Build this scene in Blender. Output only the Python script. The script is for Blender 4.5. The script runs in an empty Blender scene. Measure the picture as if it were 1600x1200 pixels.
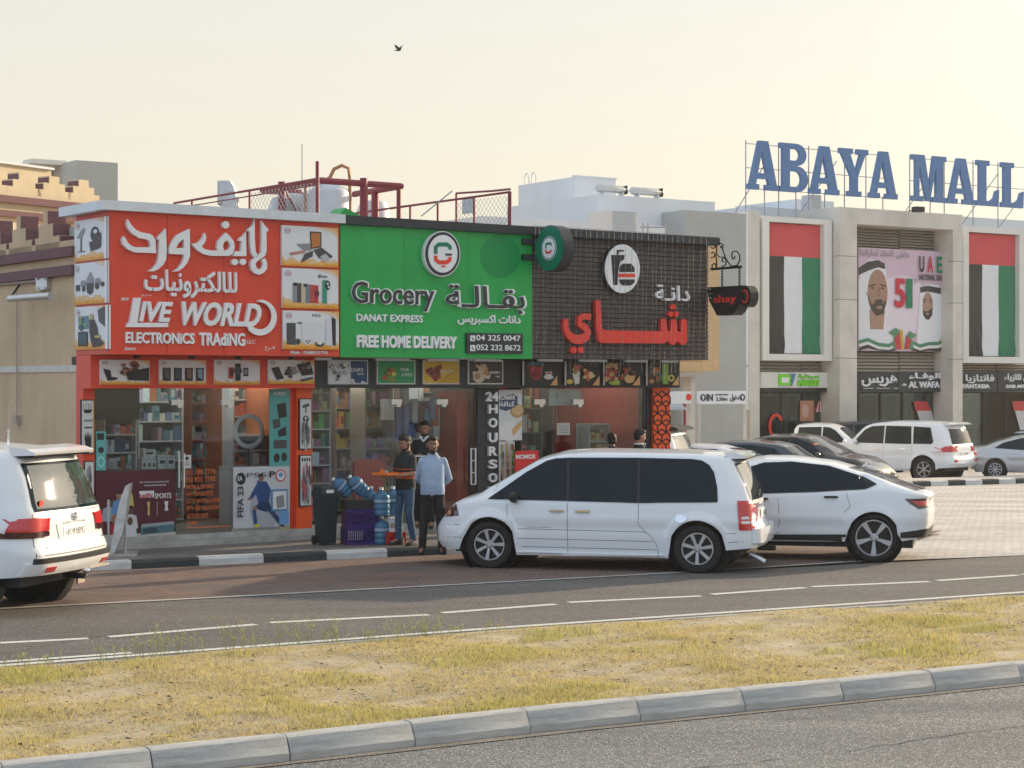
import bpy, bmesh, math, random
import numpy as np
from mathutils import Vector, Matrix
from mathutils.bvhtree import BVHTree
R = math.radians
sc = bpy.context.scene
C = sc.collection
H = 2.6          # camera height above the road, metres
FPX = 3000.0     # focal length in photo pixels (photo is 1600 wide)

# ---------------------------------------------------------------- camera
cd = bpy.data.cameras.new('camera')
cam = bpy.data.objects.new('camera', cd)
C.objects.link(cam)
cam.location = (0, 0, H)
cam.rotation_euler = (R(90), 0, 0)
cd.sensor_width = 36
cd.lens = FPX / 1600 * 36
cd.clip_start = 0.5
cd.clip_end = 6000
sc.camera = cam

# ---------------------------------------------------------------- sky, sun, exposure
SUN_AZ, SUN_EL = 50.0, 16.0
w = bpy.data.worlds.new('World')
sc.world = w
w.use_nodes = True
nt = w.node_tree
nt.nodes.clear()
sky = nt.nodes.new('ShaderNodeTexSky')
sky.sky_type = 'NISHITA'
sky.sun_disc = False
sky.sun_elevation = R(SUN_EL)
sky.sun_rotation = R(SUN_AZ)
sky.altitude = 0
sky.air_density = 1.0
sky.dust_density = 3.5
sky.ozone_density = 1.0
# hazy Gulf afternoon: the blue of the clear-air model is washed out evenly over the whole sky
hs = nt.nodes.new('ShaderNodeHueSaturation')
hs.inputs['Saturation'].default_value = 0.75
hs.inputs['Value'].default_value = 1.0
mixc = nt.nodes.new('ShaderNodeMix')
mixc.data_type = 'RGBA'
mixc.inputs[0].default_value = 0.78
# haze colour: cream on the sun's side of the sky, pale blue away from it
tcw = nt.nodes.new('ShaderNodeTexCoord')
dotn = nt.nodes.new('ShaderNodeVectorMath'); dotn.operation = 'DOT_PRODUCT'
dotn.inputs[1].default_value = (math.sin(R(SUN_AZ)), math.cos(R(SUN_AZ)), 0)
nt.links.new(tcw.outputs['Generated'], dotn.inputs[0])
mrw = nt.nodes.new('ShaderNodeMapRange'); mrw.interpolation_type = 'SMOOTHSTEP'
mrw.inputs[1].default_value = -0.55; mrw.inputs[2].default_value = 0.50
nt.links.new(dotn.outputs['Value'], mrw.inputs[0])
hz_ = nt.nodes.new('ShaderNodeMix'); hz_.data_type = 'RGBA'
hz_.inputs[6].default_value = (5.6, 6.7, 8.2, 1)
# towards the horizon the cream haze is yellower
sepw = nt.nodes.new('ShaderNodeSeparateXYZ'); nt.links.new(tcw.outputs['Generated'], sepw.inputs[0])
mrz = nt.nodes.new('ShaderNodeMapRange'); mrz.interpolation_type = 'SMOOTHSTEP'
mrz.inputs[1].default_value = 0.0; mrz.inputs[2].default_value = 0.30; nt.links.new(sepw.outputs['Z'], mrz.inputs[0])
hv_ = nt.nodes.new('ShaderNodeMix'); hv_.data_type = 'RGBA'
hv_.inputs[6].default_value = (6.75, 6.10, 4.70, 1)
hv_.inputs[7].default_value = (6.1, 6.05, 5.6, 1)
nt.links.new(mrz.outputs[0], hv_.inputs[0]); nt.links.new(hv_.outputs[2], hz_.inputs[7])
nt.links.new(mrw.outputs[0], hz_.inputs[0])
nt.links.new(hz_.outputs[2], mixc.inputs[7])
bg = nt.nodes.new('ShaderNodeBackground')
bg.inputs['Strength'].default_value = 0.115
wo = nt.nodes.new('ShaderNodeOutputWorld')
nt.links.new(sky.outputs[0], hs.inputs['Color'])
nt.links.new(hs.outputs[0], mixc.inputs[6])
nt.links.new(mixc.outputs[2], bg.inputs['Color'])
nt.links.new(bg.outputs[0], wo.inputs['Surface'])
sl = bpy.data.lights.new('sun', 'SUN')
sl.energy = 4.6
sl.angle = R(1.2)
sl.color = (1.0, 0.80, 0.55)
so = bpy.data.objects.new('sun', sl)
C.objects.link(so)
sdir = Vector((math.sin(R(SUN_AZ)) * math.cos(R(SUN_EL)), math.cos(R(SUN_AZ)) * math.cos(R(SUN_EL)), math.sin(R(SUN_EL))))
so.rotation_euler = sdir.to_track_quat('Z', 'Y').to_euler()
so.location = (30, 30, 20)
sc.view_settings.view_transform = 'Standard'
sc.view_settings.look = 'None'
sc.view_settings.exposure = 0.42
sc.view_settings.gamma = 1.0
sc.cycles.max_bounces = 8
sc.cycles.transparent_max_bounces = 12
sc.cycles.caustics_reflective = False
sc.cycles.caustics_refractive = False

rnd = random.Random(11)

# ---------------------------------------------------------------- materials
M = {}
def mat(name, col, rough=0.6, metal=0.0, var=0.12, scale=6.0, bump=0.0, bscale=60.0, coat=0.0, ior=1.45, attr=False, spec=0.5, stain=0.0, stain_col=(0.05, 0.045, 0.04)):
    m = bpy.data.materials.new(name)
    m.use_nodes = True
    n, l = m.node_tree.nodes, m.node_tree.links
    b = n['Principled BSDF']
    b.inputs['Roughness'].default_value = rough
    b.inputs['Metallic'].default_value = metal
    b.inputs['IOR'].default_value = ior
    b.inputs['Specular IOR Level'].default_value = spec
    if coat:
        b.inputs['Coat Weight'].default_value = coat
        b.inputs['Coat Roughness'].default_value = 0.04
    tc = n.new('ShaderNodeTexCoord')
    src = None
    if attr:
        a = n.new('ShaderNodeAttribute'); a.attribute_name = 'col'
        src = a.outputs['Color']
    else:
        rgb = n.new('ShaderNodeRGB'); rgb.outputs[0].default_value = (*col, 1)
        src = rgb.outputs[0]
    if var:
        nz = n.new('ShaderNodeTexNoise'); nz.inputs['Scale'].default_value = scale; nz.inputs['Detail'].default_value = 6
        nz.inputs['Roughness'].default_value = 0.65
        l.new(tc.outputs['Object'], nz.inputs['Vector'])
        mr = n.new('ShaderNodeMapRange')
        mr.inputs[1].default_value = 0.3; mr.inputs[2].default_value = 0.7
        mr.inputs[3].default_value = 1 - var; mr.inputs[4].default_value = 1 + var
        l.new(nz.outputs[0], mr.inputs[0])
        mx = n.new('ShaderNodeVectorMath'); mx.operation = 'SCALE'
        l.new(src, mx.inputs[0]); l.new(mr.outputs[0], mx.inputs['Scale'])
        src = mx.outputs[0]
    if stain:
        nz = n.new('ShaderNodeTexNoise'); nz.inputs['Scale'].default_value = 1.3; nz.inputs['Detail'].default_value = 8
        nz.inputs['Roughness'].default_value = 0.7
        mp = n.new('ShaderNodeMapping'); mp.inputs['Scale'].default_value = (1, 1, 0.35)
        l.new(tc.outputs['Object'], mp.inputs[0]); l.new(mp.outputs[0], nz.inputs['Vector'])
        mr = n.new('ShaderNodeMapRange'); mr.inputs[1].default_value = 0.48; mr.inputs[2].default_value = 0.75
        mr.inputs[4].default_value = stain
        l.new(nz.outputs[0], mr.inputs[0])
        mx = n.new('ShaderNodeMix'); mx.data_type = 'RGBA'; mx.inputs[7].default_value = (*stain_col, 1)
        l.new(mr.outputs[0], mx.inputs[0]); l.new(src, mx.inputs[6])
        src = mx.outputs[2]
    l.new(src, b.inputs['Base Color'])
    if bump:
        nz = n.new('ShaderNodeTexNoise'); nz.inputs['Scale'].default_value = bscale; nz.inputs['Detail'].default_value = 5
        l.new(tc.outputs['Object'], nz.inputs['Vector'])
        bp = n.new('ShaderNodeBump'); bp.inputs['Strength'].default_value = bump; bp.inputs['Distance'].default_value = 0.01
        l.new(nz.outputs[0], bp.inputs['Height']); l.new(bp.outputs[0], b.inputs['Normal'])
    M[name] = m
    return m
def glass(name, tint=(0.90, 0.94, 0.935), boost=1.0, ior=1.38):
    m = bpy.data.materials.new(name); m.use_nodes = True
    n, l = m.node_tree.nodes, m.node_tree.links
    n.clear()
    o = n.new('ShaderNodeOutputMaterial'); t = n.new('ShaderNodeBsdfTransparent'); t.inputs[0].default_value = (*tint, 1)
    g = n.new('ShaderNodeBsdfGlossy'); g.inputs['Roughness'].default_value = 0.02; g.inputs['Color'].default_value = (boost, boost, boost, 1)
    f = n.new('ShaderNodeFresnel'); f.inputs['IOR'].default_value = ior
    mx = n.new('ShaderNodeMixShader')
    l.new(f.outputs[0], mx.inputs[0]); l.new(t.outputs[0], mx.inputs[1]); l.new(g.outputs[0], mx.inputs[2]); l.new(mx.outputs[0], o.inputs[0])
    M[name] = m
    return m

mat('red_panel', (0.70, 0.062, 0.030), 0.38, var=0.09, scale=1.5, bump=0.05, bscale=3, stain=0.22, stain_col=(0.40, 0.05, 0.035))
mat('orange_panel', (0.85, 0.10, 0.02), 0.4, var=0.05)
mat('green_panel', (0.010, 0.36, 0.075), 0.38, var=0.13, scale=1.2, bump=0.05, bscale=3, stain=0.25, stain_col=(0.01, 0.22, 0.05))
mat('dark_green', (0.0, 0.17, 0.10), 0.35, var=0.05)
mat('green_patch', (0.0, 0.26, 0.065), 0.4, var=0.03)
mat('slate', (0.022, 0.030, 0.038), 0.45, var=0.15)
mat('charcoal', (0.014, 0.017, 0.020), 0.5, var=0.15)
mat('brown_cladding', (0.062, 0.047, 0.042), 0.6, var=0.3, scale=9, bump=0.3, bscale=40)
mat('white_letter', (0.78, 0.79, 0.80), 0.35, var=0.04)
mat('white_trim', (0.66, 0.70, 0.74), 0.4, var=0.06, stain=0.25, stain_col=(0.35, 0.33, 0.3))
mat('red_letter', (0.75, 0.045, 0.03), 0.35, var=0.04)
mat('black_letter', (0.03, 0.035, 0.045), 0.35, var=0.05)
mat('blue_letter', (0.085, 0.185, 0.38), 0.45, var=0.08, scale=2, stain=0.15, stain_col=(0.12, 0.2, 0.3))
mat('lime_letter', (0.18, 0.65, 0.02), 0.4, var=0.03)
mat('print', (1, 1, 1), 0.42, var=0.03, attr=True)
mat('goods', (1, 1, 1), 0.5, var=0.12, scale=14, attr=True)
mat('beige_wall', (0.60, 0.44, 0.28), 0.85, var=0.09, scale=1.3, bump=0.25, bscale=70, stain=0.3, stain_col=(0.30, 0.19, 0.11))
mat('cream_wall', (0.64, 0.53, 0.36), 0.85, var=0.07, scale=1.3, bump=0.25, bscale=70, stain=0.15, stain_col=(0.35, 0.25, 0.16))
mat('plum_trim', (0.17, 0.085, 0.095), 0.8, var=0.12, bump=0.2)
mat('grey_wall', (0.42, 0.43, 0.41), 0.85, var=0.07, scale=0.8, bump=0.15, stain=0.2, stain_col=(0.3, 0.28, 0.25))
mat('white_wall', (0.70, 0.73, 0.76), 0.85, var=0.05, scale=0.5, bump=0.15, stain=0.2, stain_col=(0.42, 0.42, 0.41))
mat('mall_stone', (0.60, 0.57, 0.51), 0.8, var=0.11, scale=1.2, bump=0.2, bscale=30, stain=0.25, stain_col=(0.36, 0.33, 0.29))
mat('mall_frame', (0.70, 0.69, 0.65), 0.7, var=0.05, scale=1.0)
mat('louver_metal', (0.40, 0.35, 0.29), 0.5, var=0.08)
mat('ochre_wall', (0.62, 0.42, 0.22), 0.85, var=0.08, bump=0.2)
mat('steel', (0.55, 0.56, 0.57), 0.35, 0.9, var=0.1)
mat('galvanised', (0.55, 0.57, 0.58), 0.5, 0.25, var=0.2, scale=10)
mat('rail_red', (0.22, 0.030, 0.045), 0.5, var=0.15)
mat('tank_white', (0.62, 0.65, 0.68), 0.5, var=0.06)
mat('copper_pipe', (0.42, 0.20, 0.09), 0.6, var=0.2)
mat('truss_metal', (0.34, 0.35, 0.38), 0.5, 0.4, var=0.1)
mat('black_metal', (0.02, 0.02, 0.022), 0.4, 0.3, var=0.1)
mat('rubber', (0.018, 0.018, 0.019), 0.85, var=0.25, scale=20, bump=0.1)
mat('black_plastic', (0.02, 0.021, 0.023), 0.55, var=0.1)
mat('car_white', (0.78, 0.80, 0.82), 0.30, var=0.02, scale=1.0, coat=0.8)
mat('car_black', (0.012, 0.012, 0.014), 0.25, var=0.05, coat=1.0)
mat('car_blue', (0.018, 0.028, 0.045), 0.28, 0.3, var=0.05, coat=1.0)
mat('car_silver', (0.45, 0.46, 0.47), 0.3, 0.7, var=0.04, coat=0.8)
mat('tint_glass', (0.004, 0.012, 0.018), 0.03, var=0.0, spec=0.28)
mat('clear_glass', (0.05, 0.06, 0.06), 0.03, var=0.0, spec=0.5, ior=1.95)
mat('seam', (0.10, 0.105, 0.11), 0.7, var=0.0)
mat('wheel_alloy', (0.55, 0.56, 0.58), 0.28, 0.85, var=0.06)
mat('chrome', (0.75, 0.75, 0.76), 0.08, 1.0, var=0.0)
mat('lamp_red', (0.55, 0.012, 0.015), 0.12, var=0.1, coat=1.0)
mat('lamp_dark', (0.06, 0.01, 0.012), 0.1, var=0.0, coat=1.0)
mat('lamp_clear', (0.45, 0.45, 0.45), 0.1, 0.3, var=0.1, coat=1.0)
mat('lamp_amber', (0.6, 0.2, 0.1), 0.15, var=0.1, coat=1.0)
mat('bin_plastic', (0.010, 0.022, 0.028), 0.45, var=0.1)
mat('purple_crate', (0.035, 0.012, 0.13), 0.45, var=0.1)
mat('red_crate', (0.5, 0.02, 0.02), 0.45, var=0.1)
mat('orange_tray', (0.85, 0.20, 0.02), 0.4, var=0.05)
mat('bottle_blue', (0.10, 0.32, 0.55), 0.12, var=0.05)
M['bottle_blue'].node_tree.nodes['Principled BSDF'].inputs['Transmission Weight'].default_value = 0.55
mat('label_white', (0.75, 0.78, 0.8), 0.5, var=0.03)
mat('skin_a', (0.34, 0.17, 0.10), 0.55, var=0.08, scale=20)
mat('skin_b', (0.25, 0.12, 0.07), 0.55, var=0.08, scale=20)
mat('hair', (0.010, 0.008, 0.008), 0.6, var=0.3, scale=60, bump=0.6, bscale=160)
mat('eye', (0.5, 0.47, 0.44), 0.3, var=0.0)
mat('shirt_black', (0.016, 0.020, 0.022), 0.8, var=0.2, bump=0.4, bscale=18)
mat('shirt_stripe', (0.75, 0.12, 0.03), 0.8, var=0.1)
mat('shirt_blue', (0.30, 0.38, 0.50), 0.85, var=0.10, scale=18, bump=0.5, bscale=16)
mat('shirt_orange', (0.65, 0.25, 0.02), 0.8, var=0.1, bump=0.3, bscale=18)
mat('jeans', (0.035, 0.085, 0.15), 0.85, var=0.25, scale=12, bump=0.4, bscale=22)
mat('trousers_black', (0.012, 0.013, 0.016), 0.85, var=0.2, bump=0.4, bscale=18)
mat('shoe', (0.02, 0.02, 0.022), 0.5, var=0.1)
mat('bird_black', (0.02, 0.02, 0.02), 0.7, var=0.1)
mat('interior_wall', (0.62, 0.57, 0.50), 0.8, var=0.1)
mat('interior_red', (0.62, 0.06, 0.05), 0.7, var=0.12)
mat('interior_orange', (0.72, 0.20, 0.07), 0.7, var=0.12)
mat('interior_dark', (0.13, 0.14, 0.15), 0.8, var=0.15)
mat('tile_floor', (0.55, 0.53, 0.50), 0.4, var=0.15)
mat('step_marble', (0.40, 0.40, 0.38), 0.4, var=0.2, scale=5, stain=0.4)
mat('gate_beige', (0.42, 0.36, 0.29), 0.7, var=0.08)
mat('bulb', (0.75, 0.75, 0.78), 0.2, var=0.0)
mat('writing_orange', (0.68, 0.17, 0.05), 0.6, var=0.1)
mat('wire', (0.30, 0.31, 0.33), 0.5, var=0.0)
mat('cloth_flag', (1, 1, 1), 0.8, var=0.05, scale=2, attr=True, bump=0.15, bscale=3)
def lamp_mat(name, col, st):
    m = bpy.data.materials.new(name); m.use_nodes = True; b = m.node_tree.nodes['Principled BSDF']
    b.inputs['Emission Color'].default_value = (*col, 1); b.inputs['Emission Strength'].default_value = st; M[name] = m
lamp_mat('added_tube_light', (1.0, 0.95, 0.86), 9.0)  # glow of the ceiling tubes added to lift the shop interiors
glass('shop_glass')
glass('mall_glass', (0.55, 0.66, 0.68))

# ---------------------------------------------------------------- geometry helpers
class MB:
    """collects polygons; build() links them as one mesh object"""
    def __init__(s): s.v = []; s.f = []; s.m = []; s.c = []; s.mi = 0; s.col = (1, 1, 1)
    def face(s, idx): s.f.append(tuple(idx)); s.m.append(s.mi); s.c.append(s.col)
    def quad(s, a, b, c, d):
        k = len(s.v); s.v += [a, b, c, d]; s.face((k, k+1, k+2, k+3)); return s
    def box(s, x0, x1, y0, y1, z0, z1):
        k = len(s.v)
        s.v += [(x0,y0,z0),(x1,y0,z0),(x1,y1,z0),(x0,y1,z0),(x0,y0,z1),(x1,y0,z1),(x1,y1,z1),(x0,y1,z1)]
        for q in ((0,3,2,1),(4,5,6,7),(0,1,5,4),(1,2,6,5),(2,3,7,6),(3,0,4,7)): s.face([k+i for i in q])
        return s
    def prism(s, poly, y0, y1):
        """poly in (x,z), extruded along y from y0 (front) to y1 (back)"""
        a = sum(poly[i][0]*poly[(i+1) % len(poly)][1]-poly[(i+1) % len(poly)][0]*poly[i][1] for i in range(len(poly)))
        if a < 0: poly = poly[::-1]
        k = len(s.v); n = len(poly)
        s.v += [(p[0], y0, p[1]) for p in poly] + [(p[0], y1, p[1]) for p in poly]
        s.face([k+i for i in range(n)])
        s.face([k+n+i for i in range(n)][::-1])
        for i in range(n):
            j = (i+1) % n
            s.face((k+i, k+n+i, k+n+j, k+j))
        return s
    def flat(s, poly, y):
        a = sum(poly[i][0]*poly[(i+1) % len(poly)][1]-poly[(i+1) % len(poly)][0]*poly[i][1] for i in range(len(poly)))
        if a < 0: poly = poly[::-1]
        k = len(s.v); s.v += [(p[0], y, p[1]) for p in poly]; s.face([k+i for i in range(len(poly))]); return s
    def tube(s, pts, r, n=8, cap=True):
        pts = [Vector(p) for p in pts]
        rs = r if isinstance(r, (list, tuple)) else [r]*len(pts)
        k = len(s.v)
        up = Vector((0, 0, 1))
        for i, p in enumerate(pts):
            t = (pts[min(i+1, len(pts)-1)] - pts[max(i-1, 0)])
            t = t.normalized() if t.length > 1e-9 else Vector((0, 0, 1))
            u = t.cross(up)
            if u.length < 0.05: u = t.cross(Vector((0, 1, 0)))
            u.normalize(); q = t.cross(u)
            for j in range(n):
                a = 2*math.pi*j/n
                s.v.append(tuple(p + u*math.cos(a)*rs[i] + q*math.sin(a)*rs[i]))
        for i in range(len(pts)-1):
            for j in range(n):
                j2 = (j+1) % n
                s.face((k+i*n+j, k+(i+1)*n+j, k+(i+1)*n+j2, k+i*n+j2))
        if cap:
            s.face([k+j for j in range(n)]); s.face([k+(len(pts)-1)*n+j for j in range(n)][::-1])
        return s
    def lathe(s, prof, c, axis='z', n=24):
        """prof: (radius, offset along axis)"""
        k = len(s.v)
        for (r, h) in prof:
            for j in range(n):
                a = 2*math.pi*j/n; x, y = r*math.cos(a), r*math.sin(a)
                if axis == 'z': s.v.append((c[0]+x, c[1]+y, c[2]+h))
                elif axis == 'y': s.v.append((c[0]+x, c[1]+h, c[2]+y))
                else: s.v.append((c[0]+h, c[1]+x, c[2]+y))
        for i in range(len(prof)-1):
            for j in range(n):
                j2 = (j+1) % n
                q = (k+i*n+j, k+i*n+j2, k+(i+1)*n+j2, k+(i+1)*n+j)
                s.face(q if axis != 'y' else q[::-1])
        return s
    def ball(s, c, r, n=10, sc_=(1, 1, 1)):
        prof = []
        k = len(s.v); m = n//2+1
        for i in range(m+1):
            t = math.pi*i/m
            for j in range(n):
                a = 2*math.pi*j/n
                s.v.append((c[0]+r*sc_[0]*math.sin(t)*math.cos(a), c[1]+r*sc_[1]*math.sin(t)*math.sin(a), c[2]+r*sc_[2]*math.cos(t)))
        for i in range(m):
            for j in range(n):
                j2 = (j+1) % n
                s.face((k+i*n+j, k+(i+1)*n+j, k+(i+1)*n+j2, k+i*n+j2))
        return s
    def stroke(s, pts, wd, y0, y1):
        """ribbon along 2-D points (x,z) with widths, extruded"""
        n = len(pts); ws = wd if isinstance(wd, (list, tuple)) else [wd]*n
        L, Rr = [], []
        for i in range(n):
            a = Vector(pts[max(i-1, 0)]); b = Vector(pts[min(i+1, n-1)])
            t = (b-a).normalized(); nn = Vector((-t.y, t.x))
            p = Vector(pts[i])
            L.append(tuple(p+nn*ws[i]/2)); Rr.append(tuple(p-nn*ws[i]/2))
        for i in range(n-1):
            s.prism([L[i], L[i+1], Rr[i+1], Rr[i]], y0, y1)
        return s
    def mesh(s, name, mats, off=None, smooth=False, ang=40):
        me = bpy.data.meshes.new(name)
        vs = s.v if off is None else [(a[0]-off[0], a[1]-off[1], a[2]-off[2]) for a in s.v]
        me.from_pydata(vs, [], s.f)
        for m in (mats if isinstance(mats, (list, tuple)) else [mats]): me.materials.append(M[m] if isinstance(m, str) else m)
        me.polygons.foreach_set('material_index', s.m)
        ca = me.color_attributes.new('col', 'FLOAT_COLOR', 'CORNER')
        arr = []
        for f, c in zip(s.f, s.c): arr += [c[0], c[1], c[2], 1.0]*len(f)
        ca.data.foreach_set('color', arr)
        if smooth:
            me.polygons.foreach_set('use_smooth', [True]*len(s.f))
            me.set_sharp_from_angle(angle=R(ang))
        me.update()
        return me
    def build(s, name, mats, parent=None, smooth=False, ang=40):
        off = None
        if parent is not None:
            p = parent
            while p is not None and 'ox' not in OFF.get(p.name, {}): p = p.parent
            if p is not None: off = OFF[p.name]['ox']
        return link(name, s.mesh(name, mats, off, smooth, ang), parent)

OFF = {}
def link(name, me, parent=None):
    o = bpy.data.objects.new(name, me); C.objects.link(o)
    if parent is not None: o.parent = parent
    return o
def tag(o, label=None, cat=None, group=None, kind=None):
    if label: o['label'] = label
    if cat: o['category'] = cat
    if group: o['group'] = group
    if kind: o['kind'] = kind
    return o
def thing(name, label, cat, loc=(0, 0, 0), rz=0.0, group=None, off=None):
    o = bpy.data.objects.new(name, None); C.objects.link(o)
    o.empty_display_size = 0.3
    o.location = loc; o.rotation_euler = (0, 0, rz)
    tag(o, label, cat, group)
    if off is not None: OFF[o.name] = {'ox': off}
    return o
def copy_tree(o, parent=None):
    c = o.copy(); C.objects.link(c); c.parent = parent
    for ch in list(o.children): copy_tree(ch, c)
    return c

def interp(pts, x):
    if x <= pts[0][0]: return pts[0][1]
    for i in range(len(pts)-1):
        if x <= pts[i+1][0]:
            a, b = pts[i], pts[i+1]
            return a[1] + (b[1]-a[1])*(x-a[0])/(b[0]-a[0])
    return pts[-1][1]
def sm(t): t = max(0.0, min(1.0, t)); return t*t*(3-2*t)

# ground: level at the road, falling gently away under the car park
def gz(Y): return 0.0 if Y < 30 else (-(Y-30)*0.0155 if Y < 80 else -0.775)
def P(px, py, Y): return ((px-800)/FPX*Y, Y, H-(py-600)/FPX*Y)
def G(px, py, z=0.0):
    Y = (H-z)*FPX/(py-600)
    return ((px-800)/FPX*Y, Y, z)
def GL(px, py):     # on the sloping car park
    k = (py-600)/FPX
    Y = (H-0.465)/(k-0.0155)
    return ((px-800)/FPX*Y, Y, gz(Y))

# facade frames: x along the front, y into the building, z up
class Frame:
    def __init__(s, px, Y, vpx):
        s.c = ((px-800)/FPX*Y, Y)
        a = math.atan2(FPX, vpx-800)
        s.a = a; s.d = (math.cos(a), math.sin(a)); s.n = (-math.sin(a), math.cos(a))
    def U(s, px, v=0.0):
        m = (px-800)/FPX
        cx, cy = s.c[0]+v*s.n[0], s.c[1]+v*s.n[1]
        return (m*cy-cx)/(s.d[0]-m*s.d[1])
    def V(s, px, u=0.0):
        m = (px-800)/FPX
        cx, cy = s.c[0]+u*s.d[0], s.c[1]+u*s.d[1]
        return (m*cy-cx)/(s.n[0]-m*s.n[1])
    def Yd(s, u, v): return s.c[1]+u*s.d[1]+v*s.n[1]
    def Z(s, px, py, v=0.0): return H-(py-600)/FPX*s.Yd(s.U(px, v), v)
    def Zs(s, px, py, u=0.0): return H-(py-600)/FPX*s.Yd(u, s.V(px, u))
    def W(s, u, v, z=0.0): return (s.c[0]+u*s.d[0]+v*s.n[0], s.c[1]+u*s.d[1]+v*s.n[1], z)
    def uv(s, x, y):
        dx, dy = x-s.c[0], y-s.c[1]
        return (dx*s.d[0]+dy*s.d[1], dx*s.n[0]+dy*s.n[1])
    def thing(s, name, label, cat, u=0, v=0, z=0, group=None):
        return thing(name, label, cat, s.W(u, v, z), s.a, group, off=(u, v, z))

# ---------------------------------------------------------------- lettering
_FORMS = {'ا': ('FE8D','FE8E',None,None), 'ب': ('FE8F','FE90','FE91','FE92'), 'ت': ('FE95','FE96','FE97','FE98'), 'ة': ('FE93','FE94',None,None),
 'ج': ('FE9D','FE9E','FE9F','FEA0'), 'ح': ('FEA1','FEA2','FEA3','FEA4'), 'خ': ('FEA5','FEA6','FEA7','FEA8'), 'د': ('FEA9','FEAA',None,None),
 'ر': ('FEAD','FEAE',None,None), 'ز': ('FEAF','FEB0',None,None), 'س': ('FEB1','FEB2','FEB3','FEB4'), 'ش': ('FEB5','FEB6','FEB7','FEB8'),
 'ع': ('FEC9','FECA','FECB','FECC'), 'ف': ('FED1','FED2','FED3','FED4'), 'ق': ('FED5','FED6','FED7','FED8'), 'ك': ('FED9','FEDA','FEDB','FEDC'),
 'ل': ('FEDD','FEDE','FEDF','FEE0'), 'م': ('FEE1','FEE2','FEE3','FEE4'), 'ن': ('FEE5','FEE6','FEE7','FEE8'), 'ه': ('FEE9','FEEA','FEEB','FEEC'),
 'و': ('FEED','FEEE',None,None), 'ي': ('FEF1','FEF2','FEF3','FEF4'), 'ء': ('FE80',None,None,None)}
def arabic(t):
    """joined presentation forms in left-to-right drawing order"""
    out = []
    for i, ch in enumerate(t):
        if ch == 'ـ': out.append('ـ'); continue
        if ch not in _FORMS: out.append(ch); continue
        def joins_next(c): return c == 'ـ' or (c in _FORMS and _FORMS[c][2] is not None)
        prev = i > 0 and joins_next(t[i-1]) and _FORMS[ch][1] is not None
        nxt = i+1 < len(t) and (t[i+1] == 'ـ' or (t[i+1] in _FORMS and _FORMS[t[i+1]][1] is not None)) and _FORMS[ch][2] is not None
        f = _FORMS[ch]
        code = f[3] if prev and nxt else f[1] if prev else f[2] if nxt else f[0]
        out.append(chr(int(code, 16)))
    return ''.join(out[::-1])
_TX = {}
def raw_text(s, bold, thick):
    key = (s, bold, thick)
    if key not in _TX:
        cu = bpy.data.curves.new('t', 'FONT'); cu.body = s; cu.offset = bold; cu.extrude = 0.5; cu.resolution_u = 3
        o = bpy.data.objects.new('t', cu); C.objects.link(o)
        bpy.context.view_layer.update()
        dg = bpy.context.evaluated_depsgraph_get()
        me = bpy.data.meshes.new_from_object(o.evaluated_get(dg))
        vs = [tuple(v.co) for v in me.vertices]; fs = [tuple(p.vertices) for p in me.polygons]
        bpy.data.objects.remove(o); bpy.data.curves.remove(cu); bpy.data.meshes.remove(me)
        _TX[key] = (vs, fs)
    return _TX[key]
def text(s, u0, u1, z0, z1, y, depth, m, parent, bold=0.0, shear=0.0, split=True, name='letter', grow=None):
    """lettering fitted to the rectangle u0..u1, z0..z1; front at y-depth"""
    vs, fs = raw_text(s, bold, 0)
    if not vs: return []
    xs = [v[0] for v in vs]; ys = [v[1] for v in vs]
    x0, x1, y0, y1 = min(xs), max(xs), min(ys), max(ys)
    par = list(range(len(vs)))
    def find(a):
        while par[a] != a: par[a] = par[par[a]]; a = par[a]
        return a
    for f in fs:
        for i in range(1, len(f)):
            a, b = find(f[0]), find(f[i])
            if a != b: par[a] = b
    comp = {}
    for i in range(len(vs)): comp.setdefault(find(i), []).append(i)
    rng = sorted([[min(xs[i] for i in ids), max(xs[i] for i in ids), ids] for ids in comp.values()], key=lambda r: r[0])
    groups = []
    for r in rng:
        if groups and (not split or r[0] < groups[-1][1]-0.03*(groups[-1][1]-groups[-1][0])):
            groups[-1][1] = max(groups[-1][1], r[1]); groups[-1][2] = groups[-1][2]+r[2]
        else: groups.append(r)
    W_, H_ = x1-x0, y1-y0
    out = []
    for g in groups:
        ids = set(g[2]); mp = {}; mb = MB()
        for f in fs:
            if f[0] in ids:
                for i in f:
                    if i not in mp:
                        v = vs[i]; mp[i] = len(mb.v)
                        zz = z0+(v[1]-y0)/H_*(z1-z0)
                        uu = u0+(v[0]-x0)/W_*(u1-u0-shear*(z1-z0))+shear*(zz-z0)
                        mb.v.append((uu, y-(v[2]+0.5)*depth, zz))
                mb.face([mp[i] for i in f])
        out.append(mb.build(name, m, parent))
    return out
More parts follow.
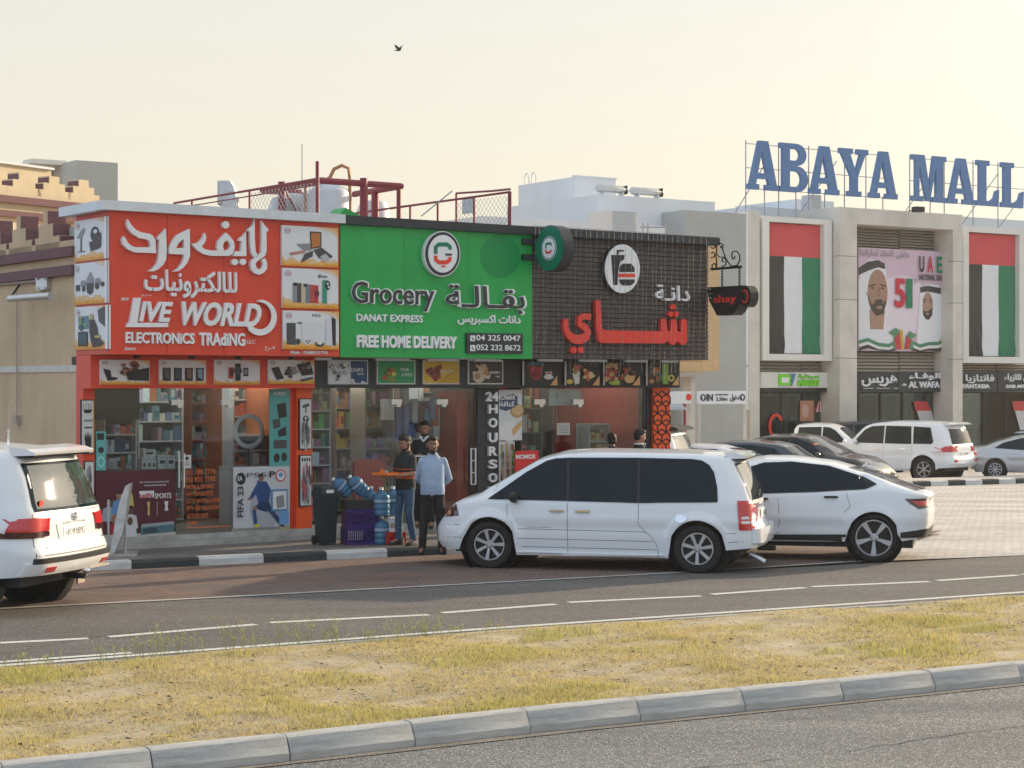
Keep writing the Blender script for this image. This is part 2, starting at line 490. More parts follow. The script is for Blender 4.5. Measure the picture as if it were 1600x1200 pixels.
# ================================================================= GROUND
EX = Vector((0.862, 0.507))
EN = Vector((-0.507, 0.862))
def ext(pts, a, b):
    """lengthen a ground polyline at both ends"""
    p = [Vector(q[:2]) for q in pts]
    d0 = (p[0]-p[1]).normalized(); d1 = (p[-1]-p[-2]).normalized()
    return ([p[0]+d0*a] if a else []) + p + ([p[-1]+d1*b] if b else [])
def resample(p, step):
    out = [p[0].copy()]; 
    for a, b in zip(p[:-1], p[1:]):
        n = max(1, int((b-a).length/step))
        out += [a+(b-a)*(i+1)/n for i in range(n)]
    return out
def shift(p, d):
    out = []
    for i in range(len(p)):
        t = (p[min(i+1, len(p)-1)]-p[max(i-1, 0)]).normalized()
        out.append(p[i]+Vector((-t.y, t.x))*d)
    return out
def strip_mesh(name, a, b, z, m, parent=None, rows=1, zf=None):
    mb = MB(); n = len(a)
    for r in range(rows+1):
        for i in range(n):
            q = a[i].lerp(b[i], r/rows)
            mb.v.append((q.x, q.y, z + (zf(q.x, q.y) if zf else 0)))
    for r in range(rows):
        for i in range(n-1):
            mb.face((r*n+i, r*n+i+1, (r+1)*n+i+1, (r+1)*n+i))
    return mb.build(name, m, parent)
def eval_at(p, t):
    L = 0
    for a, b in zip(p[:-1], p[1:]):
        l = (b-a).length
        if L+l >= t and l > 0: return a+(b-a)*(t-L)/l
        L += l
    return p[-1]
def plen(p): return sum((b-a).length for a, b in zip(p[:-1], p[1:]))

def nodes_mat(name):
    m = bpy.data.materials.new(name); m.use_nodes = True; M[name] = m
    return m, m.node_tree.nodes, m.node_tree.links, m.node_tree.nodes['Principled BSDF']
def ramp(n, l, src, stops):
    r = n.new('ShaderNodeValToRGB')
    e = r.color_ramp.elements
    e[0].position = stops[0][0]; e[0].color = (*stops[0][1], 1)
    e[1].position = stops[-1][0]; e[1].color = (*stops[-1][1], 1)
    for p, c in stops[1:-1]:
        k = e.new(p); k.color = (*c, 1)
    l.new(src, r.inputs[0]); return r.outputs[0]
def noise(n, l, vec, scale, detail=6, rough=0.6):
    z = n.new('ShaderNodeTexNoise'); z.inputs['Scale'].default_value = scale; z.inputs['Detail'].default_value = detail; z.inputs['Roughness'].default_value = rough
    l.new(vec, z.inputs['Vector']); return z.outputs[0]
def mixrgb(n, l, fac, a, b, mode='MIX'):
    x = n.new('ShaderNodeMix'); x.data_type = 'RGBA'; x.blend_type = mode
    if isinstance(fac, (int, float)): x.inputs[0].default_value = fac
    else: l.new(fac, x.inputs[0])
    for i, s in ((6, a), (7, b)):
        if isinstance(s, tuple): x.inputs[i].default_value = (*s, 1)
        else: l.new(s, x.inputs[i])
    return x.outputs[2]
def mapped(n, l, rot=0.0, sc3=(1, 1, 1)):
    tc = n.new('ShaderNodeTexCoord'); mp = n.new('ShaderNodeMapping')
    mp.inputs['Rotation'].default_value = (0, 0, rot); mp.inputs['Scale'].default_value = sc3
    l.new(tc.outputs['Object'], mp.inputs[0]); return mp.outputs[0]
ROT = -math.atan2(EX.y, EX.x)

def asphalt(name, base, stone, grain=140, tint=None):
    m, n, l, b = nodes_mat(name)
    v = mapped(n, l); vr = mapped(n, l, ROT, (0.12, 1.0, 1))
    vo = n.new('ShaderNodeTexVoronoi'); vo.inputs['Scale'].default_value = grain; l.new(v, vo.inputs['Vector'])
    st = n.new('ShaderNodeSeparateColor'); l.new(vo.outputs['Color'], st.inputs[0])
    c = ramp(n, l, st.outputs[0], [(0.0, tuple(x*0.45 for x in base)), (0.5, base), (0.80, base), (1.0, stone)])
    big = noise(n, l, vr, 0.9, 7, 0.65)
    c = mixrgb(n, l, 1.0, c, ramp(n, l, big, [(0.3, (0.72, 0.72, 0.72)), (0.7, (1.25, 1.22, 1.18))]), 'MULTIPLY')
    sm_ = n.new('ShaderNodeMapRange'); sm_.inputs[1].default_value = 0.56; sm_.inputs[2].default_value = 0.68; sm_.inputs[4].default_value = 0.55
    l.new(noise(n, l, mapped(n, l, ROT, (0.5, 1.4, 1)), 0.55, 8, 0.75), sm_.inputs[0])
    c = mixrgb(n, l, sm_.outputs[0], c, tuple(x*0.42 for x in base))
    med = noise(n, l, v, 9, 5, 0.7)
    c = mixrgb(n, l, 1.0, c, ramp(n, l, med, [(0.3, (0.85, 0.85, 0.85)), (0.7, (1.15, 1.15, 1.15))]), 'MULTIPLY')
    l.new(c, b.inputs['Base Color']); b.inputs['Roughness'].default_value = 0.82
    bp = n.new('ShaderNodeBump'); bp.inputs['Strength'].default_value = 0.8; bp.inputs['Distance'].default_value = 0.008
    l.new(vo.outputs['Distance'], bp.inputs['Height']); l.new(bp.outputs[0], b.inputs['Normal'])
asphalt('asphalt_near', (0.17, 0.175, 0.175), (0.55, 0.54, 0.52), 110)
asphalt('asphalt_far', (0.135, 0.124, 0.118), (0.27, 0.25, 0.23), 90)
def pavers(name, c1, c2, joint, rot, bw=0.2, bh=0.1, patch=None):
    m, n, l, b = nodes_mat(name)
    v = mapped(n, l, rot)
    br = n.new('ShaderNodeTexBrick'); br.inputs['Scale'].default_value = 1.0
    br.inputs['Brick Width'].default_value = bw; br.inputs['Row Height'].default_value = bh; br.inputs['Mortar Size'].default_value = 0.006
    br.inputs['Color1'].default_value = (*c1, 1); br.inputs['Color2'].default_value = (*c2, 1); br.inputs['Mortar'].default_value = (*joint, 1)
    l.new(v, br.inputs['Vector'])
    big = noise(n, l, mapped(n, l, rot, (0.35, 1, 1)), 0.8, 7, 0.65)
    c = mixrgb(n, l, 1.0, br.outputs[0], ramp(n, l, big, [(0.3, (0.62, 0.62, 0.64)), (0.7, (1.25, 1.2, 1.15))]), 'MULTIPLY')
    if patch:
        pn = noise(n, l, mapped(n, l, rot, (0.5, 1.6, 1)), 0.5, 6, 0.7)
        mr = n.new('ShaderNodeMapRange'); mr.inputs[1].default_value = 0.50; mr.inputs[2].default_value = 0.62; l.new(pn, mr.inputs[0])
        c = mixrgb(n, l, mr.outputs[0], c, mixrgb(n, l, 0.75, c, patch))
    l.new(c, b.inputs['Base Color']); b.inputs['Roughness'].default_value = 0.8
    bp = n.new('ShaderNodeBump'); bp.inputs['Strength'].default_value = 0.5; bp.inputs['Distance'].default_value = 0.01
    l.new(br.outputs['Fac'], bp.inputs['Height']); bp.invert = True; l.new(bp.outputs[0], b.inputs['Normal'])
pavers('brick_paving', (0.15, 0.105, 0.088), (0.22, 0.14, 0.11), (0.05, 0.045, 0.04), ROT+0.6, patch=(0.085, 0.08, 0.08))
pavers('lot_paving', (0.50, 0.475, 0.46), (0.62, 0.585, 0.56), (0.25, 0.23, 0.22), ROT)
pavers('walk_paving', (0.16, 0.155, 0.15), (0.21, 0.20, 0.19), (0.08, 0.08, 0.08), ROT)
def sandy(name, c1, c2, c3):
    m, n, l, b = nodes_mat(name)
    v = mapped(n, l)
    c = ramp(n, l, noise(n, l, v, 2.2, 8, 0.7), [(0.3, c1), (0.5, c2), (0.7, c3)])
    f = ramp(n, l, noise(n, l, v, 45, 5, 0.8), [(0.3, (0.65, 0.62, 0.6)), (0.7, (1.35, 1.32, 1.3))])
    c = mixrgb(n, l, 1.0, c, f, 'MULTIPLY')
    l.new(c, b.inputs['Base Color']); b.inputs['Roughness'].default_value = 0.95
    bp = n.new('ShaderNodeBump'); bp.inputs['Strength'].default_value = 0.9; bp.inputs['Distance'].default_value = 0.03
    l.new(noise(n, l, v, 30, 6, 0.75), bp.inputs['Height']); l.new(bp.outputs[0], b.inputs['Normal'])
sandy('median_soil', (0.27, 0.225, 0.15), (0.48, 0.41, 0.27), (0.62, 0.54, 0.40))
sandy('sand', (0.36, 0.31, 0.24), (0.42, 0.37, 0.29), (0.46, 0.41, 0.33))
def road_paint():
    m, n, l, b = nodes_mat('road_paint')
    v = mapped(n, l)
    mr = n.new('ShaderNodeMapRange'); mr.inputs[1].default_value = 0.35; mr.inputs[2].default_value = 0.5; l.new(noise(n, l, v, 25, 6, 0.8), mr.inputs[0])
    l.new(mixrgb(n, l, mr.outputs[0], (0.30, 0.29, 0.27), (0.66, 0.65, 0.60)), b.inputs['Base Color']); b.inputs['Roughness'].default_value = 0.7
road_paint()
def concrete(name, col, streak=0.5):
    m, n, l, b = nodes_mat(name)
    v = mapped(n, l, ROT, (0.6, 3.0, 5.0)); v2 = mapped(n, l)
    c = ramp(n, l, noise(n, l, v, 2.5, 8, 0.7), [(0.32, tuple(x*(1-streak) for x in col)), (0.6, col), (0.75, tuple(min(1, x*1.15) for x in col))])
    c = mixrgb(n, l, 1.0, c, ramp(n, l, noise(n, l, v2, 80, 4, 0.7), [(0.3, (0.85, 0.85, 0.85)), (0.7, (1.12, 1.12, 1.12))]), 'MULTIPLY')
    l.new(c, b.inputs['Base Color']); b.inputs['Roughness'].default_value = 0.88
    bp = n.new('ShaderNodeBump'); bp.inputs['Strength'].default_value = 0.4; bp.inputs['Distance'].default_value = 0.006
    l.new(noise(n, l, v2, 60, 5, 0.8), bp.inputs['Height']); l.new(bp.outputs[0], b.inputs['Normal'])
concrete('kerb_concrete', (0.50, 0.49, 0.46), 0.45)
concrete('kerb_white', (0.62, 0.64, 0.64), 0.4)
concrete('kerb_black', (0.045, 0.055, 0.06), 0.35)

sandy('gutter_dirt', (0.18, 0.17, 0.155), (0.24, 0.225, 0.20), (0.33, 0.31, 0.28))
# --- sheets
mb = MB()
ys = [-60, 0, 30, 50, 80, 200, 3000]
for a, b_ in zip(ys[:-1], ys[1:]):
    mb.quad((-3000, a, gz(a)-0.03), (3000, a, gz(a)-0.03), (3000, b_, gz(b_)-0.03), (-3000, b_, gz(b_)-0.03))
tag(mb.build('ground', 'sand'), kind='structure')

# lines measured on the ground
park = ext([G(0, 952), G(400, 931), G(800, 909.5), G(1050, 896), G(1320, 879)], 60, 0)
lot_front = ext([G(1320, 879), G(1600, 868)], 0, 60)
med_far = ext([G(0, 1046.5, 0.12), G(400, 1014, 0.12), G(800, 984, 0.12), G(1200, 957, 0.12), G(1600, 931.5, 0.12)], 50, 90)
ktop = [G(0, 1187.5, 0.17), G(370, 1152, 0.17), G(800, 1106, 0.17), G(985, 1088, 0.17), G(1310, 1058, 0.17), G(1600, 1030, 0.17)]
med_near = ext(ktop, 40, 60)
near_front = shift(med_near, -0.17)
def same_count(a, n=80):
    L = plen(a); return [eval_at(a, L*i/(n-1)) for i in range(n)]

# far carriageway: asphalt from the parking line to the median
A_ = same_count(park[:-1] + lot_front[1:], 90); B_ = same_count(med_far, 90)
tag(strip_mesh('road', same_count(shift(med_far, 0.02), 90), [a + EN*0 for a in A_], 0.0, 'asphalt_far'), kind='structure')
# near carriageway
tag(strip_mesh('near_road', shift(same_count(med_near, 60), -40), shift(same_count(med_near, 60), -0.12), 0.0, 'asphalt_near'), kind='structure')
# parking apron of clay pavers in front of the shops, bounded by the flush line
K0 = Vector(G(207, 875, 0.13)[:2]); K1 = Vector(G(543, 860, 0.13)[:2]); KD = (K1-K0).normalized(); KN = Vector((-KD.y, KD.x))
kerb_line = [K0-KD*60, K0, K1, K1+KD*5.0]
pa = same_count([p for p in park], 60)
kb = same_count([K0-KD*60, K0, K1, K1+KD*11.5], 60)
tag(strip_mesh('parking_apron', pa, [p+KN*0.1 for p in kb], 0.004, 'brick_paving'), kind='structure')
# flush line and the car park beyond
tag(strip_mesh('parking_edge_line', same_count(shift(park, -0.05), 60), same_count(shift(park, 0.06), 60), 0.009, 'kerb_concrete'), kind='structure')
lf = same_count(lot_front, 40)
back = [p + EN*75 for p in lf]
tag(strip_mesh('car_park', lf, back, 0.004, 'lot_paving', rows=30, zf=lambda x, y: gz(y)), kind='structure')
# strip joining the apron to the car park behind the parked cars
j0 = park[-1]; 
mb = MB(); q0 = kb[-1]+KN*0.1
qs = [(j0.x, j0.y), (j0+EN*75)[:2], (q0+KN*60)[:2], (q0.x, q0.y)]
nn_ = 24
for i in range(nn_):
    a0 = Vector(qs[0]).lerp(Vector(qs[1]), i/nn_); a1 = Vector(qs[0]).lerp(Vector(qs[1]), (i+1)/nn_)
    b0 = Vector(qs[3]).lerp(Vector(qs[2]), i/nn_); b1 = Vector(qs[3]).lerp(Vector(qs[2]), (i+1)/nn_)
    mb.quad((b0.x, b0.y, gz(b0.y)+.004), (a0.x, a0.y, gz(a0.y)+.004), (a1.x, a1.y, gz(a1.y)+.004), (b1.x, b1.y, gz(b1.y)+.004))
tag(mb.build('car_park', 'lot_paving'), kind='structure')

# painted lines
def line_between(p0, p1, wd, z=0.004, name='lane_marking'):
    a = Vector(G(*p0)[:2]); b = Vector(G(*p1)[:2]); t = (b-a).normalized(); nn = Vector((-t.y, t.x))*wd/2
    mb = MB(); mb.quad((a.x-nn.x, a.y-nn.y, z), (b.x-nn.x, b.y-nn.y, z), (b.x+nn.x, b.y+nn.y, z), (a.x+nn.x, a.y+nn.y, z))
    tag(mb.build(name, 'road_paint'), kind='structure')
for a, b_ in (((-160, 1018), (-40, 1009)), ((0, 1005), (138, 998)), ((170, 995.5), (400, 976)), ((422, 973.2), (670, 961)), ((690, 958), (868, 944.5)), ((888, 941.5), (1095, 931.5)),
              ((1112, 929), (1258, 918.5)), ((1268, 917), (1452, 909)), ((1465, 907.5), (1590, 899)), ((1598, 898), (1760, 888))):
    line_between(a, b_, 0.13)
ml = same_count(ext([G(0, 1042), G(400, 1011), G(800, 981), G(1200, 954), G(1600, 926.5)], 50, 90), 70)
tag(strip_mesh('edge_marking', ml, shift(ml, 0.12), 0.004, 'road_paint'), kind='structure')
line_between((-300, 1056.5), (205, 1020.5), 0.11, 0.005)

# cracks in the near road
def crack(pts, seed):
    r = random.Random(seed); p = [Vector(G(*q)[:2]) for q in pts]; p = resample(p, 0.12)
    mb = MB(); prev = None
    for i, q in enumerate(p):
        o = Vector((r.uniform(-.02, .02), r.uniform(-.02, .02))); wv = r.uniform(0.004, 0.014)
        a, b = q+o, q+o+EN*wv
        if prev: mb.quad((prev[0].x, prev[0].y, .004), (a.x, a.y, .004), (b.x, b.y, .004), (prev[1].x, prev[1].y, .004))
        prev = (a, b)
    tag(mb.build('road_crack', 'kerb_black'), kind='structure')
crack([(1320, 1176), (1480, 1150), (1700, 1122)], 3)
crack([(1050, 1205), (1180, 1192), (1230, 1186)], 5)
crack([(0, 1023), (60, 1012), (180, 990), (240, 985)], 8)

# --- median
tag(strip_mesh('median_soil', same_count(shift(med_near, -0.02), 120), same_count(shift(med_far, -0.02), 120), 0.13, 'median_soil', rows=24,
    zf=lambda x, y: 0.02*math.sin(x*1.7+y*2.1)*math.sin(y*1.3-x)), kind='structure')

# near kerb: one stone after another
def kerb_run(line, name, stone_len, prof, mats, parent_label=None, first=0.0, total=None, gap=0.008, start_black=0, zf=None):
    L = plen(line); par = bpy.data.objects.new(name, None); C.objects.link(par); tag(par, kind='structure')
    t = first; i = 0; rr = random.Random(4)
    while t+stone_len < L and (total is None or i < total):
        a = eval_at(line, t+gap/2); b = eval_at(line, t+stone_len-gap/2)
        d = (b-a); ll = d.length; ang = math.atan2(d.y, d.x)
        m = mats[(i+start_black) % len(mats)]
        key = (name, m, round(ll, 2))
        if key not in _TX:
            mb = MB(); n = len(prof); s_ = 0.004
            for x, ins in ((0, s_), (s_*1.5, 0), (ll-s_*1.5, 0), (ll, s_)):
                for (q, z) in prof:
                    cy = sum(p[0] for p in prof)/n; cz = sum(p[1] for p in prof)/n
                    mb.v.append((x, q+(cy-q)*ins*8, z+(cz-z)*ins*8))
            for k in range(3):
                for j in range(n):
                    j2 = (j+1) % n; mb.face((k*n+j, (k+1)*n+j, (k+1)*n+j2, k*n+j2))
            mb.face(list(range(n))); mb.face([3*n+j for j in range(n)][::-1])
            _TX[key] = mb.mesh('kerb_stone', m, smooth=True, ang=18)
        o = link('kerb_stone', _TX[key], par)
        o.location = (a.x, a.y, (zf(a.y) if zf else 0)+rr.uniform(-.003, .003)); o.rotation_euler = (0, 0, ang+rr.uniform(-.002, .002))
        t += stone_len; i += 1
    return par
big = [(-0.10, -0.1), (-0.10, 0.055), (-0.094, 0.064), (-0.055, 0.140), (-0.042, 0.157), (-0.022, 0.166), (0.0, 0.169), (0.075, 0.169), (0.085, 0.160), (0.085, -0.1)]
nl = shift(med_near, -0.085)
# line up one joint with the joint seen at px 985
tj = 0; best = 1e9; L_ = plen(nl); target = Vector(G(985, 1090, 0.17)[:2])
for k in range(4000):
    q = eval_at(nl, L_*k/4000)
    if (q-target).length < best: best = (q-target).length; tj = L_*k/4000
kerb_run(nl, 'near_kerb', 0.985, big, ['kerb_concrete'], first=(tj % 0.985) + 0.985*25, total=40)
sm_prof = [(0.0, 0.0-0.1), (-0.0, 0.115), (0.02, 0.13), (0.11, 0.13), (0.11, -0.1)]
kerb_run([p*1.0 for p in [q for q in shift(med_far, -0.0)]][::-1], 'median_back_kerb', 1.0, sm_prof, ['kerb_concrete'], first=60, total=60)
# mortar haunch under the near kerb
tag(strip_mesh('kerb_haunch', shift(same_count(med_near, 60), -0.30), shift(same_count(med_near, 60), -0.15), 0.006, 'gutter_dirt', zf=None), kind='structure')

# shop kerb, black and white, and pavement
pv = [(0.0, -0.1), (0.0, 0.09), (0.03, 0.13), (0.15, 0.13), (0.15, -0.1)]
kl = [K0-KD*1.98, K1+KD*9.5]
# white stones 160-250 / 340-422 / 503-583 px
kerb_run(kl, 'shop_kerb', 0.985, pv, ['kerb_black', 'kerb_white'], first=0.0, start_black=0)
SF = Frame(172, 27.8, 4900)     # shop front frame, sign face plane
walk_f = [K0-KD*14+KN*0.15, K0+KN*0.15, K1+KD*9.5+KN*0.15]
wf = same_count(walk_f, 30)
wb = [p + KN*9 for p in wf]
tag(strip_mesh('pavement', wf, wb, 0.131, 'walk_paving'), kind='structure')
mb = MB(); e0 = K1+KD*9.5; e1 = e0+KN*9
mb.quad((e0.x, e0.y, -.5), (e1.x, e1.y, -.5), (e1.x, e1.y, .131), (e0.x, e0.y, .131)); tag(mb.build('pavement_edge', 'kerb_concrete'), kind='structure')

# --- island kerb in the car park
ia = Vector(GL(1462, 760)[:2]); ib = Vector(GL(1600, 755.6)[:2]); idr = (ib-ia).normalized()
il = [ia-idr*6.2, ib+idr*8]
ipf = [(0.0, -0.1), (0.0, 0.13), (0.03, 0.16), (0.3, 0.16), (0.3, -0.1)]
kerb_run(il, 'island_kerb', 0.75, ipf, ['kerb_white', 'kerb_black'], first=0.0, start_black=0, zf=gz)
inn = Vector((-idr.y, idr.x))
mb = MB(); a, b_ = il[0]+inn*0.3, il[1]+inn*0.3; c_, d_ = b_+inn*2.0, a+inn*2.0
mb.quad((a.x, a.y, gz(a.y)+.15), (b_.x, b_.y, gz(b_.y)+.15), (c_.x, c_.y, gz(c_.y)+.15), (d_.x, d_.y, gz(d_.y)+.15))
tag(mb.build('traffic_island', 'lot_paving'), kind='structure')

# --- grass on the median
def add_blades(name, px_, py_, pz_, h, wdt, col, lean, seed, m):
    g = np.random.default_rng(seed); n = len(px_)
    a = g.uniform(0, 2*np.pi, n); la = g.uniform(0, 2*np.pi, n)
    dx, dy = np.cos(a)*wdt/2, np.sin(a)*wdt/2
    lx, ly = np.cos(la)*lean*h, np.sin(la)*lean*h
    hz = h*np.sqrt(np.clip(1-lean**2*0.7, 0.05, 1))
    V = np.empty((n, 5, 3), np.float32)
    V[:, 0] = np.stack([px_-dx, py_-dy, pz_], 1); V[:, 1] = np.stack([px_+dx, py_+dy, pz_], 1)
    V[:, 2] = np.stack([px_+dx*.7+lx*.35, py_+dy*.7+ly*.35, pz_+hz*.55], 1); V[:, 3] = np.stack([px_-dx*.7+lx*.35, py_-dy*.7+ly*.35, pz_+hz*.55], 1)
    V[:, 4] = np.stack([px_+lx, py_+ly, pz_+hz], 1)
    me = bpy.data.meshes.new(name)
    me.vertices.add(n*5); me.vertices.foreach_set('co', V.reshape(-1))
    base = np.arange(n)[:, None]*5
    q = base+np.array([[0, 1, 2, 3]]); t = base+np.array([[3, 2, 4]])
    loops = np.concatenate([q, t], 1).reshape(-1)
    me.loops.add(n*7); me.loops.foreach_set('vertex_index', loops.astype(np.int32))
    me.polygons.add(n*2)
    st = (np.arange(n)[:, None]*7+np.array([[0, 4]])).reshape(-1)
    me.polygons.foreach_set('loop_start', st.astype(np.int32))
    me.polygons.foreach_set('loop_total', np.tile([4, 3], n).astype(np.int32))
    ca = me.color_attributes.new('col', 'FLOAT_COLOR', 'CORNER')
    cc = np.concatenate([col, np.ones((n, 1))], 1).astype(np.float32)
    ca.data.foreach_set('color', np.repeat(cc, 7, axis=0).reshape(-1))
    me.materials.append(M[m]); me.update(); me.validate()
    return link(name, me)
mat('grass', (1, 1, 1), 0.75, var=0.1, attr=True)
def grass_trans():
    m = M['grass']; n, l = m.node_tree.nodes, m.node_tree.links
    b = n['Principled BSDF']; out = [x for x in n if x.type == 'OUTPUT_MATERIAL'][0]
    tr = n.new('ShaderNodeBsdfTranslucent'); src = b.inputs['Base Color'].links[0].from_socket
    l.new(src, tr.inputs[0]); mx = n.new('ShaderNodeMixShader'); mx.inputs[0].default_value = 0.35
    l.new(b.outputs[0], mx.inputs[1]); l.new(tr.outputs[0], mx.inputs[2]); l.new(mx.outputs[0], out.inputs[0])
grass_trans()
g = np.random.default_rng(7)
def noise2(x, y, sc_, seed):
    s = np.zeros_like(x); r = np.random.default_rng(seed)
    for k in range(7):
        a = r.uniform(0, 2*np.pi); f = sc_*r.uniform(0.5, 2.2); p = r.uniform(0, 6.28)
        s += np.sin((x*np.cos(a)+y*np.sin(a))*f+p + 1.5*np.sin((x*np.sin(a)-y*np.cos(a))*f*.6+p))
    return s/7
N = 400000
fa = same_count(med_far, 200); na = same_count(med_near, 200)
# only the stretch near the picture
t = g.uniform(0.0, 1.0, N*3); s_ = g.uniform(0.0, 1.0, N*3)
fx = np.array([p.x for p in fa]); fy = np.array([p.y for p in fa]); nx = np.array([p.x for p in na]); ny = np.array([p.y for p in na])
ti = t*199
X = np.interp(ti, np.arange(200), fx)*(s_)+np.interp(ti, np.arange(200), nx)*(1-s_)
Y = np.interp(ti, np.arange(200), fy)*(s_)+np.interp(ti, np.arange(200), ny)*(1-s_)
vis = (np.abs(X/np.maximum(Y, 1)) < 0.36) & (Y > 9)
X, Y, s_ = X[vis], Y[vis], s_[vis]
# thicken: resample around kept points until N
k = g.integers(0, len(X), N)
X = X[k]+g.normal(0, .06, N); Y = Y[k]+g.normal(0, .06, N); S = np.clip(s_[k], 0.03, 0.965)
dn = noise2(X, Y, 2.2, 3)*0.8+noise2(X, Y, 7, 4)*0.5+noise2(X, Y, 22, 5)*0.6
green = noise2(X, Y, 1.5, 9)*0.7+noise2(X, Y, 5.0, 12)*.5
pxl = X/Y*FPX+800
prob = np.clip(0.80+dn*0.9-np.clip((pxl-800)/2400, -0.1, 0.33), 0.10, 1.0)
keep = g.uniform(0, 1, N) < prob
# keep clear of both kerbs
keep &= (s_[k] > 0.0)
X, Y, S, dn, green = X[keep], Y[keep], S[keep], dn[keep], green[keep]
# distance to kerb lines (project on local road normal)
def dist_to(line, X, Y):
    P0 = np.array([[p.x, p.y] for p in line]); best = np.full(len(X), 1e9)
    for a, b in zip(P0[:-1], P0[1:]):
        d = b-a; nrm = np.array([-d[1], d[0]])/np.hypot(*d)
        tt = ((X-a[0])*d[0]+(Y-a[1])*d[1])/(d@d)
        dd = (X-a[0])*nrm[0]+(Y-a[1])*nrm[1]
        ok = (tt > -0.02) & (tt < 1.02)
        best = np.where(ok & (np.abs(dd) < np.abs(best)), dd, best)
    return best
dnr = dist_to(med_near, X, Y); dfr = dist_to(med_far, X, Y)
keep = (dnr > 0.02) & (dfr < -0.12)
X, Y, S, dn, green = X[keep], Y[keep], S[keep], dn[keep], green[keep]
n = len(X)
gr = np.clip((green+0.05)*1.9, 0, 1)
straw = np.array([0.72, 0.61, 0.24]); dry = np.array([0.60, 0.48, 0.27]); grn = np.array([0.50, 0.49, 0.12]); dk = np.array([0.20, 0.17, 0.10])
u = g.uniform(0, 1, (n, 1))
col = straw*u+dry*(1-u)
col = col*(1-gr[:, None]*0.6)+grn*gr[:, None]*0.6
dkm = (g.uniform(0, 1, (n, 1)) < 0.10); col = np.where(dkm, dk, col)
col *= g.uniform(0.75, 1.2, (n, 1))
h = g.uniform(0.012, 0.045, n)*(0.8+gr*0.9+0.7*np.clip(noise2(X, Y, 14, 31), 0, 1)); lean = np.clip(g.uniform(0.3, 1.15, n)-gr*0.3, 0.1, 1.1)
zz = 0.13+0.02*np.sin(X*1.7+Y*2.1)*np.sin(Y*1.3-X)-0.004
tag(add_blades('grass', X, Y, zz, h, g.uniform(0.003, 0.007, n), col, lean, 21, 'grass'), kind='stuff')

# dry leaves, twigs and small stones lying in the grass
gl = np.random.default_rng(44); mb = MB(); idx = gl.integers(0, n, 2600)
for i in idx:
    x_, y_, z_ = X[i]+gl.normal(0, .05), Y[i]+gl.normal(0, .05), .145; a = gl.uniform(0, 6.28); q = gl.uniform(.008, .03); w2 = q*gl.uniform(.25, .8)
    mb.col = [(.10, .07, .05), (.06, .05, .04), (.34, .20, .11), (.55, .50, .42), (.42, .16, .06)][int(gl.choice([0, 0, 1, 1, 2, 3, 4] if i % 9 == 0 else [0, 1, 2, 3]))]
    c_, s2 = math.cos(a), math.sin(a); t_ = gl.uniform(0, .015)
    mb.quad((x_-c_*q, y_-s2*q, z_), (x_+s2*w2, y_-c_*w2, z_+t_), (x_+c_*q, y_+s2*q, z_+.004), (x_-s2*w2, y_+c_*w2, z_+t_*.5))
tag(mb.build('leaf_litter', 'grass'), kind='stuff')
# taller weeds at the back edge of the median: each its own plant
r = random.Random(5)
weeds = [(20, 1040, .16), (75, 1036, .14), (170, 1028, .2), (225, 1022, .26), (258, 1018, .34), (290, 1016, .18), (362, 1010, .38), (390, 1007, .16), (450, 1004, .3), (490, 1000, .34),
         (512, 1002, .15), (560, 999, .18), (598, 996, .2), (640, 992, .28), (662, 990, .22), (700, 988, .12), (760, 984, .12)]
words = ['leftmost', 'low wispy', 'pale', 'slender', 'bushy', 'short', 'tallest', 'small', 'dense', 'tall leaning', 'stubby', 'thin', 'sparse', 'feathery', 'ragged', 'tiny', 'last small']
where = ['by the left edge of the picture', 'left of the white second line end', 'below the second lane dash', 'beside the end of the short edge line', 'just right of the short edge line', 'below the long lane dash',
         'below the gap between lane dashes', 'right of the tallest weed', 'below the third lane dash', 'in front of the shop crates', 'right of the tall leaning weed', 'left of the standing men',
         'in front of the standing men', 'in front of the minivan nose', 'in front of the minivan front wheel', 'right of the minivan front wheel', 'in front of the minivan doors']
for (px, py, hh), wd_, wh in zip(weeds, words, where):
    X0, Y0, _ = G(px, py, 0.13)
    p0 = Vector((X0, Y0)); p0 -= EN*0.12
    mb = MB()
    for s in range(int(6+hh*40)):
        a = r.uniform(0, 6.28); hgt = hh*r.uniform(.5, 1); ln = r.uniform(.1, .55)*hgt
        bx, by = p0.x+r.uniform(-.16, .16)*(.5+hh*2), p0.y+r.uniform(-.06, .06)
        ex, ey = bx+math.cos(a)*ln, by+math.sin(a)*ln
        mb.col = tuple(c*r.uniform(.8, 1.1) for c in (0.40, 0.42, 0.16))
        mb.tube([(bx, by, .12), ((bx*.6+ex*.4), (by*.6+ey*.4), .12+hgt*.6), (ex, ey, .12+hgt)], [.0022, .0018, .001], 3, False)
        for q in range(4):
            t_ = r.uniform(.3, 1); lx, ly, lz = bx+(ex-bx)*t_**1.5, by+(ey-by)*t_**1.5, .12+hgt*t_; b2 = r.uniform(0, 6.28); l2 = r.uniform(.012, .035)
            mb.quad((lx, ly, lz), (lx+math.cos(b2)*l2*.5, ly+math.sin(b2)*l2*.5, lz+.004), (lx+math.cos(b2)*l2, ly+math.sin(b2)*l2, lz+l2*.6), (lx+math.cos(b2)*l2*.4, ly+math.sin(b2)*l2*.4, lz+l2*.5))
    o = mb.build('weed', 'grass')
    tag(o, wd_+' green weed at the median back edge '+wh, 'weed', 'weeds along the back edge of the median')
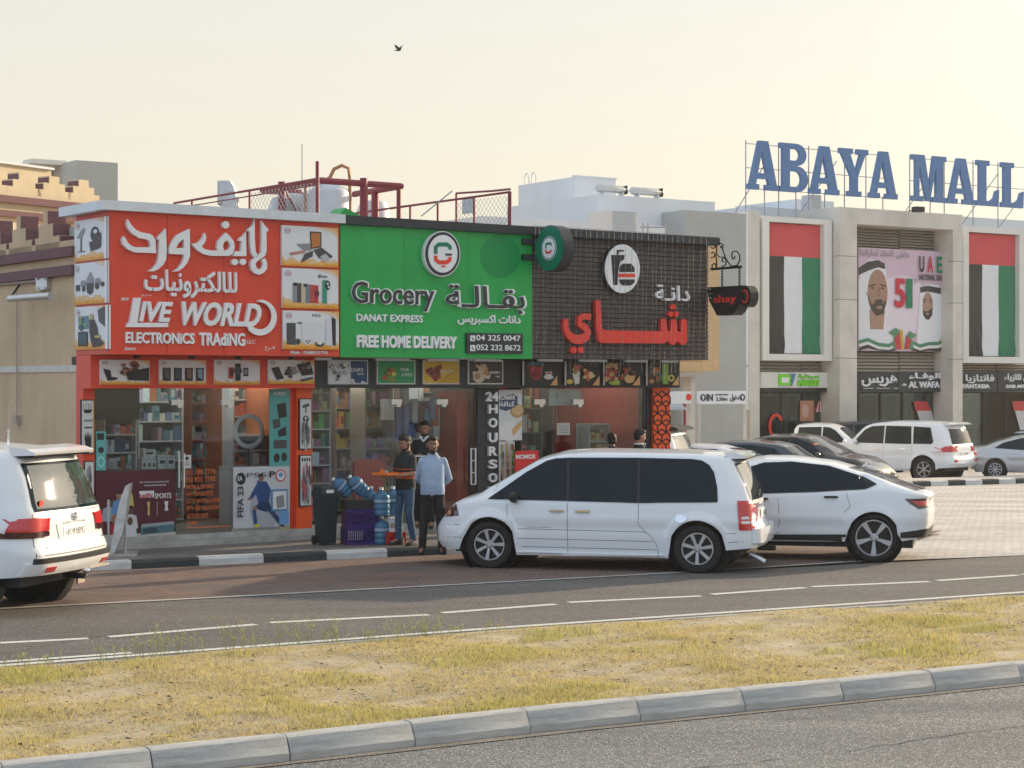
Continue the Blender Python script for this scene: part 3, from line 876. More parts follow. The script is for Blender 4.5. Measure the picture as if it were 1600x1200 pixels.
# ================================================================= BACKGROUND BUILDINGS
def wall_box(fr, px0, px1, pyt, v, depth, zb=None, pref=None):
    """box whose front face spans px0..px1 with its top at photo height pyt (measured at pref)"""
    u0, u1 = fr.U(px0, v), fr.U(px1, v)
    zt = fr.Z(px0 if pref is None else pref, pyt, v)
    return (u0, u1, v, v+depth, -0.9 if zb is None else zb, zt)

# --- beige crenellated house behind, far left
LB = Frame(143, 42, 2800)
hb = LB.thing('crenellated_house', 'cream house with stepped battlements and plum bands behind the corner shop', 'house', LB.U(0), 0, 0)
uL, uR = LB.U(-160), LB.U(143)
def zb_(px, py, v=0.0): return LB.Z(px, py, v)
MB().box(uL, uR, 0, 12, -0.2, zb_(0, 300)).build('wall', 'cream_wall', hb)
MB().box(uL-.1, uR+.1, -0.12, 0.3, zb_(0, 316), zb_(0, 305)).build('band', 'plum_trim', hb)
MB().box(uL-.1, uR+.05, -0.10, 0.3, zb_(0, 338), zb_(0, 328)).build('band', 'plum_trim', hb)
zt = zb_(0, 300); stp = (zb_(40, 262)-zb_(40, 296))/3
for k, pc in enumerate((-15, 38, 85, 131)):
    uc = LB.U(pc); sw = 0.26
    poly = []
    for i in range(3):
        hw = sw*(3.6-i*1.25)/2
        poly += [(hw, i), (hw, i+1)]
    poly = [(uc+a, zt+b*stp) for a, b in poly]+[(uc-a, zt+b*stp) for a, b in poly[::-1]]
    mo = MB().prism(poly, 0.0, 0.35).build('merlon', 'cream_wall', hb)
    for i in range(3):
        hw = sw*(3.6-i*1.25)/2
        MB().box(uc-hw-.02, uc-hw+.005, 0.02, 0.33, zt+i*stp, zt+(i+1)*stp-.03).build('end_panel', 'plum_trim', mo)
f = MB().box(LB.U(2), LB.U(19), -0.05, 0.05, zb_(2, 381), zb_(2, 346)).build('window', 'mall_frame', hb)
MB().box(LB.U(4), LB.U(11), -0.07, -0.05, zb_(2, 379), zb_(2, 349)).build('pane', 'tint_glass', f)

B2 = Frame(118, 62, 5200)
gb = B2.thing('grey_house', 'plain grey flat-roofed house block on the far left skyline', 'house', 0, 0, -0.5)
MB().box(0, B2.U(184), 0, 8, -.5, B2.Z(118, 250)).build('wall', 'grey_wall', gb)
MB().box(B2.U(60, 2.0), -0.02, 2.0, 9, -.5, B2.Z(60, 256, 2.0)).build('wall', 'grey_wall', gb)
d = MB(); c_ = (B2.U(112), 1.5, B2.Z(118, 250)+.05); d.box(c_[0]-.9, c_[0]+.3, 1.2, 2.0, c_[2]-.1, c_[2]+.05); d.build('roof_slab', 'mall_frame', gb)
B3 = Frame(80, 52, 2600)
hb3 = B3.thing('pale_house', 'pale house with sloping parapet at the upper left corner', 'house', 0, 0, -.4)
MB().box(B3.U(-150), B3.U(80), 0, 9, -.4, B3.Z(80, 266)).build('wall', 'cream_wall', hb3)
MB().box(B3.U(-150), B3.U(81), -.1, .2, B3.Z(80, 266), B3.Z(80, 262.5)).build('coping', 'white_trim', hb3)

# --- the single storey block with the three shops, beige flank with battlements
VS, VL, VG = 0.0, 0.68, 0.95
UE = SF.U(1107, 0)               # right end of the signs
VSIDE = SF.V(119, 0)             # back end of the red side panel
ZR = SF.Z(540, 336.5, -0.12)     # top of the roof edge
blk = SF.thing('shop_block', 'single storey shop row with beige flank wall and plum bands', 'building', 0, 1.2, 0)
side = lambda px: SF.V(px, 0)
sz = lambda px, py: SF.Zs(px, py, 0)
vback = side(-60)
fl = MB(); fl.box(0.02, 0.25, VSIDE+0.002, vback+8, -0.1, sz(60, 382)); fl.build('flank_wall', 'beige_wall', blk)
MB().box(0.25, UE-.05, 8.5, vback+8, -0.1, ZR-.35).build('rear_wall', 'beige_wall', blk)
MB().box(0.252, UE-.02, 1.2, 8.5, ZR-.45, ZR-.22).build('roof', 'grey_wall', blk)
for a, b_ in ((400, 385.5), (427.5, 414.5)):
    z1 = (sz(0, a)+sz(116, b_))/2; z0 = z1-15/3000*30
    MB().box(-0.07, 0.02, VSIDE+.01, vback+8, z0, z1).build('band', 'plum_trim', blk)
zt = sz(47, 394)
for pc in (-38, 6, 46, 89):      # right foot of every battlement
    v1 = side(pc+1.5); st = 0.205
    poly = [(v1, zt), (v1, zt+.19), (v1+.02, zt+.19), (v1+.02, zt+.20), (v1+.20, zt+.20), (v1+.20, zt+.40), (v1+.40, zt+.40), (v1+.40, zt+.60), (v1+.62, zt+.60), (v1+.62, zt+.40), (v1+.8, zt+.40), (v1+.8, zt+.2), (v1+.94, zt+.2), (v1+.94, zt)]
    mb = MB(); mb.prism(poly, 0, 0.25)
    mb.v = [(0.02+b2*1.0, a2, c2) for (a2, b2, c2) in mb.v]
    mb.f = [f_[::-1] for f_ in mb.f]
    mo = mb.build('merlon', 'cream_wall' if pc < 0 else 'beige_wall', blk)
    MB().box(0.03, .26, v1-.02, v1+.001, zt+.0, zt+.19).build('end_panel', 'plum_trim', mo)
    MB().box(0.0, .28, v1+.16, v1+.199, zt+.2, zt+.395).build('end_panel', 'plum_trim', mo)
    MB().box(0.0, .28, v1+.36, v1+.399, zt+.4, zt+.595).build('end_panel', 'plum_trim', mo)

# conduit, bracket and tube lamp on the flank
wl = SF.thing('wall_lamp', 'grey tube lamp on a bent arm on the beige flank wall', 'lamp', 0, side(80), sz(80, 465))
x_ = -0.32
lp = [(x_, side(46), sz(46, 467.5)), (x_, side(111), sz(111, 463))]
MB().tube([(x_, side(46), lp[0][2]), (x_, side(111), lp[1][2])], .055, 12).build('lamp_tube', 'steel', wl, True)
MB().tube([(-.03, side(33), sz(33, 446)), (-.06, side(34), sz(34, 448)), (x_, side(46), lp[0][2])], .018, 8).build('arm', 'black_metal', wl, True)
cn = SF.thing('conduit', 'thin conduit running down the beige flank wall to a small box', 'conduit', 0, side(29), sz(29, 660))
MB().tube([(-.03, side(-40), sz(-40, 447.5)), (-.03, side(60), sz(60, 439.5))], .02, 6).build('pipe', 'gate_beige', cn)
MB().tube([(-.03, side(29), sz(29, 446)), (-.03, side(29), sz(29, 650))], .012, 6).build('pipe', 'gate_beige', cn)
MB().box(-.07, .02, side(31), side(26), sz(28, 662), sz(28, 649)).build('junction_box', 'gate_beige', cn)
bk = MB(); bk.box(-.05, .02, side(78), side(61), sz(70, 453), sz(70, 433))
for a in (63, 75):
    for b_ in (435, 449): bk.box(-.08, -.05, side(a+2), side(a), sz(a, b_+3), sz(a, b_))
tag(bk.build('bracket_plate', 'steel'), 'square bolted steel plate above the tube lamp on the beige wall', 'bracket'); o = C.objects['bracket_plate']
o.location = SF.W(0, 0, 0); o.rotation_euler = (0, 0, SF.a)

# --- white buildings in the middle distance
WF = Frame(898, 62, 5400)
wb_ = WF.thing('white_villa', 'tall blank white villa block on the skyline between shops and mall', 'building', 0, 0, -0.5)
vl = WF.V(810, 0)
MB().box(0, WF.U(962), 0, vl, -.5, WF.Z(898, 276)).build('wall', 'white_wall', wb_)
for px in (815, 819, 829, 833):
    pass
ld = MB()
for k in (0, 1):
    b0 = vl-0.3-k*.42
    ld.tube([(0.05, b0, WF.Z(898, 276)-.3), (0.05, b0, WF.Z(898, 276)+.25), (.05, b0-.08, WF.Z(898, 276)+.36), (.05, b0-.18, WF.Z(898, 276)+.36), (.05, b0-.26, WF.Z(898, 276)+.25), (.05, b0-.26, WF.Z(898, 276)-.3)], .018, 5)
ld.build('ladder', 'galvanised', wb_)
MB().box(-.03, WF.U(962)+.03, -.03, .12, WF.Z(898, 276), WF.Z(898, 276)+.05).build('coping', 'white_wall', wb_)
WF2 = Frame(935, 57, 5400)
w2 = WF2.thing('white_house', 'low white house block with two roof water heaters behind the tea shop', 'building', 0, 0, -0.5)
MB().box(0, WF2.U(1117), 0, 5.0, -.4, WF2.Z(935, 303.5)).build('wall', 'white_wall', w2)
MB().box(WF2.U(752, -2.0), WF2.U(1040, -2.0), -2.0, -0.01, -.4, WF2.Z(940, 348, -2.0)).build('wall', 'white_wall', w2)
MB().box(WF2.U(1072, -1.2), WF2.U(1166, -1.2), -1.2, -0.01, -.4, WF2.Z(1072, 328, -1.2)).build('wall', 'grey_wall', w2)
for (a, b_, yt, yb, nm) in ((932, 980, 294, 306, 'left'), (986, 1035, 298, 310, 'right')):
    va = 2.0
    z1, z0 = WF2.Z(a, yt, va), WF2.Z(a, yb, va); rr = (z1-z0)/2
    t = WF2.thing('water_heater', nm+' of the two silver solar cylinders on the white house roof', 'water heater', WF2.U(a, va), va, z0, group='roof water heaters')
    u0, u1 = WF2.U(a, va), WF2.U(b_, va)
    MB().lathe([(0, 0), (rr*.8, 0), (rr, .04), (rr, u1-u0-.04), (rr*.8, u1-u0), (0, u1-u0)], (u0, va, z0+rr+.12), 'x', 20).build('cylinder', 'steel', t, True)
    for q in (u0+.2, u1-.25): MB().box(q, q+.04, va-rr, va+rr, WF2.Z(935, 303.5), z0+.16).build('cradle', 'galvanised', t)
    MB().box(u1-.12, u1-.08, va-rr-.01, va+rr, z0+.1, z1+.13).build('strap', 'black_metal', t)
AF = Frame(955, 50, 5400)
ac = AF.thing('air_conditioner', 'white rooftop cooling unit with slatted face above the tea shop sign', 'air conditioner', 0, 0, AF.Z(955, 362))
u1 = AF.U(996); z0, z1 = AF.Z(955, 362), AF.Z(955, 328)
MB().box(0, u1, 0, 1.0, z0-1.3, z1).build('casing', 'mall_frame', ac)
for i in range(14):
    z = z0+(z1-z0)*(i+.2)/14
    MB().box(.05, u1-.04, -.035, 0, z, z+(z1-z0)/14*.55).build('slat', 'white_trim', ac)
# low parapet wall and its posts right of the unit
pw = AF.thing('roof_pipework', 'short posts and rail on the white roof beside the cooling unit', 'railing', AF.U(1000), 0, AF.Z(955, 362))
for px in (1022, 1030, 1058): MB().tube([(AF.U(px), .5, AF.Z(px, 366)), (AF.U(px), .5, AF.Z(px, 346))], .025, 6).build('post', 'truss_metal', pw)
MB().tube([(AF.U(1018), .5, AF.Z(1018, 353)), (AF.U(1064), .5, AF.Z(1064, 353))], .02, 6).build('rail', 'truss_metal', pw)

# pale block directly left of the mall and the ochre one behind the tea shop
PF = Frame(1104, 62, 5400)
pb = PF.thing('pale_block', 'pale blue-grey flank building between the hanging cup sign and the mall', 'building', 0, 0, -.5)
u0, u1 = PF.U(1060, 1), PF.U(1169, 1)
MB().prism([(u0, -.5), (u1, -.5), (u1, PF.Z(1169, 331, 1)), (u0, PF.Z(1060, 355, 1))], 1, 7).build('wall', 'white_wall', pb)
for a, b_ in ((1124, 1146), (1152, 1168)):
    MB().box(PF.U(a, 1), PF.U(b_, 1), .96, 1.0, PF.Z(a, 574, 1), PF.Z(a, 570, 1)).build('ledge', 'grey_wall', pb)
wn = MB().box(PF.U(1113, 1), PF.U(1146, 1), .93, 1.0, PF.Z(1113, 514, 1), PF.Z(1113, 452, 1)).build('window', 'mall_frame', pb)
MB().box(PF.U(1115, 1), PF.U(1144, 1), .90, .93, PF.Z(1113, 511, 1), PF.Z(1113, 455, 1)).build('pane', 'clear_glass', wn)
OF_ = Frame(1100, 50, 5400)
ob = OF_.thing('ochre_porch', 'ochre porch wall showing behind the right end of the tea shop', 'building', 0, 0, -.4)
MB().box(OF_.U(1098), OF_.U(1123.5), 0, 1.2, OF_.Z(1100, 580), OF_.Z(1100, 376)).build('wall', 'ochre_wall', ob)
MB().box(OF_.U(1040), OF_.U(1098)-.003, 0.0, 1.2, OF_.Z(1100, 581), OF_.Z(1100, 566)).build('beam', 'ochre_wall', ob)
MB().box(OF_.U(1040), OF_.U(1094), -.15, 1.0, OF_.Z(1094, 589), OF_.Z(1094, 582)).build('cornice', 'gate_beige', ob)
MB().box(OF_.U(1083), OF_.U(1090), .1, .45, -.5, OF_.Z(1085, 589)).build('column', 'mall_stone', ob)
GW = Frame(1040, 60, 5400)
gw = GW.thing('garden_wall', 'plain beige boundary wall below the entry sign', 'wall', 0, 0, -.5)
MB().box(GW.U(1030), GW.U(1172), 0, .3, -.6, GW.Z(1060, 642)).build('wall', 'gate_beige', gw)
MB().box(GW.U(1030), GW.U(1172), -.04, .34, GW.Z(1060, 642), GW.Z(1060, 639)).build('coping', 'mall_stone', gw)
MB().tube([(GW.U(1092), -.05, GW.Z(1092, 662)), (GW.U(1128), -.05, GW.Z(1128, 652))], .03, 6).build('rail', 'black_metal', gw)
# ================================================================= THE MALL
MF = Frame(1170, 70, 5470)
def mU(px, v=0.0): return MF.U(px, v)
def mZ(py, v=0.0, px=1330): return MF.Z(px, py, v)
ml_ = MF.thing('mall', 'two storey stone-clad mall with tall framed bays and roof lettering', 'building', 0, 0, -.7)
VPO_, VF_, VW_ = -0.7, -0.35, 0.25       # portal, flag frames, window plane
MB().box(0.3, mU(1760), 1.6, 22, 2.25, mZ(345, 1.6)).build('body', 'grey_wall', ml_); MB().box(0.3, mU(1760), 4.4, 22, -.8, 2.245).build('body', 'grey_wall', ml_)
# corner pillar and the wall edge
def zz(px, py, v): return MF.Z(px, py, v)
MB().box(mU(1170, -.3), mU(1187, -.3), -.3, 1.6, -.8, zz(1170, 329, -.3)).build('pillar', 'mall_stone', ml_)
MB().box(mU(1187, 0), mU(1760, 0), 0.9, 1.62, zz(1187, 350, 0)+.35, zz(1187, 333, 0)).build('parapet', 'mall_stone', ml_)
def louvres(px0, px1, y0, y1, v, n):
    u0, u1 = mU(px0, v), mU(px1, v); z1, z0 = zz(px0, y0, v), zz(px0, y1, v)
    MB().box(u0, u1, v+.08, v+.3, z0, z1).build('louvre_backing', 'charcoal', ml_)
    h = (z1-z0)/n
    for i in range(n):
        mb = MB(); z = z0+i*h
        k = 0
        mb.v = [(u0, v, z+.02), (u1, v, z+.02), (u1, v+.07, z+h*.75), (u0, v+.07, z+h*.75), (u0, v+.02, z), (u1, v+.02, z), (u1, v+.09, z+h*.7), (u0, v+.09, z+h*.7)]
        for q in ((0, 1, 2, 3), (7, 6, 5, 4), (0, 4, 5, 1), (3, 2, 6, 7)): mb.face(q)
        mb.build('louvre', 'louver_metal', ml_)
def pane(px0, px1, y0, y1, v, m='clear_glass', fr_m='black_metal', rows=()):
    u0, u1 = mU(px0, v), mU(px1, v); z1, z0 = zz(px0, y0, v), zz(px0, y1, v)
    f = MB(); t = .05
    f.box(u0, u0+t, v-.03, v+.06, z0, z1); f.box(u1-t, u1, v-.03, v+.06, z0, z1); f.box(u0+t, u1-t, v-.03, v+.06, z1-t, z1); f.box(u0+t, u1-t, v-.03, v+.06, z0, z0+t)
    for r_ in rows: zr = z0+(z1-z0)*r_; f.box(u0+t, u1-t, v-.03, v+.06, zr-.02, zr+.02)
    fo = f.build('window_frame', fr_m, ml_)
    MB().box(u0+t, u1-t, v, v+.02, z0+t, z1-t).build('pane', m, fo)
# bay 1 and bay 3: flag frames
def flag_bay(o0, o1, i0, i1, oy0, oy1, iy0, iy1, name):
    v = VF_
    u0, u1, a0, a1 = mU(o0, v), mU(o1, v), mU(i0, v), mU(i1, v)
    z1, z0, c1, c0 = zz(o0, oy0, v), zz(o0, oy1, v), zz(i0, iy0, v), zz(i0, iy1, v)
    MB().box(u0, a0, v, v+.9, z0, z1).build('frame_member', 'mall_frame', ml_)
    MB().box(a1, u1, v, v+.9, z0, z1).build('frame_member', 'mall_frame', ml_)
    MB().box(a0, a1, v, v+.9, c1, z1).build('frame_member', 'mall_frame', ml_)
    MB().box(a0, a1, v, v+.9, z0, c0).build('frame_member', 'mall_frame', ml_)
    MB().box(a0, a1, v+.55, v+.85, c0, c1).build('frame_backing', 'grey_wall', ml_)
    return a0, a1, c0, c1, v
def flag(a0, a1, c0, c1, v, label, seed):
    r = random.Random(seed)
    t = MF.thing('flag_banner', label, 'flag', a0, v+.2, c0, group='national flags hung on the mall front')
    rs = c1-(c1-c0)*0.255
    def cloth(x0, x1, z0, z1, col, name, wr):
        mb = MB(); mb.col = col; nx_, nz_ = 18, 40
        for j in range(nz_+1):
            for i in range(nx_+1):
                x = x0+(x1-x0)*i/nx_; z = z0+(z1-z0)*j/nz_
                fold = wr*max(0, 1-(z-c0)/1.4)
                mb.v.append((x, v+.22+.012*math.sin(x*5+z*2)+fold*.06*math.sin((x-a0)*16+(z-c0)*5+seed), z))
        for j in range(nz_):
            for i in range(nx_):
                k = j*(nx_+1)+i; mb.face((k, k+1, k+nx_+2, k+nx_+1))
        mb.build(name, 'cloth_flag', t, True)
    w3 = (a1-a0-.06)/3
    cloth(a0+.03, a1-.03, rs, c1-.03, (0.60, 0.085, 0.095), 'red_stripe', 0)
    cloth(a0+.03, a0+.03+w3, c0+.03, rs, (0.05, 0.048, 0.046), 'black_stripe', 1.0)
    cloth(a0+.03+w3, a0+.03+2*w3, c0+.03, rs, (0.70, 0.71, 0.73), 'white_stripe', .25)
    cloth(a0+.03+2*w3, a1-.03, c0+.03, rs, (0.03, 0.20, 0.105), 'green_stripe', .8)
b1 = flag_bay(1192, 1300, 1202, 1288, 337, 563, 346, 553, 'a')
flag(*b1, 'large national flag hung vertically left of the portrait billboard', 1)
b2 = flag_bay(1505, 1606, 1514, 1593, 352, 567, 362, 557, 'b')
flag(*b2, 'large national flag hung vertically right of the portrait billboard', 2)
louvres(1186, 1193, 350, 381, VW_, 6); louvres(1297, 1316, 352, 383, VW_, 6); louvres(1499, 1506, 364, 392, VW_, 6)
pane(1186, 1192.5, 382, 549, VW_, rows=(.25, .5, .8)); pane(1298, 1315, 384, 549, VW_, rows=(.25, .64, .82)); pane(1498.5, 1505.5, 393, 552, VW_, rows=(.3, .6))
louvres(1187, 1252, 549, 581, VW_, 6); louvres(1253.5, 1316, 549, 581, VW_, 6)
louvres(1340, 1405, 352, 389, VW_, 8); louvres(1406.5, 1476, 354, 390, VW_, 8)
louvres(1340, 1405, 549, 581, VW_, 6); louvres(1406.5, 1476, 549, 581, VW_, 6)
louvres(1505, 1557, 566, 583, VW_, 4); louvres(1558.5, 1640, 567, 583, VW_, 4)
# portal round the billboard
v = VPO_
pu0, pu1 = mU(1312, v), mU(1504, v); pz = zz(1312, 323, v)
i0, i1, iz = mU(1339, v), mU(1489, v), zz(1338, 350, v)
MB().box(pu0, i0, v, 1.7, -.8, pz).build('pillar', 'mall_stone', ml_)
MB().box(i1, pu1, v, 1.7, -.8, pz).build('pillar', 'mall_stone', ml_)
MB().box(i0, i1, v, 1.7, iz, pz).build('lintel', 'mall_stone', ml_)
# groove lines on pillars
for zc in (zz(1312, 468, v), zz(1312, 560, v), zz(1312, 400, v)):
    MB().box(pu0-.004, i0+.004, v-.004, v+.3, zc, zc+.02).build('joint', 'seam', ml_)
    MB().box(i1-.004, pu1+.004, v-.004, v+.3, zc, zc+.02).build('joint', 'seam', ml_)
# floodlight on the portal
fll = MF.thing('floodlight', 'small black floodlight on the top edge of the mall portal', 'lamp', mU(1418, v), v-.6, pz)
MB().box(mU(1411, v), mU(1423, v), v-.75, v-.45, pz-.08, pz+.12).build('housing', 'black_metal', fll)
MB().tube([(mU(1417, v), v-.5, pz), (mU(1426, v), v+.2, pz+.05), (mU(1428, v), v+.4, pz)], .02, 5).build('arm', 'black_metal', fll)

# billboard
bz1, bz0 = zz(1340, 386.5, 0), zz(1340, 548, 0)
bu0, bu1 = mU(1340, 0), mU(1474.5, 0)
bb = MF.thing('billboard', 'pink national day billboard with two robed men and number 51', 'billboard', bu0, 0, bz0)
BW, BH = bu1-bu0, bz1-bz0
def bp(pts): return [(bu0+x*BW, bz1-y*BH) for x, y in pts]      # normalised, y down
mb = MB(); mb.col = (0.62, 0.46, 0.56); mb.box(bu0, bu1, -.05, 0.05, bz0, bz1); mb.build('board', 'print', bb)
def ell(cx, cy, rx, ry, n=24, a0=0, a1=360): return [(cx+rx*math.cos(R(a0+(a1-a0)*i/n)), cy+ry*math.sin(R(a0+(a1-a0)*i/n))) for i in range(n+(0 if a1-a0 == 360 else 1))]
pl = MB(); lay = [0]
def P_(col, pts, lift=None):
    lay[0] += 1; pl.col = col; pl.flat(bp(pts), -.051-lay[0]*.0012)
P_((.74, .62, .70), ell(.5, .55, .32, .30)); P_((.74, .66, .73), ell(.35, .75, .3, .22))
# left man: white headcloth, black cord, beard
P_((.72, .73, .76), [(.0, .98), (.0, .35), (.03, .18), (.12, .11), (.24, .12), (.31, .22), (.335, .38), (.33, .60), (.31, .74), (.40, .82), (.44, .98)])
P_((.36, .21, .15), ell(.215, .43, .115, .225)); P_((.38, .23, .17), [(.12, .6), (.30, .6), (.28, .79), (.13, .79)])
P_((.04, .04, .045), [(.0, .20), (.10, .135), (.22, .115), (.295, .145), (.30, .20), (.22, .185), (.10, .225), (.0, .27)])
P_((.05, .04, .04), [(.08, .42), (.115, .50), (.14, .60), (.20, .66), (.28, .64), (.31, .55), (.31, .50), (.27, .54), (.245, .50), (.19, .53), (.15, .55), (.11, .46)])
P_((.33, .19, .14), ell(.235, .575, .035, .018)); P_((.05, .04, .04), [(.175, .525), (.20, .50), (.255, .495), (.285, .52), (.25, .525), (.2, .53)])
P_((.05, .04, .04), [(.115, .365), (.19, .345), (.19, .36), (.12, .378)]); P_((.05, .04, .04), [(.24, .345), (.31, .36), (.305, .372), (.24, .36)])
P_((.04, .03, .03), ell(.155, .388, .018, .009)); P_((.04, .03, .03), ell(.27, .388, .018, .009))
P_((.29, .16, .11), [(.215, .38), (.235, .38), (.25, .465), (.205, .47)])
# right man
P_((.73, .74, .77), [(.66, .98), (.68, .70), (.70, .45), (.72, .36), (.80, .33), (.92, .34), (.97, .42), (.985, .62), (.99, .98)])
P_((.40, .25, .18), ell(.795, .545, .062, .135)); P_((.04, .04, .045), [(.705, .365), (.79, .345), (.95, .365), (.95, .425), (.79, .405), (.71, .42)])
P_((.05, .04, .04), [(.735, .58), (.76, .60), (.80, .60), (.845, .56), (.85, .63), (.81, .685), (.77, .68), (.74, .64)]); P_((.38, .22, .16), ell(.79, .625, .02, .01))
P_((.05, .04, .04), [(.735, .485), (.775, .475), (.775, .487), (.737, .495)]); P_((.05, .04, .04), [(.805, .475), (.845, .487), (.845, .497), (.805, .487)])
P_((.04, .03, .03), ell(.757, .508, .012, .008)); P_((.04, .03, .03), ell(.825, .508, .012, .008))
P_((.55, .42, .20), [(.95, .85), (.985, .76), (.99, .98), (.90, .98)])
# striped ribbons along the foot
for k, (c_, o_) in enumerate((((0.05, .22, .12), 0.0), ((.72, .72, .72), .035), ((.03, .03, .03), .065))):
    P_(c_, [(.0, .90+o_), (.10, .875+o_), (.22, .92+o_), (.34, .93+o_), (.42, .89+o_), (.42, .925+o_), (.34, .965+o_*.6), (.22, .955+o_*.6), (.10, .91+o_), (.0, .935+o_)])
    P_(c_, [(.60, .89+o_), (.70, .93+o_), (.80, .905+o_), (.92, .90+o_), (1., .87+o_), (1., .905+o_), (.92, .935+o_), (.80, .94+o_*.8), (.70, .965+o_*.6), (.60, .925+o_)])
P_((0.08, .25, .13), [(.33, .82), (.42, .77), (.46, .80), (.42, .98), (.38, .98), (.40, .85)]); P_((0.08, .25, .13), [(.66, .84), (.58, .80), (.55, .84), (.58, .98), (.63, .98), (.60, .88)])
P_((.5, .03, .05), [(.40, .88), (.47, .80), (.49, .98), (.42, .98)]); P_((.5, .03, .05), [(.52, .98), (.54, .84), (.60, .90), (.56, .98)]); P_((.5, .4, .03), [(.46, .78), (.50, .80), (.51, .98), (.48, .98)])
pl.build('picture', 'print', bb)
vb = -.112
def bt(s, x0, x1, y0, y1, m, bold=0.0, name='lettering'): return text(s, bu0+x0*BW, bu0+x1*BW, bz1-y1*BH, bz1-y0*BH, vb, .01, m, bb, bold, 0, False, name)
mat('bb_red', (.55, .02, .05), .5, var=0); mat('bb_green', (0, .20, .09), .5, var=0); mat('bb_black', (.03, .03, .03), .5, var=0); mat('bb_grey', (.25, .25, .26), .5, var=0)
bt(arabic('عاش اتحاد اماراتنا'), -.0+.005, .57, .015, .095, 'bb_grey')
bt('5', .40, .525, .285, .575, 'bb_red', .03); bt('1', .535, .605, .285, .575, 'bb_green', .03); bt('TH', .62, .66, .285, .325, 'bb_grey')
bt('U', .685, .745, .055, .215, 'bb_black', .02); bt('A', .785, .85, .055, .215, 'bb_red', .02); bt('E', .895, .955, .055, .215, 'bb_green', .02)
bt('NATIONAL DAY', .685, .965, .235, .295, 'bb_black', .02)

# ground floor: sign bands, shop windows and interiors
def storefront(px0, px1, panes, seed):
    v = .35
    u0, u1 = mU(px0, v), mU(px1, v); zt_ = zz(px0, 613, v); zb = -.75
    n = panes; wd = (u1-u0)/n
    for i in range(n):
        f = MB(); a, b = u0+i*wd, u0+(i+1)*wd; t = .04
        f.box(a, a+t, v-.03, v+.05, zb, zt_); f.box(b-t, b-.001, v-.03, v+.05, zb, zt_); f.box(a+t, b-t, v-.03, v+.05, zt_-t, zt_); f.box(a+t, b-t, v-.03, v+.05, zb, zb+.12)
        fo = f.build('window_frame', 'black_metal', ml_)
        MB().box(a+t, b-t, v, v+.02, zb+.12, zt_-t).build('pane', 'mall_glass', fo)
    MB().box(u0, u1, v+.1, v+4, zb-.05, zb+.02).build('shop_floor', 'tile_floor', ml_)
    MB().box(u0, u1, v+3.9, v+4.0, zb, zt_+.3).build('shop_wall', 'interior_dark', ml_)
    MB().box(u0, u1, v+.1, v+3.9, zt_+.02, zt_+.12).build('shop_ceiling', 'interior_wall', ml_)
    r = random.Random(seed)
    mb = MB()
    for k in range(26):
        mb.col = r.choice([(.75, .70, .62), (.12, .2, .2), (.45, .07, .07), (.08, .30, .24), (.8, .8, .8), (.45, .40, .32)])
        x = r.uniform(u0+.2, u1-.4); y = v+r.uniform(.6, 3.4); h = r.uniform(.5, 1.7)
        mb.box(x, x+r.uniform(.12, .5), y, y+.2, zb, zb+h)
    mb.build('display', 'goods', ml_)
storefront(1187, 1317, 4, 1); storefront(1340, 1477, 4, 2); storefront(1500, 1640, 4, 3)
MB().box(mU(1187, .3), mU(1760, .3), .9, 1.7, -.75+2.9, zz(1187, 350, .3)+.4).build('upper_wall', 'mall_stone', ml_)
def shop_band(px0, px1, y0, y1, m, label):
    v = -.02; u0, u1 = mU(px0, v), mU(px1, v); z1, z0 = zz(px0, y0, v), zz(px0, y1, v)
    t = MF.thing('shop_sign', label, 'sign', u0, v, z0, group='shop signs along the mall ground floor')
    MB().box(u0, u1, v, v+.5, z0, z1).build('panel', m, t)
    return t, u0, u1, z0, z1, v
t, u0, u1, z0, z1, v = shop_band(1188, 1316.5, 581.5, 606, 'mall_frame', 'white shop sign with lime green market logo under the left flag')
MB().box(u0, u1, -.0, .4, zz(1188, 613, 0), z0-.003).build('header', 'charcoal', ml_)
def st(s, p0, p1, y0, y1, m, tt, bold=0.0, dep=.06, split=False): return text(s, mU(p0, -.02), mU(p1, -.02), zz(p0, y1, -.02), zz(p0, y0, -.02), -.02, dep, m, tt, bold, 0, split, 'lettering')
MB().box(mU(1216, v), mU(1233, v), v-.08, v, zz(1216, 602, v), zz(1216, 585, v)).build('logo_tile', 'lime_letter', t)
MB().box(mU(1219, v), mU(1230, v), v-.09, v-.08, zz(1216, 598, v), zz(1216, 590, v)).build('logo_panel', 'white_letter', t)
st('7', 1233, 1242, 584, 603, 'blue_letter', t, .05)
st(arabic('صيدلية'.replace('ص', 'س')), 1246, 1279, 584, 592, 'lime_letter', t, .03); st('MARKET', 1246, 1280, 593.5, 603, 'lime_letter', t, .06)
t, u0, u1, z0, z1, v = shop_band(1340, 1402, 580.5, 612, 'slate', 'dark shop sign with white Arabic script below the billboard, left half')
st(arabic('هريس'), 1345, 1401, 586, 604, 'white_letter', t, .02); st('www . harees . ae', 1347, 1402, 605.5, 607.5, 'white_letter', t)
t, u0, u1, z0, z1, v = shop_band(1403.5, 1476.5, 580.5, 612, 'slate', 'dark shop sign reading AL WAFA below the billboard, right half')
st(arabic('الوفـاء'), 1419, 1468, 582, 594, 'white_letter', t, .02); st('AL WAFA', 1419, 1467, 596, 606, 'white_letter', t, .02); st('abb', 1409, 1415, 599, 603, 'white_letter', t)
t, u0, u1, z0, z1, v = shop_band(1500, 1558, 581, 612, 'slate', 'dark shop sign reading FANTASIA under the right flag')
st(arabic('فانتازيا'), 1508, 1552, 585, 599, 'white_letter', t, .01); st('FANTASIA', 1503, 1545, 600, 607, 'white_letter', t, .02)
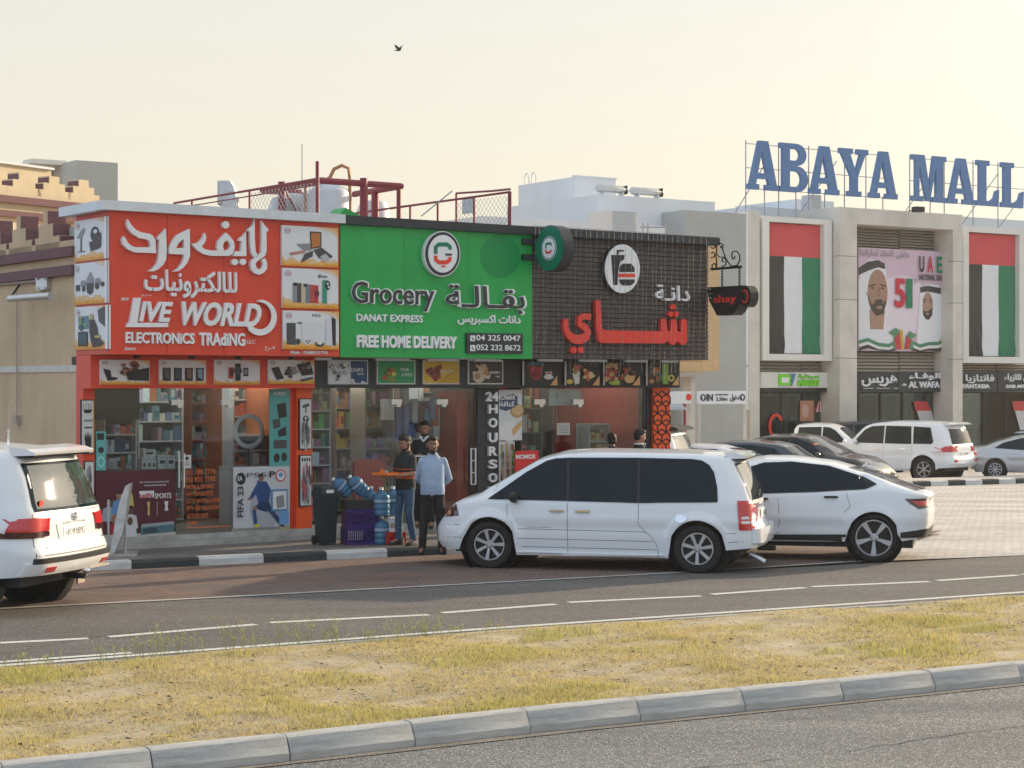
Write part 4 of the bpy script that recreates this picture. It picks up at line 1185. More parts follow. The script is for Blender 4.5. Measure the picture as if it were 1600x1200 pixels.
t, u0, u1, z0, z1, v = shop_band(1559.5, 1660, 581, 612, 'slate', 'dark shop sign with slanted Arabic script at the right picture edge')
st(arabic('كوري للازياء'), 1568, 1622, 584, 599, 'white_letter', t, .01); st('SAB AFSARI DRESS', 1571, 1640, 601, 606.5, 'white_letter', t, .02)
# window posters
wp = MF.thing('window_poster', 'orange portrait poster in the left mall shop window', 'poster', mU(1250, .3), .3, zz(1250, 656, .3))
mb = MB(); mb.col = (.55, .24, .15); mb.box(mU(1250, .3), mU(1271, .3), .28, .3, zz(1250, 658, .3), zz(1250, 626, .3)); mb.col = (.6, .42, .33); mb.flat([(mU(1250, .3)+a, zz(1250, 640, .3)+b) for a, b in ell(.25, -.05, .16, .25)], .275)
mb.build('sheet', 'print', wp)
wp = MF.thing('window_poster', 'red and white fan-shaped decal in the left mall shop window', 'poster', mU(1274, .3), .3, zz(1274, 656, .3))
mb = MB()
for k in range(7):
    mb.col = ((.5, .02, .03), (.6, .6, .6))[k % 2]; x0, x1 = mU(1272, .3), mU(1292, .3)
    mb.flat([(x0+(x1-x0)*(.3+.4*k/7), zz(1274, 627, .3)), (x0+(x1-x0)*(.3+.4*(k+1)/7), zz(1274, 627, .3)), (x0+(x1-x0)*(k+1)/7, zz(1274, 644, .3)), (x0+(x1-x0)*k/7, zz(1274, 644, .3))], .29)
mb.build('sheet', 'print', wp)
for (a, b_, lab) in ((1427, 1462, 'red black and grey diagonal decal in the middle mall shop window'), (1581, 1612, 'red topped white decal in the right mall shop window')):
    wp = MF.thing('window_poster', lab, 'poster', mU(a, .3), .3, zz(a, 656, .3))
    mb = MB(); x0, x1 = mU(a, .3), mU(b_, .3); q = x1-x0
    mb.col = (.5, .04, .04); mb.flat([(x0, zz(a, 627, .3)), (x0+q*.6, zz(a, 627, .3)), (x0+q*.8, zz(a, 642, .3)), (x0+q*.1, zz(a, 642, .3))], .29)
    mb.col = (.5, .5, .5); mb.flat([(x0+q*.15, zz(a, 642, .3)), (x0+q*.8, zz(a, 642, .3)), (x1, zz(a, 672, .3)), (x0+q*.4, zz(a, 672, .3))], .29)
    mb.build('sheet', 'print', wp)
lg = MF.thing('window_logo', 'red ring logo low in the left mall shop window', 'sign', mU(1205, .3), .3, zz(1205, 672, .3))
mb = MB(); pts = [(mU(1212, .3)+.3*math.cos(R(a)), zz(1212, 666, .3)+.42*math.sin(R(a))) for a in range(30, 260, 15)]
mb.stroke(pts, .12, .27, .30); mb.build('ring', 'red_letter', lg)

# ---- roof lettering
def slab(ch):
    if ch == 'A':
        outer = [(.0, 0), (.37, 0), (.37, .11), (.31, .11), (.36, .27), (.66, .27), (.71, .11), (.63, .11), (.63, 0), (1, 0), (1, .11), (.93, .11), (.66, 1), (.36, 1), (.09, .11), (0, .11)]
        return [('poly', [(.0, 0), (.37, 0), (.37, .11), (.0, .11)]), ('poly', [(.57, 0), (1, 0), (1, .11), (.57, .11)]), ('poly', [(.07, .11), (.27, .11), (.455, .80), (.36, 1)]),
                ('poly', [(.68, .11), (.94, .11), (.66, 1), (.36, 1), (.455, .80)]), ('poly', [(.3335, .34), (.302, .225), (.638, .225), (.607, .34)])]
    if ch == 'B':
        def arc(cx, cy, rx, ry, a0, a1, n=10): return [(cx+rx*math.cos(R(a0+(a1-a0)*i/n)), cy+ry*math.sin(R(a0+(a1-a0)*i/n))) for i in range(n+1)]
        o1 = arc(.60, .27, .40, .27, -90, 90); i1_ = arc(.58, .27, .18, .16, -90, 90)
        o2 = arc(.58, .77, .36, .23, -90, 90); i2 = arc(.56, .77, .15, .12, -90, 90)
        res = [('poly', [(0, 0), (.35, 0), (.35, .11), (0, .11)]), ('poly', [(0, .89), (.35, .89), (.35, 1), (0, 1)]), ('poly', [(.1, .11), (.35, .11), (.35, .89), (.1, .89)]),
               ('poly', [(.35, 0), (.60, 0), (.58, .11), (.35, .11)]), ('poly', [(.35, .43), (.58, .43), (.60, .54), (.58, .54), (.56, .65), (.35, .65)]), ('poly', [(.35, .89), (.56, .89), (.58, 1), (.35, 1)])]
        for o, i in ((o1, i1_), (o2, i2)):
            for k in range(10): res.append(('poly', [o[k], o[k+1], i[k+1], i[k]]))
        return res
    if ch == 'Y':
        return [('poly', [(0, .89), (.46, .89), (.46, 1), (0, 1)]), ('poly', [(.60, .89), (1, .89), (1, 1), (.60, 1)]), ('poly', [(.07, .89), (.37, .89), (.56, .52), (.40, .42)]),
                ('poly', [(.72, .89), (.90, .89), (.64, .42), (.56, .52)]), ('poly', [(.40, .11), (.64, .11), (.64, .42), (.56, .52), (.40, .42)]), ('poly', [(.28, 0), (.76, 0), (.76, .11), (.28, .11)])]
    if ch == 'M':
        return [('poly', [(0, 0), (.33, 0), (.33, .11), (0, .11)]), ('poly', [(.60, 0), (1, 0), (1, .11), (.60, .11)]), ('poly', [(.10, .11), (.21, .11), (.21, .78), (.10, .89)]),
                ('poly', [(.70, .11), (.91, .11), (.91, .89), (.70, .76)]), ('poly', [(0, .89), (.10, .89), (.21, .78), (.42, .02), (.52, .02), (.505, .30), (.36, 1), (0, 1)]),
                ('poly', [(.505, .30), (.52, .02), (.70, .76), (.91, .89), (1, .89), (1, 1), (.62, 1)])]
    if ch == 'L':
        return [('poly', [(0, .89), (.56, .89), (.56, 1), (0, 1)]), ('poly', [(.11, .11), (.42, .11), (.42, .89), (.11, .89)]), ('poly', [(0, 0), (.97, 0), (.985, .11), (0, .11)]),
                ('poly', [(.60, .11), (.985, .11), (1, .38), (.86, .34), (.78, .19)])]
rs_ = MF.thing('rooftop_sign', 'blue slab-serif ABAYA MALL lettering on a pipe truss on the mall roof', 'sign', mU(1170, 2.2), 2.2, zz(1170, 330, 2.2))
v = 2.2
zt_, zb2 = zz(1190, 219.7, v), zz(1177, 295.6, v)
zroof = zz(1190, 345, 1.6)
for ch, a, b_ in (('A', 1168.5, 1217), ('B', 1219, 1263), ('A', 1265.5, 1312), ('Y', 1312.3, 1357), ('A', 1359, 1403), ('M', 1425.6, 1479), ('A', 1480.4, 1524), ('L', 1527, 1561.5), ('L', 1565.4, 1600)):
    u0, u1 = mU(a, v), mU(b_, v); mb = MB()
    for k, (_, pts) in enumerate(slab(ch)):
        mb.prism([(u0+x*(u1-u0), zb2+z*(zt_-zb2)) for x, z in pts], v, v+.14)
    mb.build('letter', 'blue_letter', rs_)
zmid = (zt_+zb2)/2
for px in (1171.5, 1201, 1223, 1250, 1270, 1295, 1326, 1359.5, 1386, 1428, 1460, 1482, 1527, 1566):
    u = mU(px, v); MB().tube([(u, v+.24, zroof-.4), (u, v+.24, zt_ if px not in (1201, 1250, 1295, 1386, 1460) else zb2+.1)], .024, 6).build('post', 'truss_metal', rs_)
for z, a, b_ in ((zt_-.12, 1172, 1393), (zmid-.1, 1172, 1393), (zb2+.05, 1172, 1400), (zt_-.12, 1428, 1640), (zmid-.1, 1428, 1640), (zb2+.05, 1428, 1640)):
    MB().tube([(mU(a, v), v+.24, z), (mU(b_, v), v+.24, z)], .016, 6).build('rail', 'truss_metal', rs_)
for a, b_ in ((1176, 1210), (1271, 1314), (1430, 1468), (1530, 1565), (1588, 1625)):
    MB().tube([(mU(a, v), v+1.8, zroof-.3), (mU(b_, v), v+.24, zt_-.5)], .022, 6).build('brace', 'truss_metal', rs_)
# pale roof structures behind the lettering
rb = MF.thing('roof_plant_room', 'pale plant rooms on the mall roof behind the lettering', 'building', mU(1170, 4), 4, zroof)
MB().box(mU(1172, 5), mU(1303, 5), 5, 9, zroof-.5, zz(1172, 322, 5)).build('wall', 'white_wall', rb)
MB().box(mU(1244, 7), mU(1303, 7), 7, 11, zroof-.5, zz(1244, 311, 7)).build('wall', 'white_wall', rb)
MB().box(mU(1500, 5), mU(1700, 5), 5, 12, zroof-.5, zz(1500, 338, 5)).build('wall', 'white_wall', rb)
MB().box(mU(1268, 4), mU(1283, 4), 4, 4.6, zroof-.5, zz(1268, 304, 4)).build('cooling_unit', 'galvanised', rb)

# ---- entry height sign and the small canopy sign
def e_box(fr, px0, px1, y0, y1, v, dep): return (fr.U(px0, v), fr.U(px1, v), v, v+dep, fr.Z(px0, y1, v), fr.Z(px0, y0, v))
EF = Frame(1092, 48, 5400)
es = EF.thing('entry_sign', 'white car park entry sign reading IN with 2.50m clearance', 'sign', 0, 0, EF.Z(1092, 632))
x0, x1, y0, y1, z0, z1 = e_box(EF, 1092, 1165, 611, 631.5, 0, .08)
MB().box(x0, x1, y0, y1, z0, z1).build('panel', 'white_letter', es)
def et(s, a, b_, c_, d_, m='black_letter', bold=0.02): text(s, x0+(x1-x0)*a, x0+(x1-x0)*b_, z1-(z1-z0)*d_, z1-(z1-z0)*c_, 0, .012, m, es, bold, 0, False, 'lettering')
et('IN', .155, .295, .24, .76, bold=.04); et('2.50m', .36, .60, .48, .76); et('CLEARANCE HEIGHT', .34, .62, .24, .34); et(arabic('دخول'), .66, .86, .22, .82)
for cx in (.085, .93):
    rr_ = (z1-z0)*.27; cxx = x0+(x1-x0)*cx; zc = (z0+z1)/2
    MB().prism([(cxx+a, zc+b) for a, b in ell(0, 0, rr_, rr_)], -.008, 0).build('disc', 'black_letter', es)
    MB().prism([(cxx-rr_*.55, zc), (cxx, zc+rr_*.7), (cxx+rr_*.55, zc), (cxx+rr_*.2, zc), (cxx+rr_*.2, zc-rr_*.6), (cxx-rr_*.2, zc-rr_*.6), (cxx-rr_*.2, zc)], -.014, -.008).build('arrow', 'white_letter', es)
for px in (1093, 1164.5): MB().box(EF.U(px, .1)-.03, EF.U(px, .1)+.03, .09, .15, -.55, z1).build('post', 'mall_stone', es)
cs = EF.thing('canopy_sign', 'white canopy fascia with round red logo left of the entry sign', 'sign', EF.U(1040), 0, EF.Z(1040, 632))
x0, x1, y0, y1, z0, z1 = e_box(EF, 1040, 1080, 611.5, 631, 0, .08)
MB().box(x0, x1, y0, y1, z0, z1).build('panel', 'white_letter', cs)
MB().prism([(EF.U(1076)+a, EF.Z(1076, 620.5)+b) for a, b in ell(0, 0, .085, .085)], -.01, 0).build('logo', 'red_letter', cs)
mb = MB(); xa, xb = EF.U(1040), EF.U(1075)
for k in range(26): a = xa+(xb-xa)*k/26; b_ = xa+(xb-xa)*(k+1)/26; zo = .02*(k % 2); mb.quad((a, -.02, z0-.16+zo), (b_, -.02, z0-.16+.02-zo), (b_, .25, z0-.02+.02-zo), (a, .25, z0-.02+zo))
mb.build('corrugated_sheet', 'galvanised', cs)
MB().tube([(EF.U(1070, .3), .3, -.5), (EF.U(1070, .3), .3, z0)], .04, 8).build('post', 'rail_red', cs)
# ================================================================= SHOP FRONTS
def fU(px, v=0.0): return SF.U(px, v)
def fZ(px, py, v=0.0): return SF.Z(px, py, v)
def fbox(mb, px0, px1, py0, py1, v, dep, ref=None):
    """box on the front between photo columns px0..px1; heights read at column ref (default px0)"""
    r_ = px0 if ref is None else ref
    return mb.box(fU(px0, v), fU(px1, v), v, v+dep, fZ(r_, py1, v), fZ(r_, py0, v))
class Print:
    """flat printed picture in normalised coordinates (x right, y down) on a front or side board"""
    def __init__(s, a0, a1, z0, z1, plane, side_=False):
        s.a0, s.a1, s.z0, s.z1, s.p, s.side = a0, a1, z0, z1, plane, side_; s.mb = MB(); s.k = 0
    def board(s, col, t=.03):
        s.mb.col = col
        if s.side: s.mb.box(s.p-t, s.p, min(s.a0, s.a1), max(s.a0, s.a1), s.z0, s.z1)
        else: s.mb.box(s.a0, s.a1, s.p-t, s.p, s.z0, s.z1)
        s.t = t; return s
    def poly(s, col, pts):
        s.k += 1; s.mb.col = col; off = s.p-s.t-.0008-s.k*.0007
        q = [(s.a0+(s.a1-s.a0)*x, s.z1-(s.z1-s.z0)*y) for x, y in pts]
        if s.side:
            k = len(s.mb.v); s.mb.v += [(off, a, z) for a, z in q]; s.mb.face(list(range(k, k+len(q))))
        else: s.mb.flat(q, off)
        return s
    def rect(s, col, x0, y0, x1, y1): return s.poly(col, [(x0, y0), (x1, y0), (x1, y1), (x0, y1)])
    def ell(s, col, cx, cy, rx, ry): return s.poly(col, ell(cx, cy, rx, ry, 18))
    def blobs(s, cols, x0, y0, x1, y1, n, r0, r1, seed):
        r = random.Random(seed)
        for _ in range(n):
            cx, cy = r.uniform(x0, x1), r.uniform(y0, y1); a = r.uniform(r0, r1); ph = r.uniform(0, 6)
            s.poly(r.choice(cols), [(cx+a*r.uniform(.6, 1.1)*math.cos(ph+k*math.pi/4), cy+a*r.uniform(.7, 1.3)*math.sin(ph+k*math.pi/4)*1.2) for k in range(8)])
        return s
    def flames(s, seed=1):
        r = random.Random(seed)
        for c_, h in (((.70, .48, .25), .24), ((.78, .42, .10), .17), ((.70, .28, .02), .09)):
            pts = [(0.0, 1.0), (0, 1-h*1.2)]+[(x/14, 1-h*r.uniform(.35, 1.0)) for x in range(1, 14)]+[(1, 1-h*.6), (1, 1)]
            s.poly(c_, pts)
        s.poly((.74, .56, .40), [(.55, 0), (1, 0), (1, .30), (.93, .16), (.80, .08)]); s.poly((.74, .42, .16), [(.78, 0), (1, 0), (1, .18), (.95, .08)])
        s.ell((.25, .22, .3), .10, .13, .055, .075); s.ell((.65, .65, .68), .10, .13, .042, .06); s.rect((.5, .08, .1), .07, .12, .135, .145)
        return s
    def build(s, parent, name='poster', m='print'): return s.mb.build(name, m, parent)
DK, DK2, GR, WH = (.02, .02, .025), (.06, .065, .07), (.25, .26, .28), (.72, .73, .75)

es_ = SF.thing('electronics_shop', 'electronics shop with red front, glass doors and gadget posters', 'shop', 0, VG, .13)
gs_ = SF.thing('grocery_shop', 'grocery shop with green sign, dark frame and water bottles outside', 'shop', fU(531), VG, .13)
ts_ = SF.thing('tea_shop', 'tea shop with brown boarded front and orange lattice pillar', 'shop', fU(831), VG, .13)

# roof edge: white over the first shop, slate over the other two
zr0, zr1 = fZ(160, 327, -.12), fZ(160, 312, -.12)
mb = MB(); a, b_ = fU(160, -.12), fU(540, -.12); vb_ = SF.V(98, -.35)
mb.box(a, b_, -.12, 1.0, zr0, zr1)
mb.box(a, .24, 1.001, 1.45, zr0, zr1)
mb.build('roof_edge', 'white_trim', es_)
zs0, zs1 = fZ(540, 350, -.10), fZ(540, 336, -.10)
MB().box(b_+.003, fU(1125, -.10), -.10, 1.0, zs0, zs1).build('roof_edge', 'slate', gs_)
ZSB = fZ(172, 553.5)              # underside of all the signs
ZB0 = fZ(155, 607, VL)            # underside of the lower fascia
ZB1 = ZSB
# ---- sign boxes
def seg(mb, px0, px1, v0=0.0, v1=None, z0=None, z1=None, vv=0.0):
    return mb.box(fU(px0, vv), fU(px1, vv), v0, v1 if v1 is not None else 1.2, z0, z1)
rsn = SF.thing('electronics_sign', 'red shop sign with white LIVE WORLD and Arabic lettering', 'sign', 0, 0, ZSB)
gsn = SF.thing('grocery_sign', 'green shop sign reading Grocery with a round G logo', 'sign', fU(531), 0, ZSB)
tsn = SF.thing('tea_sign', 'brown slatted shop sign with red Arabic lettering and burger logo', 'sign', fU(831), 0, ZSB)
for (p0, p1) in ((172, 261), (261, 350), (350, 440), (440, 530.5)):
    MB().box(fU(p0)+.004, fU(p1)-.004, 0, .05, ZSB, zr0-.003).build('panel', 'red_panel', rsn)
MB().box(0.0, fU(530.5), .051, VSIDE, ZSB+.002, zr0-.004).build('sign_box', 'red_panel', rsn)
for (p0, p1) in ((531, 631), (631, 731), (731, 831)):
    MB().box(fU(p0)+.003, fU(p1)-.003, -.01, .05, ZSB-.01, zs0-.003).build('panel', 'green_panel', gsn)
MB().box(fU(530.5)+.003, fU(831), .051, 1.15, ZSB, zs0-.004).build('sign_box', 'slate', gsn)
MB().box(fU(831)+.003, UE, .051, 1.15, ZSB, zs0-.004).build('sign_box', 'charcoal', tsn)
nb = 26; bh = (zs0-.003-ZSB)/nb
rr = random.Random(2)
for i in range(nb):
    cuts = [fU(831)+.003, fU(831)+1.2+rr.uniform(-.3, .3), fU(831)+2.4+rr.uniform(-.3, .3), UE]
    for a, b_ in zip(cuts[:-1], cuts[1:]):
        z = ZSB+i*bh; y = rr.uniform(-.004, .004)
        mb = MB(); mb.v = [(a, .05, z), (b_-.004, .05, z), (a, y, z+.006), (b_-.004, y, z+.006), (a, y+.014, z+bh-.004), (b_-.004, y+.014, z+bh-.004), (a, .05, z+bh-.001), (b_-.004, .05, z+bh-.001)]
        for f_ in ((0, 1, 3, 2), (2, 3, 5, 4), (4, 5, 7, 6), (0, 2, 4, 6), (1, 7, 5, 3)): mb.face(f_)
        mb.build('board', 'brown_cladding', tsn)

# ---- hand traced Arabic title
def tr(x, y): px, py = 180+x/6.667, 330+y/6.667; return (fU(px), fZ(px, py))
title = {
 'dal': [[(110,85),(150,150),(200,200),(260,225),(330,235),(375,260),(400,310),(405,440),(180,432),(110,400),(60,350),(50,300),(70,262),(90,290),(110,330),(150,365),(200,378),(345,378),(345,340),(330,305),(300,295),(240,285),(160,240),(110,180),(97,130)]],
 'ra': [[(505,180),(512,300),(515,420),(510,500),(480,560),(430,605),(380,628),(320,628),(370,600),(410,550),(430,490),(435,400),(438,300),(415,295),(430,260),(470,225)]],
 'waw': [[(755,185),(758,400),(757,470),(730,540),(690,590),(640,625),(575,635),(630,600),(670,550),(690,500),(695,455),(695,295),(690,215)],
         [(690,215),(695,295),(670,305),(635,340),(612,388),(695,385),(695,455),(540,445),(545,380),(575,310),(620,250)]],
 'fa': [[(910,225),(928,275),(915,325),(880,372),(915,400),(980,412),(1180,412),(1220,400),(1200,450),(1160,468),(980,468),(900,450),(840,415),(775,345),(840,330),(885,285)],
        [(1130,225),(1180,270),(1215,320),(1222,380),(1212,411),(1130,411),(1160,398),(1178,370),(1170,330),(1140,305)], [(1130,225),(1140,305),(1110,330),(1100,370),(1115,411),(1050,411),(1040,380),(1045,320),(1085,270)],
        [(1130+38*math.cos(R(a)), 145+38*math.sin(R(a))) for a in range(0, 360, 24)]],
 'ya': [[(1340,215),(1345,470),(1205,470),(1228,420),(1290,420),(1295,315),(1262,312),(1275,280),(1315,255)], [(1225+33*math.cos(R(a)), 532+33*math.sin(R(a))) for a in range(0, 360, 24)], [(1310+33*math.cos(R(a)), 530+33*math.sin(R(a))) for a in range(0, 360, 24)]],
 'lam': [[(1430,85),(1432,300),(1440,420),(1462,462),(1430,490),(1395,440),(1385,350),(1383,215),(1350,210),(1370,180),(1410,150)],
         [(1500,100),(1535,150),(1570,185),(1572,215),(1552,210),(1555,420),(1535,470),(1480,508),(1452,530),(1440,550),(1386,540),(1405,505),(1460,475),(1500,430),(1503,300)],
         [(1386,541),(1395,610),(1430,650),(1480,665),(1480,612),(1450,590),(1440,551)], [(1480,665),(1530,640),(1560,600),(1560,540),(1540,490),(1505,512),(1520,550),(1510,590),(1480,612)]]}
for nm, polys in title.items():
    mb = MB()
    for p in polys: mb.prism([tr(*q) for q in p], -.07, -.001)
    mb.build('letter', 'white_letter', rsn)
def ft(s, px0, px1, py0, py1, v, dep, m, parent, bold=0.0, shear=0.0, split=True, name='letter'):
    r_ = (px0+px1)/2
    return text(s, fU(px0, v), fU(px1, v), fZ(r_, py1, v), fZ(r_, py0, v), v, dep, m, parent, bold, shear, split, name)
ft(arabic('للالكترونيات'), 224, 368.5, 423, 466, 0, .05, 'white_letter', rsn, .02)
ft('IVE', 215, 268, 471.5, 503, 0, .06, 'white_letter', rsn, .035, .22)
mb = MB(); zf = lambda x, y: (fU(180+x/6.154), fZ(180+x/6.154, 420+y/6.154))
mb.prism([zf(165, 280), zf(232, 280), zf(195, 519), zf(122, 519)], -.06, 0); mb.prism([zf(105, 519.5), zf(495, 519.5), zf(492, 562), zf(93, 562)], -.06, 0); mb.build('letter', 'white_letter', rsn)
ft('WORLD', 274, 409, 472.5, 510, 0, .06, 'white_letter', rsn, .035, .22)
mb = MB(); oc = []
arcp = [(402.8+a*math.cos(R(t)), 495+b2*math.sin(R(t))) for a, b2, t in [(22, 24.5, t) for t in range(-95, 150, 12)]]
mb.stroke([(fU(x), fZ(x, y)) for x, y in arcp], [.02]+[.045+.05*sm(i/8) for i in range(len(arcp)-2)]+[.03], -.075, -.061); mb.stroke([(fU(x), fZ(x, y)) for x, y in arcp], .03, -.06, -.001); mb.build('crescent', 'white_letter', rsn)
ft('ELECTRONiCS', 195, 302.5, 519.5, 537, 0, .04, 'white_letter', rsn, .03); ft('TRAdiNG', 310, 381.5, 520, 540.5, 0, .04, 'white_letter', rsn, .03)
ft('LLC', 385.5, 398.5, 531, 537, 0, .012, 'white_letter', rsn, .0); ft('NEW', 189, 201.5, 465, 470, 0, .01, 'white_letter', rsn, .01, .2, False)
ft('BRANCH', 195, 211.6, 543, 547.2, 0, .01, 'white_letter', rsn, .01, 0, False); ft(arabic('فـرع'), 414, 429, 540, 548, 0, .01, 'white_letter', rsn, 0, 0, False); ft(arabic('ذ.م.م').replace('ذ', 'د'), 221, 236, 460, 464, 0, .01, 'white_letter', rsn, 0, 0, False)
ft('Mob : 0588557790', 454, 511.5, 548.2, 553.6, 0, .012, 'white_letter', rsn, .01, 0, False); ft(arabic('ديجيتال').replace('ج', 'ح'), 391, 403, 338, 344, 0, .008, 'white_letter', rsn, 0, 0, False)

def fprint(px0, px1, py0, py1, v, ref=None): r_ = px0 if ref is None else ref; return Print(fU(px0, v), fU(px1, v), fZ(r_, py1, v), fZ(r_, py0, v), v)
# three posters at the right of the red sign
p = fprint(438, 525.5, 352, 415, 0).board(WH, .045).flames(1)
p.poly(DK, [(.49, .12), (.70, .12), (.70, .50), (.51, .56)]); p.poly((.50, .17, .05), [(.51, .15), (.68, .15), (.68, .47), (.53, .53)]); p.poly(GR, [(.25, .45), (.49, .42), (.52, .60), (.38, .60)])
p.poly((.45, .20, .15), [(.12, .68), (.42, .59), (.40, .66), (.16, .74)]); p.poly(DK2, [(.55, .58), (.70, .51), (.91, .72), (.82, .82), (.66, .78)]); p.poly((.45, .45, .47), [(.67, .74), (.77, .66), (.86, .78), (.76, .90)]); p.poly(DK2, [(.33, .92), (.40, .68), (.55, .60), (.54, .74)]); p.build(rsn)
p = fprint(439, 526, 418.5, 481, 0).board(WH, .045).flames(2)
for k, c_ in enumerate((GR, DK2, (.55, .48, .32), (.16, .20, .26), (.45, .08, .06), (.50, .03, .05))): p.rect(c_, .18+k*.075, .36+.01*k, .26+k*.075, .86)
p.rect(DK, .19, .36, .25, .44); p.rect(DK, .37, .38, .43, .46); p.ell((.15, .03, .05), .61, .62, .04, .10); p.rect((.03, .28, .18), .71, .27, .79, .86); p.ell(DK, .80, .40, .05, .12); p.ell(WH, .80, .36, .02, .03); p.ell(WH, .82, .44, .02, .03)
p.ell(DK, .65, .20, .012, .02); p.build(rsn)
ft('iPhone', 497, 511, 429, 434, -.048, .003, 'black_letter', rsn, 0, 0, False)
p = fprint(440, 527, 485, 545.5, 0).board(WH, .045).flames(3)
p.rect(DK2, .06, .32, .22, .88); p.rect((.66, .67, .70), .33, .30, .74, .80); p.poly((.62, .64, .68), [(.76, .22), (.86, .15), (.92, .20), (.92, .90), (.76, .88)]); p.poly(DK, [(.86, .14), (.94, .20), (.94, .90), (.88, .88)])
p.ell(DK2, .26, .80, .045, .08); p.ell(DK2, .65, .86, .08, .07); p.ell(WH, .65, .82, .05, .05); p.ell(DK, .41, .78, .014, .02); p.ell(DK, .47, .77, .014, .02); p.ell(DK, .44, .83, .014, .02); p.build(rsn)
ft('PS5', 488, 501, 491, 495, -.048, .003, 'black_letter', rsn, 0, 0, False); ft('XBOX', 464, 478, 503, 506.5, -.048, .003, 'black_letter', rsn, 0, 0, False)
# three posters on the red flank
def sprint(pl_, pr, yl0, yl1): return Print(SF.V(pl_, 0), SF.V(pr, 0), SF.Zs(pl_, yl1, 0), SF.Zs(pl_, yl0, 0), 0, True)
p = sprint(119.3, 170.5, 346.5, 410).board(WH, .03).flames(4)
p.poly(GR, [(.08, .42), (.20, .26), (.31, .18), (.34, .24), (.24, .44)]); p.rect(DK, .20, .44, .235, .75); p.rect(DK, .12, .75, .34, .77); p.ell(DK, .64, .38, .13, .18); p.ell(WH, .66, .32, .06, .05); p.poly(DK, [(.47, .56), (.80, .52), (.80, .73), (.52, .78)]); p.rect(DK, .78, .36, .83, .70)
p.rect((.80, .81, .83), .93, .0, 1, 1); p.build(rsn)
p = sprint(119.3, 171, 413, 477).board(WH, .03).flames(5)
p.poly(GR, [(.38, .40), (.50, .22), (.60, .40), (.60, .50), (.38, .50)]); p.poly(DK, [(.38, .50), (.60, .50), (.58, .72), (.49, .78), (.40, .72)]); p.ell(GR, .28, .50, .08, .09); p.ell(DK, .30, .62, .05, .07); p.ell(GR, .72, .48, .08, .09); p.ell(DK, .70, .58, .06, .08); p.rect(DK, .06, .52, .18, .66); p.rect(DK, .82, .50, .94, .60); p.rect((.80, .81, .83), .94, 0, 1, 1); p.build(rsn)
p = sprint(120, 173, 480.5, 547).board(WH, .03).flames(6)
p.rect((.08, .22, .25), .12, .22, .42, .52); p.blobs([(.3, .4, .1), (.05, .1, .15)], .14, .25, .40, .5, 8, .03, .07, 4); p.rect(DK, .12, .58, .40, .92); p.rect((.03, .08, .12), .15, .62, .37, .86)
p.ell((.45, .36, .12), .52, .25, .05, .08); p.poly(DK, [(.46, .30), (.60, .32), (.68, .50), (.72, .72), (.88, .86), (.80, .92), (.56, .95), (.50, .80), (.46, .60)]); p.poly(DK2, [(.70, .10), (.92, .02), (.92, .50), (.74, .36)]); p.rect((.45, .36, .12), .62, .68, .78, .74); p.rect((.80, .81, .83), .93, 0, 1, 1); p.build(rsn)

# ---- lower fascia and poster boards
MB().box(0.0, fU(492, VL), VL, VSIDE, ZB0, ZB1-.004).build('fascia', 'red_panel', es_)
MB().box(fU(492, VL)+.003, fU(786, VL), VL, VSIDE, ZB0, ZB1-.014).build('fascia', 'slate', gs_)
MB().box(fU(786, VL)+.003, fU(1062, VL), VL, VSIDE, ZB0, ZB1-.004).build('fascia', 'charcoal', ts_)
VP2 = VL
p = fprint(155, 232, 562, 601, VP2).board(WH, .04).flames(7); p.poly(DK, [(.05, .35), (.20, .42), (.22, .68), (.36, .72), (.30, .82), (.14, .84)]); p.blobs([(.30, .10, .07), (.38, .18, .13), (.08, .03, .03)], .42, .08, .75, .6, 16, .05, .12, 3); p.poly(DK, [(.50, .50), (.98, .30), (.98, .84), (.55, .82)]); p.build(es_)
p = fprint(247, 320, 562, 601, VP2).board(WH, .04).flames(8)
for k in range(4): p.rect(DK, .07+k*.235, .32, .24+k*.235, .85); p.poly(((.10, .10, .12), (.06, .08, .10), (.22, .12, .08), (.25, .30, .45))[k], [(.10+k*.235, .36), (.21+k*.235, .36), (.21+k*.235, .8), (.12+k*.235, .7)])
p.build(es_)
p = fprint(333, 404, 562, 601, VP2).board(WH, .04).flames(9); p.rect((.5, .05, .05), .30, .30, .42, .76); p.rect(DK, .33, .36, .41, .66); p.rect(DK, .45, .15, .57, .84); p.ell(DK2, .51, .44, .09, .17); p.rect(DK, .63, .32, .74, .66); p.rect(GR, .65, .38, .72, .58); p.build(es_)
p = fprint(417, 489, 562, 600, VP2).board(WH, .04).flames(10); p.poly(DK, [(.06, .35), (.22, .28), (.34, .78), (.18, .84)]); p.blobs([DK, DK2, GR], .38, .12, .6, .7, 10, .05, .10, 5); p.poly(DK, [(.60, .20), (.90, .05), (.98, .60), (.72, .66)]); p.blobs([(.3, .08, .08), GR], .7, .05, .95, .35, 5, .04, .08, 8); p.poly(DK2, [(.66, .82), (.95, .70), (.98, .78), (.72, .90)]); p.build(es_)
def gboard(px0, px1, bg, fn, label, tx):
    p = fprint(px0, px1, 562, 600.5, VP2).board((.60, .61, .60), .04); p.rect(bg, .025, .05, .975, .95); fn(p); o = p.build(gs_)
    for (s_, a, b_, y0, y1) in tx: ft(s_, px0+(px1-px0)*a, px0+(px1-px0)*b_, y0, y1, VP2-.05, .004, 'white_letter', gs_, .01, 0, False, 'lettering')
